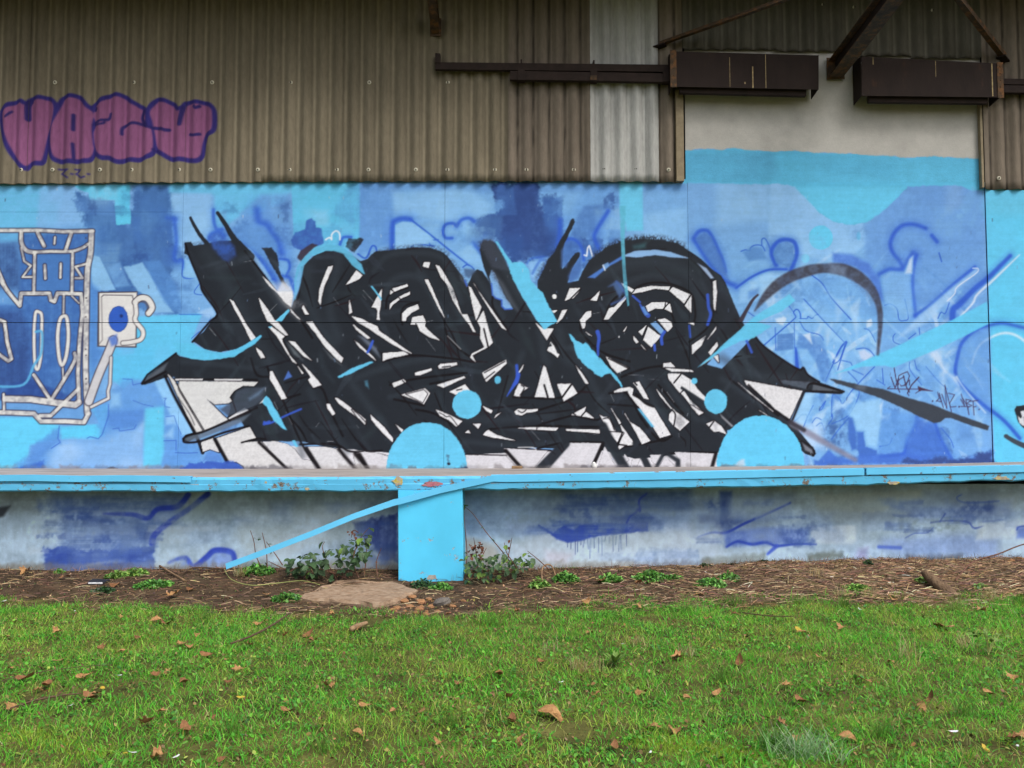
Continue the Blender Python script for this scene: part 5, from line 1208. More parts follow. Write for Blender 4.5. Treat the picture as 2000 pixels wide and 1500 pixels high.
QL('U', '1860,225 1700,235 1640,225 1625,205 1650,190', 2.6, (74, 98, 168), 1.4, .85); QL('U', '1480,345 1560,335 1680,340 1720,375 1770,365', 3.2, (62, 84, 168), 1.4, .9); QL('U', '1530,340 1560,295', 3, (62, 84, 168), 1.4, .9); QL('U', '1340,430 1390,405 1460,400 1490,375', 2.2, (70, 94, 180), 1.3, .85); QL('U', '1190,480 1310,485', 7, (62, 88, 184), 2.5, .85); QL('U', '1770,340 1880,330', 2, (84, 106, 176), 1.3, .7)
Q('U', '1760,350 1880,335 1960,330 2200,330 2200,440 1880,430 1730,440', (196, 206, 214), 8, .8, tex=('h', .3)); Q('U', '1960,370 2200,360 2200,440 1960,430', (84, 110, 190), 5, .8); QL('U', '1960,385 1990,365 2200,360', 3, (60, 84, 176), 1.4, .9)
Q('U', '220,540 560,515 560,560 210,570', (120, 128, 126), 5, .8, rough=3); Q('U', '790,520 1000,505 990,545 800,550', (104, 112, 106), 5, .8, rough=4); Q('U', '1340,530 1660,520 1650,575 1400,575', (88, 92, 98), 6, .8, rough=4); Q('S', '880,610 960,580 1160,600 1250,620 1250,660 880,660', (110, 116, 124), 6, .8, rough=4); Q('U', '1080,490 1130,480 1120,560 1060,540', (140, 120, 170), 8, .5)
Q('U', '-4000,575 700,560 2500,560 2500,760 -4000,760', (128, 118, 104), 7, .55, rough=6)
r9 = random.Random(6)
for x0, x1, y0, y1, n_ in ((90, 300, 985, 1110, 34), (1060, 1290, 965, 1030, 22), (1380, 1580, 975, 1060, 16), (1750, 1960, 980, 1040, 10), (700, 775, 1010, 1090, 8)):
    for k in range(n_):
        x, y = r9.uniform(x0, x1), r9.uniform(y0, y1); w, h = r9.uniform(20, 70), r9.uniform(5, 18)
        t = '%.0f,%.0f %.0f,%.0f %.0f,%.0f %.0f,%.0f' % (x - w / 2, y, x + w / 2, y + r9.uniform(-4, 4), x + w / 2 + r9.uniform(-6, 6), y + h, x - w / 2 + r9.uniform(-6, 6), y + h)
        Q('p', t, r9.choice([(58, 84, 156), (72, 100, 170), (48, 72, 146), (92, 120, 184)]), r9.choice([2, 4, 8]), r9.uniform(.3, .65), rough=3, tex=(r9.choice('hm'), .9))
r9 = random.Random(5)
for k in range(90):
    x, y = r9.uniform(0, 2000), r9.uniform(970, 1105)
    w, h = r9.uniform(30, 140), r9.uniform(10, 40)
    t = '%.0f,%.0f %.0f,%.0f %.0f,%.0f %.0f,%.0f' % (x, y, x + w, y + r9.uniform(-6, 6), x + w + r9.uniform(-8, 8), y + h, x + r9.uniform(-8, 8), y + h)
    Q('p', t, r9.choice([(196, 210, 226), (178, 196, 214), (116, 142, 190), (96, 124, 182), (150, 168, 176), (134, 152, 156), (206, 216, 226)]), r9.choice([3, 7, 14]), r9.uniform(.15, .45), rough=4, tex=(r9.choice('hmb'), .8))
bw.a *= np.array((1.16, 1.18, 1.18), np.float32)
bw.a *= (1 + (bw.nm - .5)[..., None] * .12 + (bw.nb - .5)[..., None] * .12 + (bw.sv - .5)[..., None] * .04)
m_base = mat_attr('painted_base_wall', rough=.85, nscale=45, amp=.08, bump=.5, bscale=60)
o = board_panel('base_wall', bw, -6.5, 6.5, -.12, .93, YW, .3, m_base, dock, 90, .003)
o['label'] = 'painted grey and blue wall under the dock edge'
# pillar
pl = [on_y(777, 958, YF), on_y(903, 955, YF), on_y(905, 1150, YF), on_y(778, 1150, YF)]
MB().hexa([(pl[3].x, YF + .004, -.05), (pl[2].x, YF + .004, -.05), (pl[2].x, YW - .001, -.05), (pl[3].x, YW - .001, -.05), (pl[0].x, YF + .004, z_fb(pl[0].x) + .012), (pl[1].x, YF + .004, z_fb(pl[1].x) + .012), (pl[1].x, YW - .001, z_fb(pl[1].x) - .012), (pl[0].x, YW - .001, z_fb(pl[0].x) - .012)]).build('pillar', m_pill, dock, .006)
# steel edge strips; the middle one has come away and hangs down
def strip(pts, h, Y0, name='edge_strip'):
    secs = []
    for p, yy, tw in pts:
        secs.append([(p.x, yy, p.z - h), (p.x, yy + .007, p.z - h), (p.x, yy + .007 + tw, p.z - .008), (p.x, yy + .05 * (1 if tw == 0 else .9), p.z - .008), (p.x, yy + .05, p.z), (p.x, yy + tw, p.z)])
    return MB().sweep(secs).build(name, m_strip, dock)
ys = YF - .012
strip([(on_y(x, y, ys), ys, 0) for x, y in ((-180, 927), (0, 928), (60, 927.5), (150, 929.5), (230, 928.5), (373, 930.5))], .058, ys)
strip([(on_y(x, y, ys), ys - .003, 0) for x, y in ((1692, 914), (1850, 911.5), (2000, 909), (2200, 906))], .064, ys)
pts = [(1688, 914.5, ys), (1400, 921, ys), (1200, 925, ys), (985, 928, ys), (962, 928.5, ys - .003), (860, 951, ys - .012), (782, 972.5, ys - .03), (768, 975.5, ys - .032), (690, 1003, ys - .06), (600, 1040, ys - .09), (520, 1071, ys - .12), (440, 1101, ys - .15)]
secs = []
for x, y, yy in pts:
    p = on_y(x, y, yy); q = on_y(x + (0 if x > 965 else 2), y + (13.5 if x > 970 else 12 if x > 700 else 11), yy); fl = .045 if x > 970 else .013
    secs.append([(q.x, yy, q.z), (q.x, yy + .007, q.z), (p.x, yy + .008, p.z - .007), (p.x, yy + fl, p.z - .007), (p.x, yy + fl, p.z), (p.x, yy, p.z)])
o = MB().sweep(secs).build('hanging_edge_strip', m_strip, dock)
o['label'] = 'bent cyan metal strip hanging off the dock edge down to the soil'
m_scar = mat_noise('bare_concrete_scar', [(0.3, (120, 96, 84)), (0.5, (180, 168, 150)), (0.62, (200, 176, 60)), (0.75, (130, 116, 100))], 22, .9, .6, 40)
def scar(px, py, w, h, mat, name='paint_scar', Y=None, seed=1):
    rr = random.Random(seed); Y = YF - .0045 if Y is None else Y
    c = on_y(px, py, Y); k = (DIST + Y) / FPX
    ring = []
    for j in range(14):
        a = 2 * math.pi * j / 14; f = rr.uniform(.55, 1.1)
        ring.append((c.x + w * k * .5 * f * math.cos(a), c.z + h * k * .5 * f * math.sin(a)))
    MB().sweep([[(x, Y, z) for x, z in ring], [(x, Y + .006, z) for x, z in ring]]).build(name, mat, dock)
m_pink = mat_noise('red_paint_rest', [(0.3, (150, 60, 90)), (0.5, (190, 120, 130)), (0.7, (150, 110, 100))], 30, .8)
scar(777, 939, 26, 20, m_scar, seed=3); scar(845, 946, 46, 10, m_pink, seed=5); scar(1745, 943, 26, 8, m_scar, seed=6); scar(1955, 934, 40, 10, m_scar, seed=7); scar(600, 955, 10, 7, m_scar, seed=8); scar(518, 942, 9, 6, m_scar, seed=9)
m_conc = mat_noise('pale_concrete', [(0.3, (140, 134, 128)), (0.6, (176, 170, 160)), (0.8, (196, 190, 180))], 18, .9, .6, 50)
scar(843, 1128, 22, 12, m_conc, Y=YF + .001, seed=11); scar(888, 1138, 40, 8, m_conc, Y=YF + .001, seed=12); scar(800, 1140, 40, 8, m_conc, Y=YF + .001, seed=13)
# small things on the dock
m_brick = mat_noise('brown_block', [(0.3, (120, 92, 66)), (0.7, (156, 128, 96))], 20, .9)
p = on_y(1010, 914, -.06)
b = MB().box(p.x - .06, p.x + .058, -.12, -.03, z_wb(p.x) - .004, z_wb(p.x) + .030).build('wood_block', m_brick, None, .004)
tag(b, 'small brown wooden block lying on the dock against the mural', 'block')
m_white = mat_noise('white_plastic', [(0.3, (206, 206, 202)), (0.7, (232, 232, 230))], 10, .4, .05)
p = on_y(1161, 910, -.12); zc = z_wb(p.x) - .006
e = tag(empty('paper_cup', (p.x, -.12, zc)), 'small crushed white cup standing on the dock at the mural', 'cup')
MB().lathe((p.x, -.12, zc), [(0, 0), (.026, 0), (.030, .03), (.035, .05), (.031, .052), (.026, .03), (0, .008)], 'z', 12).build('cup_body', m_white, e, smoothed=True)
MB().lathe((p.x - .006, -.125, zc + .05), [(0, 0), (.026, .002), (.02, .016), (.008, .026), (0, .028)], 'z', 10).build('lid', m_white, e, smoothed=True)

# ------------------------------------------------------------------ ground
def spread_axis(lo, hi, step, far, grow=1.35):
    a = list(np.arange(lo, hi + 1e-6, step)); s = step; v = hi
    while v < far: s *= grow; v += s; a.append(v)
    s = step; v = lo; pre = []
    while v > -far: s *= grow; v -= s; pre.append(v)
    return np.array(pre[::-1] + a)
bt = [(-200, 1172), (0, 1178), (200, 1184), (400, 1192), (560, 1196), (700, 1202), (860, 1208), (980, 1196), (1100, 1182), (1250, 1186), (1420, 1176), (1600, 1166), (1800, 1172), (2000, 1160), (2250, 1158)]
bp = [on_ground(x, y) for x, y in bt]
def edge_y(X): return np.interp(X, [p.x for p in bp], [p.y for p in bp])
gx = spread_axis(-6.6, 6.6, .055, 320); gy = spread_axis(-7.4, -.6, .055, 320)
GX, GY = np.meshgrid(gx, gy)
near = np.clip(1 - (np.maximum(np.abs(GX) - 6.6, 0) + np.maximum(np.abs(GY + 4) - 3.4, 0)) / 4, 0, 1)
rg = np.random.default_rng(31)
bumps = vnoise(len(gy), len(gx), 2.0, 2.0, rg) * .5 + vnoise(len(gy), len(gx), 5, 5, rg) * .5
GZ = gz_np(GX, GY) * near + (bumps - .5) * .022 * near
soilness = np.clip((GY - edge_y(GX)) / .18 + (bumps - .5) * 3, 0, 1)[..., None]
rightness = np.clip((GX - .4) / 3.5, 0, 1)[..., None]
soil = np.array((100, 82, 64)) * (1 - rightness * .5) + np.array((122, 102, 80)) * rightness * .5
turf = np.array((112, 110, 60))
gc = turf * (1 - soilness) + soil * soilness
gc = gc * (.8 + .4 * vnoise(len(gy), len(gx), 3, 3, rg))[..., None]
gc = np.clip(lin(gc) / WHITE_PHOTO, .01, .6)
i = np.arange(GX.size).reshape(GX.shape)
q = np.stack([i[:-1, :-1], i[:-1, 1:], i[1:, 1:], i[1:, :-1]], -1).reshape(-1, 4)
m_ground = mat_attr('soil', rough=.95, nscale=70, amp=.45, bump=.9, bscale=90, spec=.1)
g = mesh_np('ground', np.stack([GX, GY, GZ], -1).reshape(-1, 3), q, m_ground, None, gc.reshape(-1, 3), True)
tag(g, 'lawn with a strip of bare brown soil along the dock', 'ground', kind='structure')
def gzb(X, Y):
    X = np.asarray(X); Y = np.asarray(Y)
    ix = np.clip(np.searchsorted(gx, X) - 1, 0, len(gx) - 2); iy = np.clip(np.searchsorted(gy, Y) - 1, 0, len(gy) - 2)
    fx = (X - gx[ix]) / (gx[ix + 1] - gx[ix]); fy = (Y - gy[iy]) / (gy[iy + 1] - gy[iy])
    return (GZ[iy, ix] * (1 - fx) + GZ[iy, ix + 1] * fx) * (1 - fy) + (GZ[iy + 1, ix] * (1 - fx) + GZ[iy + 1, ix + 1] * fx) * fy
def spot(px, py, lift=0.0):
    p = on_ground(px, py)
    return Vector((p.x, p.y, float(gzb(p.x, p.y)) + lift))

# ------------------------------------------------------------------ grass
FIELD = vnoise(240, 480, 6, 6, rg) * .5 + vnoise(240, 480, 14, 14, rg) * .5
FIELD2 = vnoise(240, 480, 9, 9, rg) * .6 + vnoise(240, 480, 3, 3, rg) * .4
def field(F, X, Y): return F[np.clip(((Y + 8) * 30).astype(int), 0, 239), np.clip(((X + 8) * 30).astype(int), 0, 479)]
bare = [on_ground(x, y) for x, y in ((1115, 1432), (1090, 1418), (1150, 1440), (1260, 1472), (1860, 1452), (240, 1345), (90, 1362), (60, 1375), (760, 1330), (360, 1470), (1240, 1255), (1960, 1470), (620, 1235))]
def scatter(n, X0, X1, Y0, Y1):
    return rg.uniform(X0, X1, n), rg.uniform(Y0, Y1, n)
def keep_mask(X, Y, thr=.0):
    d = (edge_y(X) + .08 - Y) / .34 + (field(FIELD2, X, Y) - .5) * 4.2
    k = rg.random(len(X)) < np.clip(d, 0, 1) * (.5 + .8 * field(FIELD, X, Y))
    for p in bare:
        r2 = ((X - p.x) / .16) ** 2 + ((Y - p.y) / .13) ** 2
        k &= (r2 > 1) | (rg.random(len(X)) < .42)
    return k
def pal(cols, w, n, jit=.12):
    c = np.array(cols, float)[rg.choice(len(cols), n, p=np.array(w) / sum(w))]
    return np.clip(lin(np.clip(c * (1 + rg.normal(0, jit, (n, 1))) + rg.normal(0, 5, (n, 3)), 3, 250)) / 1.06, .005, .7)
def blades(X, Y, h, w, lean, cols, name, mat, z0=None):
    n = len(X)
    th = rg.uniform(0, 2 * np.pi, n); fx, fy = np.cos(th), np.sin(th)
    ta = rg.uniform(0, 2 * np.pi, n); dx, dy = np.cos(ta) * lean * h, np.sin(ta) * lean * h
    z = gzb(X, Y) - .004 if z0 is None else z0
    up = np.sqrt(np.maximum(h * h - (lean * h) ** 2, (h * .15) ** 2))
    co = np.empty((n, 5, 3), np.float32)
    for k, (f, s, wd) in enumerate(((0, -1, 1), (0, 1, 1), (.55, 1, .8), (.55, -1, .8), (1, 0, 0))):
        co[:, k, 0] = X + dx * f ** 1.8 + fx * w * .5 * s * wd
        co[:, k, 1] = Y + dy * f ** 1.8 + fy * w * .5 * s * wd
        co[:, k, 2] = z + up * (f if f < 1 else .94)
    b = (np.arange(n) * 5)[:, None]
    return mesh_np(name, co.reshape(-1, 3), b + np.array([[0, 1, 2, 3]]), mat, None, np.repeat(cols, 5, 0), False, b + np.array([[3, 2, 4]]))
m_grass = mat_attr('grass_blade', rough=.5, nscale=8, amp=.15, bump=0, spec=.3, trans=.45)
GREENS = [(118, 216, 60), (98, 198, 56), (150, 228, 78), (182, 228, 86), (84, 172, 60), (168, 184, 100), (210, 194, 134)]
X, Y = scatter(300000, -6.2, 6.2, -7.2, -2.0)
k = keep_mask(X, Y) & (np.abs(X) < 1.2 + (Y + DIST) * .64)
X, Y = X[k], Y[k]
tall = field(FIELD2, X, Y)
h = rg.uniform(.022, .066, len(X)) * (.5 + 1.1 * tall) * (1 + .8 * (rg.random(len(X)) < .05))
shade = field(FIELD, X + .7, Y - .4)
wts = pal(GREENS, [30, 24, 16, 6, 14, 5, 3], len(X))
yel = pal([(170, 204, 76), (146, 188, 72), (190, 188, 108)], [3, 3, 1], len(X))
mixk = (shade > .54)[:, None] & (rg.random((len(X), 1)) < .7)
wts = np.where(mixk, yel, wts)
print('grass blades', len(X))
gr = blades(X, Y, h, rg.uniform(.0024, .0054, len(X)), rg.uniform(.45, .985, len(X)), wts, 'grass', m_grass)
tag(gr, 'short uneven green grass of the lawn', 'grass', kind='stuff')
# long thin blades and dry stalks
X, Y = scatter(9000, -6.0, 6.0, -7.2, -2.2)
k = keep_mask(X, Y) & (field(FIELD2, X, Y) > .45)
X, Y = X[k], Y[k]
o = blades(X, Y, rg.uniform(.05, .11, len(X)), rg.uniform(.0016, .003, len(X)), rg.uniform(.3, .95, len(X)), pal([(140, 184, 80), (176, 194, 108), (206, 190, 138), (112, 164, 72)], [4, 3, 2, 3], len(X)), 'long_grass', m_grass)
tag(o, 'longer thin grass blades standing out of the lawn', 'grass', kind='stuff')
m_straw0 = mat_attr('leaf_scrap', rough=.85, nscale=20, amp=.2, bump=0, spec=.2)
# small round-leaved ground cover between the blades
def leaflets(X, Y, z, size, tilt, cols, name, mat):
    n = len(X)
    a = rg.uniform(0, 2 * np.pi, n)
    nx, ny = np.cos(a), np.sin(a); tx, ty = -ny, nx
    tz = rg.normal(0, tilt, n); tz2 = rg.normal(0, tilt, n)
    co = np.empty((n, 6, 3), np.float32)
    for k, (u, v, c) in enumerate(((-1, 0, 0), (-.35, -.62, .10), (.45, -.55, .10), (1, 0, 0), (.45, .55, .10), (-.35, .62, .10))):
        co[:, k, 0] = X + size * (u * nx + v * tx); co[:, k, 1] = Y + size * (u * ny + v * ty)
        co[:, k, 2] = z + size * (u * tz + v * tz2 + c)
    b = (np.arange(n) * 6)[:, None]
    qd = np.concatenate([b + np.array([[0, 1, 2, 3]]), b + np.array([[0, 3, 4, 5]])])
    return mesh_np(name, co.reshape(-1, 3), qd, mat, None, np.repeat(cols, 6, 0))
X, Y = scatter(60000, -6.0, 6.0, -7.2, -2.0)
k = keep_mask(X, Y) & (field(FIELD, X * .8, Y + .9) > .42) & (np.abs(X) < 1.2 + (Y + DIST) * .64)
X, Y = X[k], Y[k]
o = leaflets(X, Y, gzb(X, Y) + rg.uniform(.006, .034, len(X)), rg.uniform(.006, .014, len(X)), .4, pal([(96, 166, 58), (120, 184, 70), (80, 140, 58), (160, 184, 84), (160, 128, 82)], [5, 4, 3, 1, .6], len(X)), 'ground_cover', m_grass)
tag(o, 'tiny round green leaves of ground cover in the lawn', 'ground cover', kind='stuff')
X, Y = scatter(16000, -6.0, 6.0, -7.2, -2.2)
k = np.abs(X) < 1.2 + (Y + DIST) * .64
X, Y = X[k], Y[k]
o = leaflets(X, Y, gzb(X, Y) + rg.uniform(.002, .014, len(X)), rg.uniform(.004, .013, len(X)), .5, pal([(120, 92, 66), (150, 118, 84), (92, 72, 54), (128, 132, 70)], [3, 2, 3, 2], len(X)), 'lawn_litter', m_straw0)
tag(o, 'brown leaf scraps between the grass blades', 'leaf litter', kind='stuff')
# moss cushions, bright yellow green
mp = [on_ground(x, y) for x, y in ((1290, 1450), (1330, 1458), (1375, 1466), (1430, 1476), (50, 1436), (110, 1452), (190, 1470))]
X = np.concatenate([rg.normal(p.x, .10, 900) for p in mp]); Y = np.concatenate([rg.normal(p.y, .06, 900) for p in mp])
o = blades(X, Y, rg.uniform(.012, .03, len(X)), rg.uniform(.002, .0034, len(X)), rg.uniform(.1, .6, len(X)), pal([(168, 200, 66), (150, 190, 62), (184, 200, 98)], [3, 3, 1], len(X)), 'moss', m_grass)
tag(o, 'bright yellow green moss cushions in the lawn', 'moss', kind='stuff')
# straw, bark and chips on the soil strip
m_straw = mat_attr('straw', rough=.85, nscale=20, amp=.2, bump=0, spec=.2)
def straw(n, X0, X1, lmin, lmax, cols, wts_, name, label, dens):
    X = rg.uniform(X0, X1, n); Y = rg.uniform(-2.75, YW - .02, n)
    k = (Y > edge_y(X) - .12 + rg.normal(0, .1, n)) & (rg.random(n) < dens(X, Y))
    X, Y = X[k], Y[k]; n = len(X)
    L = rg.uniform(lmin, lmax, n) * .5; a = rg.normal(0, .8, n); w = rg.uniform(.0008, .0021, n)
    z = gzb(X, Y); dx, dy = np.cos(a) * L, np.sin(a) * L; px, py = -np.sin(a) * w, np.cos(a) * w
    t = rg.normal(0, .16, n) * L; lift = rg.uniform(.002, .02, n)
    co = np.empty((n, 6, 3), np.float32)
    for j, (f, s) in enumerate(((-1, -1), (-1, 1), (0, 1), (0, -1), (1, 1), (1, -1))):
        co[:, j, 0] = X + dx * f + px * s; co[:, j, 1] = Y + dy * f + py * s
        co[:, j, 2] = np.maximum(gzb(X + dx * f, Y + dy * f) + .001, z + lift + t * f + (.35 * L * .3 if f == 0 else 0)) + .0016 * s
    b = (np.arange(n) * 6)[:, None]
    o = mesh_np(name, co.reshape(-1, 3), np.concatenate([b + np.array([[0, 3, 2, 1]]), b + np.array([[3, 5, 4, 2]])]), m_straw, None, np.repeat(np.clip(pal(cols, wts_, n, .16) * (1 + .55 * np.clip((X - .6) / 2.5, 0, 1))[:, None], 0, .7), 6, 0))
    tag(o, label, 'straw', kind='stuff')
straw(30000, -6, 6, .03, .15, [(126, 102, 78), (104, 82, 64), (156, 132, 100), (86, 66, 52), (190, 168, 132)], [4, 5, 1.6, 4, .4], 'straw_litter', 'dry straw and plant litter on the bare soil strip', lambda X, Y: np.clip(.16 + .7 * np.clip((X + .2) / 2.2, 0, 1), 0, 1))
X, Y = rg.uniform(-6, 6, 12000), rg.uniform(-2.8, YW - .02, 12000)
k = Y > edge_y(X) - .1; X, Y = X[k], Y[k]
o = leaflets(X, Y, gzb(X, Y) + rg.uniform(.001, .006, len(X)), rg.uniform(.003, .011, len(X)), .5, pal([(116, 90, 68), (148, 118, 90), (90, 70, 56), (176, 146, 114), (84, 116, 56)], [4, 4, 4, 1, 1.2], len(X)), 'soil_crumbs', m_straw)
tag(o, 'brown crumbs and leaf scraps on the soil strip', 'soil', kind='stuff')

# sprouts and dead stems scattered over the soil
n = 9000
X = rg.uniform(-6, 6, n); Y = rg.uniform(-2.7, YW - .03, n)
k = (Y > edge_y(X) - .05) & (rg.random(n) < np.clip(1.1 - (Y - edge_y(X)) / .55, .07, 1) * (field(FIELD2, X * 1.3, Y) > .5))
X, Y = X[k], Y[k]
o = blades(X, Y, rg.uniform(.015, .05, len(X)), rg.uniform(.002, .0045, len(X)), rg.uniform(.3, .95, len(X)), pal([(104, 172, 62), (86, 150, 58), (140, 184, 80), (150, 160, 90)], [3, 3, 2, 1], len(X)), 'soil_sprouts', m_grass)
tag(o, 'sparse green sprouts on the soil strip', 'grass', kind='stuff')
n = 11000
X = rg.uniform(-6, 6, n); Y = YW - .02 - np.abs(rg.normal(0, .16, n))
k = rg.random(n) < np.clip(.22 + .8 * np.exp(-((X - .15) / .6) ** 2) + .35 * (X > 2.2), 0, 1)
X, Y = X[k], Y[k]
o = blades(X, Y, rg.uniform(.03, .12, len(X)), rg.uniform(.002, .004, len(X)), rg.uniform(.35, .97, len(X)), pal([(140, 108, 82), (112, 84, 66), (170, 140, 106), (96, 74, 60)], [3, 3, 2, 2], len(X)), 'dead_stems', m_straw)
tag(o, 'dead brown stems piled along the foot of the dock wall', 'dead stems', kind='stuff')
# ------------------------------------------------------------------ fallen leaves
m_leaf = mat_noise('dry_leaf', [(0.25, (122, 84, 50)), (0.45, (160, 116, 72)), (0.6, (180, 138, 90)), (0.8, (202, 166, 116))], 3, .7, .4, 120)
m_leaf_d = mat_noise('dark_dry_leaf', [(0.25, (98, 66, 44)), (0.5, (134, 92, 58)), (0.8, (164, 120, 78))], 3, .7, .4, 120)
m_leaf_y = mat_noise('yellow_leaf', [(0.3, (176, 140, 40)), (0.7, (206, 180, 70))], 24, .6, .3, 100)
def leaf_mesh(name, kind, seed, mat):
    rr = random.Random(seed)
    ring = []
    if kind == 'plane':
        prof = [(0, 1.0), (.14, .62), (.24, .80), (.30, .86), (.38, .52), (.47, .66), (.52, .70), (.60, .42), (.72, .40), (.86, .34), (1.0, .12)]
    else:
        prof = [(0, 1.0), (.15, .72), (.35, .52), (.55, .48), (.75, .62), (.9, .8), (1.0, .92)]
    for s in (1, -1):
        seq = prof if s == 1 else prof[::-1]
        for f, r in seq:
            if s == -1 and f in (0, 1.0): continue
            a = math.pi * f * s
            ring.append((r * rr.uniform(.9, 1.08) * math.sin(a), r * math.cos(a)))
    c1, c2, tw = rr.uniform(.3, 1.1), rr.uniform(-.5, .6), rr.uniform(-.7, .7)
    def bend(x, y): return c1 * x * x * rr.uniform(.8, 1.2) + c2 * y * y + tw * x * y + rr.uniform(-.04, .04)
    v = [(0, -.05, -.02)]; n = len(ring)
    for x, y in ring: v.append((x * .5, y * .5, bend(x * .5, y * .5) * .5))
    for x, y in ring: v.append((x, y, bend(x, y)))
    f = []
    for j in range(n):
        f.append((0, 1 + j, 1 + (j + 1) % n)); f.append((1 + j, 1 + n + j, 1 + n + (j + 1) % n, 1 + (j + 1) % n))
    # stalk
    b = len(v)
    v += [(-.02, -.1, .0), (.02, -.1, .0), (.02, -.7, .1), (-.02, -.7, .1), (.0, -.1, .035), (.0, -.7, .13)]
    f += [(b, b + 1, b + 2, b + 3), (b + 1, b + 4, b + 5, b + 2), (b + 4, b, b + 3, b + 5)]
    me = bpy.data.meshes.new(name); me.from_pydata(v, [], f); me.update(); me.materials.append(mat)
    me.polygons.foreach_set('use_smooth', [True] * len(me.polygons))
    return me
LM = [leaf_mesh('fallen_leaf', 'plane', s, m_leaf if s % 3 else m_leaf_d) for s in range(1, 10)] + [leaf_mesh('fallen_leaf', 'oval', s, m_leaf if s % 2 else m_leaf_d) for s in range(20, 26)]
LY = leaf_mesh('fallen_leaf', 'oval', 40, m_leaf_y)
rl = random.Random(3)
big = {(336, 1170): (46, 'large flat brown leaf on the bare soil below the dark blue patch'), (506, 1224): (38, 'wide brown leaf on the grass edge beside the thin dark twig'),
       (175, 1372): (34, 'crumpled pair-like orange brown leaf low on the left lawn'), (996, 1371): (32, 'upright round brown leaf in the lawn below the pillar'),
       (1077, 1404): (64, 'largest tan leaf, arched over the grass near the bottom centre'), (1166, 1362): (30, 'narrow upright orange brown leaf right of the bottom centre'),
       (1848, 1234): (52, 'wide wavy brown leaf lying on the grass at the right'), (1799, 1384): (30, 'upright oval brown leaf on the right lawn'),
       (1820, 1371): (28, 'orange lobed leaf just above the upright oval one on the right'), (1320, 1434): (40, 'pale tan curled leaf beside bright moss at the bottom'),
       (1342, 1372): (28, 'faded folded leaf in the lawn below the right dome'), (332, 1318): (30, 'rust orange leaf in the middle of the left lawn'),
       (1016, 1457): (36, 'greyish brown leaf standing at the bottom edge'), (1436, 1204): (26, 'light brown pointed leaf at the grass edge on the right'), (1932, 1362): (30, 'light tan curled leaf near the right edge of the lawn')}
soil_pts = '371,1154 224,1148 521,1166 52,1120 126,1133 1145,1185 1252,1194 1175,1138 1248,1138 1366,1166 1744,1138 1988,1152 1007,1201 1510,1190'
lawn_pts = '114,1241 270,1252 238,1281 322,1224 310,1217 385,1246 490,1266 404,1287 369,1267 352,1264 556,1250 604,1246 607,1258 117,1299 19,1311 305,1329 359,1343 166,1330 49,1336 70,1355 26,1390 469,1315 446,1343 695,1236 411,1409 311,1400 310,1488 433,1490 283,1423 362,1435 197,1274 1152,1240 1058,1299 1000,1418 895,1341 821,1400 772,1397 1327,1290 713,1388 1252,1358 1185,1330 975,1325 930,1336 1919,1196 1646,1231 1571,1241 1326,1290 1445,1301 1400,1362 1533,1348 1690,1337 1564,1381 1977,1330 1529,1421 1380,1217 1335,1429 1004,1422 1277,1427 1527,1422 1555,1446 1990,1445 1975,1450 187,1364 650,1205 90,1348 15,1248 700,1440 640,1350 560,1400 860,1460 1200,1466 1660,1450 1740,1300 1600,1290 240,1210'
def where_soil(x):
    for lim, w in ((80, 'at the far left wall foot'), (180, 'left of the crushed packet'), (300, 'right of the crushed packet'), (450, 'just behind the large flat leaf'), (600, 'left of the broken slab'), (1100, 'right of the pillar'), (1160, 'below the round weed clump'), (1200, 'under the dripping paint'), (1250, 'left of the largest weed clump'), (1300, 'below the largest weed clump'), (1400, 'under the right circle'), (1600, 'under the right dome'), (1800, 'left of the log'), (2200, 'at the far right edge')):
        if x <= lim: return w
def where_lawn(x, y):
    row = 'near the soil edge' if y < 1262 else 'halfway down the lawn' if y < 1345 else 'low on the lawn' if y < 1440 else 'at the bottom edge'
    col = 'at the far left' if x < 210 else 'under the dark blue wall patch' if x < 420 else 'under the hanging strip' if x < 690 else 'below the broken slab' if x < 800 else 'below the pillar' if x < 1010 else 'right of the pillar' if x < 1300 else 'under the right circle' if x < 1420 else 'under the right dome' if x < 1600 else 'below the signatures' if x < 1870 else 'at the right edge'
    return row + ' ' + col
def leaf_obj(px, py, size, label, group, me=None, tilt=None):
    p = spot(px, py)
    d = (p - cam.location).length
    s = size / FPX * d * .46
    o = link('fallen_leaf', me or rl.choice(LM), None)
    o.scale = (s, s, s)
    t = tilt if tilt is not None else rl.uniform(.1, .75)
    o.rotation_euler = Euler((rl.uniform(-.3, 1) * t, rl.uniform(-.6, .6) * t, rl.uniform(0, 6.28)))
    o.location = p + Vector((0, 0, s * .2 + .018))
    return tag(o, label, 'leaf', group)
for (x, y), (s, lb) in big.items():
    leaf_obj(x, y, s, lb, None, tilt=1.1 if 'upright' in lb or 'standing' in lb else .35)
for t in soil_pts.split():
    x, y = map(int, t.split(',')); leaf_obj(x, y, rl.uniform(20, 32), 'small dry brown leaf on the bare soil ' + where_soil(x), 'small leaves on the soil strip')
for t in lawn_pts.split():
    x, y = map(int, t.split(',')); k = rl.randrange(len(LM))
    tone = 'dark brown' if LM[k].materials[0] is m_leaf_d else 'tan'
    shape = 'lobed' if k < 9 else 'oval'
    leaf_obj(x, y, rl.uniform(18, 32) * (1 + (y - 1200) / 800), '%s %s leaf %s' % (tone, shape, where_lawn(x, y)), 'small leaves on the lawn', LM[k])
for x, y in ((245, 1483), (470, 1371), (200, 1353), (1560, 1237), (1925, 1470)):
    leaf_obj(x, y, 18, 'small yellow leaf lying in the grass', 'yellow leaves on the lawn', LY)
m_litter = mat_noise('white_litter', [(0.3, (196, 196, 198)), (0.7, (228, 228, 228))], 20, .5, .2, 60)
feather = leaf_mesh('litter_scrap', 'oval', 77, m_litter)
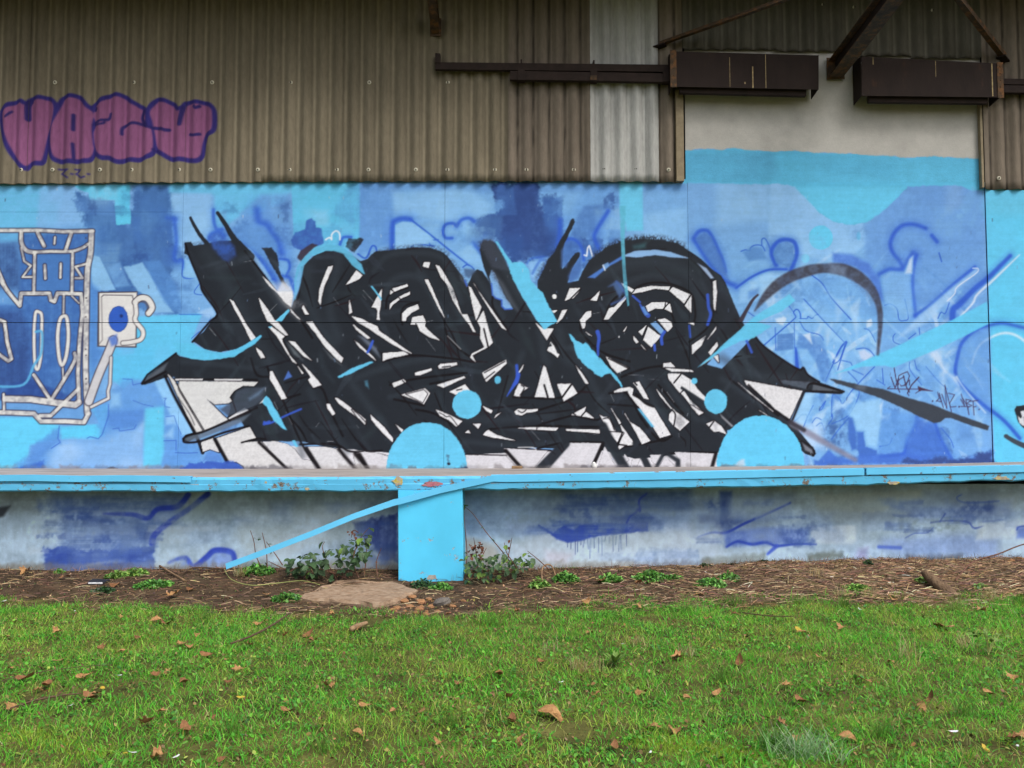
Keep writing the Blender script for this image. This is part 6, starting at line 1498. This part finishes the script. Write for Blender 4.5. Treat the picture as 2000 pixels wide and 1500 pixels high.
for x, y, s in ((260, 1483, 24), (340, 1490, 26), (230, 1328, 17), (135, 1388, 15), (145, 1201, 10), (1270, 1479, 20), (1860, 1438, 24), (1985, 1468, 24), (1095, 1340, 14), (5, 1180, 14), (1680, 1196, 14), (1216, 1264, 12)):
    o = leaf_obj(x, y, s, 'small white scrap ' + where_lawn(x, y), 'white scraps on the lawn', feather, .3); o.name = 'litter_scrap'; o['category'] = 'litter'
    o.scale = (o.scale[0] * .5, o.scale[1], o.scale[2] * .5)

# ------------------------------------------------------------------ rubble, slab, wood, litter at the dock foot
m_slab = mat_noise('broken_concrete', [(0.25, (112, 88, 70)), (0.42, (146, 120, 96)), (0.6, (164, 140, 116)), (0.75, (178, 158, 136))], 16, .95, .7, 45)
def plate(name, label, cat, pxs, h, mat, seed, tiltz=0.0):
    rr = random.Random(seed)
    P_ = [spot(x, y) for x, y in pxs]
    c = sum(P_, Vector()) / len(P_)
    n = len(P_)
    low = [(p.x, p.y, p.z - .02) for p in P_]
    mid_ = [(p.x + rr.uniform(-.012, .012), p.y + rr.uniform(-.012, .012), p.z + h * .75) for p in P_]
    top_ = [(c.x + (p.x - c.x) * .975, c.y + (p.y - c.y) * .97, c.z + h + rr.uniform(-.003, .003) + (p.x - c.x) * tiltz) for p in P_]
    inner = [[(c.x + (p.x - c.x) * f, c.y + (p.y - c.y) * f, c.z + h + .004 + rr.uniform(-.006, .005) + (p.x - c.x) * tiltz * f) for p in P_] for f in (.75, .5, .22)]
    o = MB().sweep([low, mid_, top_] + inner).build(name, mat)
    return tag(o, label, cat)
plate('broken_slab', 'broken flat slab of tan concrete lying in front of the blue pillar', 'concrete slab', [(587, 1173), (596, 1165), (612, 1160), (630, 1149), (648, 1144), (655, 1137), (690, 1136), (735, 1139), (766, 1140), (786, 1147), (797, 1154), (815, 1158), (806, 1166), (794, 1168), (783, 1177), (766, 1181), (748, 1188), (728, 1188), (704, 1184), (672, 1182), (640, 1179), (610, 1178)], .028, m_slab, 3, .008)
m_rubble = mat_noise('orange_rubble', [(0.25, (120, 84, 58)), (0.5, (170, 122, 82)), (0.75, (196, 156, 116))], 16, .95, .7, 60)
m_stone = mat_noise('grey_stone', [(0.3, (96, 90, 84)), (0.6, (128, 120, 112)), (0.8, (146, 138, 130))], 14, .95, .7, 50)
def stone_mesh(seed, mat):
    rr = random.Random(seed); mb = MB(); secs = []
    for z, r in ((-.5, .6), (-.15, .98), (.25, .9), (.52, .5)):
        secs.append([(r * rr.uniform(.75, 1.15) * math.cos(j * math.pi / 3.5), r * rr.uniform(.75, 1.15) * math.sin(j * math.pi / 3.5), z * rr.uniform(.8, 1.2)) for j in range(7)])
    o = mb.sweep(secs).build('rubble_stone', mat); me = o.data; bpy.data.objects.remove(o)
    return me
SM = [stone_mesh(s, m_rubble) for s in range(6)]; SG = stone_mesh(50, m_stone)
def stone(px, py, size, me, label, group=None, sq=.7):
    p = spot(px, py); s = size / FPX * (p - cam.location).length * .5
    o = link('rubble_stone', me, None); o.scale = (s, s * .9, s * sq); o.rotation_euler = (rl.uniform(-.2, .2), rl.uniform(-.2, .2), rl.uniform(0, 6)); o.location = p + Vector((0, 0, s * sq * .35))
    tag(o, label, 'stone', group)
for x, y, s in ((790, 1176, 20), (806, 1168, 18), (822, 1178, 22), (838, 1172, 16), (800, 1186, 18), (820, 1192, 20), (842, 1188, 16), (776, 1190, 18), (855, 1196, 14), (812, 1198, 14), (790, 1196, 12), (832, 1200, 14), (765, 1193, 14), (885, 1186, 14), (905, 1176, 12)):
    stone(x, y, s, rl.choice(SM), 'orange brown lump of rubble beside the broken slab', 'rubble by the broken slab')
for k in range(26):
    stone(rl.uniform(750, 880), rl.uniform(1172, 1202), rl.uniform(4, 9), rl.choice(SM), 'orange brown lump of rubble beside the broken slab', 'rubble by the broken slab')
stone(862, 1182, 38, SG, 'grey block of stone at the right end of the rubble', sq=.75)
stone(808, 1140, 16, SM[1], 'single brown stone at the left foot of the pillar')
for x, y in ((1545, 1090), (1565, 1093), (1585, 1093), (1605, 1090), (1990, 1094), (1975, 1098)):
    stone(x, y, 14, SG if x < 1900 else SM[2], 'small pale stone against the foot of the dock wall', 'stones at the dock wall')
m_wood = mat_noise('weathered_wood', [(0.3, (110, 84, 62)), (0.6, (158, 128, 96)), (0.8, (184, 156, 120))], 14, .9, .6, 60, (1, 1, 1))
m_twig = mat_noise('twig_bark', [(0.3, (70, 54, 42)), (0.7, (108, 84, 64))], 30, .9)
m_cane = mat_noise('bramble_cane', [(0.3, (88, 60, 50)), (0.7, (124, 88, 70))], 30, .8)
m_reed = mat_noise('green_stem', [(0.3, (140, 150, 82)), (0.7, (168, 172, 104))], 20, .6)
def stickline(name, label, cat, pts, rad, mat, k=7):
    V = [Vector(p) for p in pts]
    V = [Vector(v) for v in catmull(np.array([list(v) for v in V]), False, 5)] if len(V) > 2 else V
    rr = list(np.interp(np.linspace(0, 1, len(V)), np.linspace(0, 1, len(rad)), rad)) if isinstance(rad, (list, tuple)) else rad
    o = MB().tube(V, rr, k).build(name, mat, None, smoothed=True)
    return tag(o, label, cat)
a = spot(1850, 1128)
m_log = mat_noise('grey_bark', [(0.3, (84, 66, 52)), (0.5, (122, 98, 76)), (0.7, (152, 126, 98))], 16, .95, 1.0, 40, (1, 1, .4), bdist=.03)
st = stickline('log_stump', 'thick broken log end leaning at the right dock wall', 'log', [a + Vector((.06, -.06, -.06)), a + Vector((.0, .06, .03)), a + Vector((-.07, .16, .11)), a + Vector((-.11, .21, .16))], [.05, .058, .05, .028], m_log, 8)
def ground_stick(label, pxs, rad, mat, lift=.02, name='fallen_twig'):
    return stickline(name, label, 'twig', [spot(x, y, lift) for x, y in pxs], rad, mat, 6)
ground_stick('thin dark twig lying at the grass edge right of the wide leaf', [(450, 1272), (490, 1258), (530, 1236), (566, 1210)], [.006, .008, .006], m_twig, .05)
ground_stick('dark curved twig lying across the lower left lawn', [(20, 1398), (70, 1382), (120, 1372), (160, 1366)], [.004, .006, .003], m_twig, .035)
ground_stick('long thin stalk lying across the left lawn', [(0, 1342), (60, 1330), (150, 1316), (220, 1312)], [.0022, .002], m_twig, .04)
ground_stick('short pale wood stick lying on the grass below the slab', [(686, 1240), (700, 1232), (716, 1226)], [.018, .022, .014], m_wood, .04)
ground_stick('brown bent twig on the soil left of the hanging strip', [(330, 1118), (352, 1128), (380, 1116), (440, 1118)], [.007, .009, .006], m_twig, .03)
ground_stick('pale dry stick pointing up left of the hanging strip', [(312, 1112), (330, 1122), (360, 1140)], [.010, .008], m_wood, .03)
ground_stick('long dark stalk lying along the right grass edge', [(1640, 1170), (1700, 1176), (1780, 1182)], [.005, .006, .004], m_twig, .03)
ground_stick('brown straight twig lying on the right soil strip', [(1560, 1134), (1620, 1142), (1680, 1158)], [.005, .006, .004], m_twig, .02)
ground_stick('dark twig in the grass under the right dome', [(1450, 1208), (1500, 1214), (1550, 1216)], [.004, .005, .003], m_twig, .05)
stickline('green_stem', 'long pale green stem curving over the soil below the strip end', 'stem', [spot(x, y, .03) for x, y in ((438, 1118), (452, 1136), (490, 1149), (540, 1145), (590, 1142), (625, 1149))], [.0035, .0035, .0025], m_reed)
stickline('curled_cane', 'pale curled cane arching on the soil right of the pillar', 'cane', [spot(1060, 1142), spot(1058, 1128, .06), spot(1066, 1124, .10), spot(1078, 1122, .08), spot(1086, 1128, .0)], [.009, .008], m_wood)
# flattened packet
p = spot(192, 1138)
e = tag(empty('crushed_packet', p), 'crushed black and white packet lying on the soil at the left', 'packet')
m_black = mat_noise('black_card', [(0.3, (34, 34, 38)), (0.7, (52, 52, 56))], 10, .5)
MB().hexa([p + Vector(v) for v in ((-.09, -.04, .0), (.08, -.05, .0), (.09, .04, .0), (-.08, .05, .0), (-.09, -.04, .014), (.08, -.05, .02), (.09, .04, .03), (-.08, .05, .035))]).build('box', m_black, e, .003)
MB().hexa([p + Vector(v) for v in ((-.07, -.052, .003), (.065, -.058, .004), (.065, -.048, .004), (-.07, -.04, .003), (-.07, -.052, .012), (.065, -.058, .016), (.065, -.048, .018), (-.07, -.04, .015))]).build('white_flap', m_litter, e)

# ------------------------------------------------------------------ plants
m_green = mat_noise('bramble_leaf', [(0.3, (50, 72, 46)), (0.55, (66, 92, 56)), (0.8, (96, 120, 78))], 3, .45, .3, 90)
m_ygreen = mat_noise('young_leaf', [(0.3, (84, 116, 48)), (0.6, (112, 140, 60)), (0.8, (140, 160, 80))], 3, .5, .3, 90)
m_brownl = mat_noise('withered_leaf', [(0.3, (92, 56, 44)), (0.7, (140, 92, 68))], 24, .8, .4, 90)
def broad_leaf(name, mat, seed, long=1.35):
    rr = random.Random(seed)
    prof = [(0, 0), (.14, .30), (.34, .46), (.58, .42), (.8, .24), (1, 0)]
    v, f = [], []
    for t, w in prof:
        fold = .22 * w; dr = -.30 * t * t
        jag = rr.uniform(.9, 1.12)
        v += [(-w * jag, t * long, fold + dr), (0, t * long, dr), (w * jag, t * long, fold + dr)]
    for k in range(len(prof) - 1):
        b = k * 3
        f += [(b, b + 1, b + 4, b + 3), (b + 1, b + 2, b + 5, b + 4)]
    me = bpy.data.meshes.new(name); me.from_pydata(v, [], f); me.update(); me.materials.append(mat)
    return me
BL = [broad_leaf('leaf', m_green, s) for s in range(4)]; YL = [broad_leaf('leaf', m_ygreen, s) for s in range(4, 7)]; WL = [broad_leaf('leaf', m_brownl, s, 1.1) for s in range(7, 9)]
def add_leaf(parent, p, size, me, face=None):
    o = bpy.data.objects.new('leaf', me); COL.objects.link(o); o.parent = parent
    o.location = Vector(p) - Vector(parent.location)
    o.scale = (size, size, size)
    o.rotation_euler = Euler((rl.uniform(-.9, .5), rl.uniform(-.6, .6), rl.uniform(0, 6.28) if face is None else face + rl.uniform(-.9, .9)))
    return o
def inside(poly, x, y):
    r = False
    for i in range(len(poly)):
        (ax, ay), (bx, by) = poly[i], poly[i - 1]
        if (ay > y) != (by > y) and x < (bx - ax) * (y - ay) / (by - ay) + ax: r = not r
    return r
def bush(name, label, base, stems, poly, n, leaves, size, y0, y1, mat_stem=None, cat='plant'):
    root = spot(*base)
    root.y = max(min(root.y, YW - .06), -2.2); root.z = float(gzb(root.x, root.y))
    e = tag(empty(name, root), label, cat)
    for s in stems:
        pts = [on_y(x, y, yy) for x, y, yy in s]
        V = [Vector(v) for v in catmull(np.array([list(v) for v in pts]), False, 5)]
        MB().tube(V, list(np.linspace(.0065, .0028, len(V))), 5).build('stem', mat_stem or m_cane, e)
        for k in range(2, len(V), 3):
            if rl.random() < .5 and n: add_leaf(e, V[k] + Vector((rl.uniform(-.02, .02), -.02, .01)), size * rl.uniform(.6, 1), rl.choice(leaves))
    xs_ = [q[0] for q in poly]; ys_ = [q[1] for q in poly]; k = 0
    while k < n:
        x, y = rl.uniform(min(xs_), max(xs_)), rl.uniform(min(ys_), max(ys_))
        if inside(poly, x, y):
            p = on_y(x, y, rl.uniform(y0, y1))
            if p.z > float(gzb(p.x, p.y)) + .01: add_leaf(e, p, size * rl.uniform(.65, 1.2), rl.choice(leaves), math.pi)
            k += 1
    return e
bush('bramble_bush', 'dark green leafy bramble climbing at the left of the blue pillar', (660, 1138),
     [[(700, 1130, -1.3), (690, 1090, -1.35), (705, 1050, -1.3), (722, 1030, -1.25)], [(660, 1136, -1.45), (640, 1100, -1.45), (630, 1070, -1.4), (634, 1058, -1.38)], [(690, 1136, -1.4), (640, 1115, -1.5), (590, 1108, -1.5), (560, 1116, -1.52)], [(710, 1136, -1.25), (716, 1080, -1.2), (712, 1050, -1.18)]],
     [(556, 1104), (576, 1088), (600, 1080), (625, 1082), (652, 1070), (680, 1058), (704, 1048), (724, 1040), (728, 1062), (716, 1096), (690, 1116), (650, 1132), (606, 1134), (570, 1124)], 170, BL + BL + BL + YL[:1], .068, -1.62, -1.2)
bush('bramble_bush', 'thin bramble canes with a few leaves behind the hanging strip', (520, 1112),
     [[(512, 1112, -1.2), (500, 1085, -1.2), (496, 1058, -1.2), (489, 1036, -1.18)], [(522, 1112, -1.2), (520, 1075, -1.2), (512, 1040, -1.18)], [(552, 1104, -1.2), (536, 1080, -1.2), (520, 1058, -1.18)], [(556, 1112, -1.25), (540, 1104, -1.2), (524, 1096, -1.2)]],
     [(500, 1046), (512, 1046), (512, 1056), (500, 1056)], 4, BL, .03, -1.22, -1.18)
bush('weed_bush', 'mixed yellow green and dark leaves at the right foot of the pillar', (930, 1132),
     [[(908, 1128, -1.25), (912, 1080, -1.2), (908, 1030, -1.18), (906, 985, -1.15)], [(1000, 1102, -1.4), (980, 1076, -1.3), (950, 1040, -1.25), (924, 1004, -1.2), (908, 990, -1.15)], [(1010, 1110, -1.45), (990, 1080, -1.35), (985, 1060, -1.3)], [(920, 1130, -1.35), (940, 1090, -1.35), (950, 1070, -1.3)], [(1072, 1112, -1.5), (1050, 1092, -1.45), (1030, 1076, -1.4)]],
     [(906, 1078), (930, 1082), (950, 1088), (985, 1080), (1000, 1092), (1036, 1076), (1044, 1098), (1010, 1120), (980, 1130), (950, 1142), (908, 1138)], 230, YL + BL + BL, .046, -1.6, -1.15)
bush('withered_vine', 'withered brown vine leaves on the wall right of the pillar', (935, 1120), [[(935, 1120, -1.15), (930, 1080, -1.12), (925, 1050, -1.11)], [(990, 1100, -1.14), (996, 1070, -1.12), (1000, 1050, -1.11)]],
     [(918, 1060), (942, 1056), (946, 1090), (924, 1096), (916, 1080)], 40, WL, .04, -1.2, -1.1)
bush('withered_vine', 'brown dead leaves and stems in the corner left of the pillar', (735, 1134), [[(700, 1040, -1.12), (690, 1036, -1.12), (686, 1050, -1.12)], [(740, 1136, -1.3), (735, 1100, -1.2), (745, 1070, -1.15)], [(770, 1136, -1.35), (750, 1122, -1.25), (725, 1118, -1.2)]],
     [(680, 1036), (694, 1034), (696, 1054), (684, 1054)], 8, WL, .030, -1.14, -1.11)
m_weed = mat_attr('weed_leaf', rough=.5, nscale=20, amp=.15, bump=0, trans=.25)
def weed(px, py, r, h, label, cols, n=130, size=.014, name='weed_clump'):
    p = spot(px, py); r *= 1.35; h *= 1.2
    n = int(n * 2.0); rd = r * .85 * np.sqrt(rg.random(n)); an = rg.uniform(0, 6.283, n); X = p.x + rd * np.cos(an); Y = np.minimum(p.y + rd * .75 * np.sin(an), YW - .03)
    d = np.clip(1 - np.hypot((X - p.x) / r, (Y - p.y) / (r * .8)), .1, 1)
    o = leaflets(X, Y, gzb(X, Y) + h * d * rg.uniform(.15, 1, n), size * rg.uniform(.6, 1.3, n), .55, pal(cols, [1] * len(cols), n), name, m_weed)
    tag(o, label, 'weed', 'low weeds on the soil strip')
GW = [(96, 154, 66), (120, 176, 78), (80, 128, 58)]; YW_ = [(122, 164, 72), (150, 178, 90), (100, 144, 66)]; DW = [(58, 88, 54), (74, 106, 62), (50, 78, 48)]
for x, y, r, h, lb, c, n in ((1105, 1134, .12, .09, 'dense round green weed clump on the soil right of the pillar', GW, 260), (1054, 1148, .09, .10, 'upright light green weed beside the curled cane', YW_, 130), (1192, 1132, .11, .07, 'green weed clump on the soil below the dripping blue paint', GW, 180), (1272, 1128, .16, .08, 'largest green weed clump on the soil under the right half', GW, 320), (1316, 1130, .08, .05, 'small green weed just right of the largest clump', GW, 90),
        (1386, 1138, .13, .06, 'flat green weed clump on the soil below the dark cross mark', GW, 220), (1424, 1126, .09, .07, 'small upright green weed on the soil under the right dome', GW, 120), (1378, 1108, .07, .05, 'dark weed at the wall foot under the right circle', DW, 70), (1420, 1100, .08, .06, 'dark weed at the wall foot below the blue slanting line', DW, 90), (1486, 1098, .10, .07, 'dark leafy weed against the wall foot under the right dome', DW, 130), (1074, 1094, .06, .09, 'dark green nettle-like weed at the wall below the first drips', DW, 90), (1090, 1104, .05, .08, 'small green weed sprouting right beside the wall drips', GW, 70),
        (1112, 1098, .06, .07, 'pale green weed against the wall below the drips', YW_, 70), (1674, 1126, .11, .05, 'low green weed patch on the dry straw at the right', YW_, 140), (1696, 1104, .05, .06, 'dark weed at the wall foot left of the log', DW, 60), (1918, 1122, .07, .05, 'small green weed on the straw right of the log', YW_, 80), (1800, 1118, .06, .04, 'small pale weed just left of the log', YW_, 60), (1298, 1104, .06, .06, 'small dark weed at the wall under the blue dripping shape', DW, 60),
        (228, 1126, .10, .06, 'light green weed at the wall foot on the far left', YW_, 120), (262, 1124, .12, .07, 'yellowish green weed under the dark blue patch', YW_, 160), (300, 1144, .16, .05, 'flat green weed patch on the soil left of the strip end', GW, 260), (200, 1156, .10, .04, 'low dark weed patch below the crushed packet', DW, 130), (500, 1118, .16, .09, 'bright green weed clump under the hanging strip', GW, 300), (560, 1172, .12, .06, 'green weed at the left edge of the broken slab', GW, 160), (826, 1146, .11, .08, 'grey green weed clump at the foot of the pillar', DW, 200), (860, 1150, .10, .07, 'green tufted weed at the right front corner of the pillar', GW, 150), (115, 1118, .05, .04, 'tiny green weed at the far left wall foot', GW, 50), (1996, 1066, .10, .10, 'dark green weed at the right edge of the wall', DW, 120)):
    weed(x, y, r, h, lb, c, n)
def tuft(px, py, label, n, h, r, cols, lean=(.1, .8), w=(.002, .004), name='grass_tuft', cat='grass tuft'):
    p = spot(px, py)
    if n < 100: r *= .6
    X = p.x + np.clip(rg.normal(0, r, n), -1.8 * r, 1.8 * r); Y = p.y + np.clip(rg.normal(0, r * .7, n), -1.3 * r, 1.3 * r)
    o = blades(X, Y, rg.uniform(.6, 1.15, n) * h * 1.15, rg.uniform(*w, n), rg.uniform(*lean, n), pal(cols, [1] * len(cols), n, .08), name, m_grass)
    tag(o, label, cat, 'single grass tufts')
tuft(1568, 1478, 'large blue green tuft of coarse grass at the bottom right', 260, .15, .085, [(164, 198, 146), (140, 186, 120), (184, 206, 166), (120, 176, 90)], (.4, .97), (.003, .0055))
tuft(1516, 1462, 'bright green grass tuft left of the coarse blue green one', 180, .12, .04, [(100, 160, 56), (84, 140, 50)])
DRY = [(196, 176, 126), (178, 152, 104), (210, 194, 150)]
for x, y, n, h, lb in ((1130, 1312, 60, .13, 'tuft of dry straw-coloured grass in the middle of the lawn'), (1165, 1316, 30, .12, 'thin dry stalks beside the green rosette'), (1075, 1282, 26, .15, 'upright pale dry stalks left of the dry tuft'), (1250, 1262, 50, .09, 'dry stubble patch above the green rosette'), (1342, 1280, 70, .08, 'flattened dry grass patch right of the rosette'), (1885, 1266, 60, .12, 'dry greyish grass tuft beside the yellow green weed'), (1640, 1142, 60, .14, 'dry straw tuft standing on the right soil strip'), (1700, 1158, 40, .12, 'pale dry stalks at the right grass edge'), (1595, 1120, 50, .13, 'dry straw tuft on the soil under the right wall'), (1930, 1132, 60, .13, 'dry straw tuft right of the log'), (1868, 1196, 90, .14, 'tall pale green tuft at the right grass edge'), (1775, 1290, 40, .15, 'long dry grass stalks on the right lawn'), (470, 1124, 90, .12, 'dry fibrous tuft at the lower end of the hanging strip')):
    tuft(x, y, lb, n, h, .05, DRY if 'pale green' not in lb else [(150, 172, 90), (120, 160, 70)])
for x, y, n in ((30, 1205, 60), (400, 1215, 70), (840, 1235, 60), (960, 1222, 70), (1430, 1182, 120), (1560, 1180, 100), (1650, 1185, 90), (1990, 1180, 90), (1340, 1200, 60), (720, 1290, 60), (880, 1420, 60), (1410, 1330, 70), (640, 1470, 60), (450, 1440, 60), (1720, 1440, 70), (1890, 1400, 60)):
    tuft(x, y, 'taller green grass tuft ' + where_lawn(x, y), n, .11, .06, [(104, 158, 56), (126, 170, 70), (88, 138, 50)])
# rosette and yellow green weed
p = spot(1201, 1305)
e = tag(empty('rosette_plant', p), 'bright green rosette of long leaves in the middle right lawn', 'plant')
RL = broad_leaf('leaf', m_ygreen, 60, 3.0)
for k in range(12):
    o = bpy.data.objects.new('leaf', RL); COL.objects.link(o); o.parent = e; s = rl.uniform(.028, .042)
    o.scale = (s, s, s); o.location = (0, 0, .035); o.rotation_euler = Euler((rl.uniform(.35, 1.0), 0, k * .55 + rl.uniform(-.2, .2)))
p = spot(1930, 1280)
e = tag(empty('leafy_weed', p), 'yellow green leafy weed standing in the lawn at the right', 'plant')
for k in range(34):
    h_ = rl.uniform(.02, .16)
    add_leaf(e, p + Vector((rl.uniform(-.11, .11), rl.uniform(-.06, .06), h_)), rl.uniform(.022, .036), rl.choice(YL))
for k in range(5):
    q_ = p + Vector((rl.uniform(-.09, .09), rl.uniform(-.04, .04), rl.uniform(.1, .16)))
    MB().tube([p, (p + q_) / 2 + Vector((0, 0, .02)), q_], [.004, .003, .002], 5).build('stem', m_reed, e)
# bramble cane at the right edge
stickline('bramble_cane', 'long bare brown cane rising along the wall at the right edge', 'cane', [spot(1866, 1120, .02), on_y(1900, 1098, -1.3), on_y(1950, 1082, -1.25), on_y(1996, 1064, -1.2), on_y(2060, 1050, -1.2)], [.008, .007, .005], m_cane)
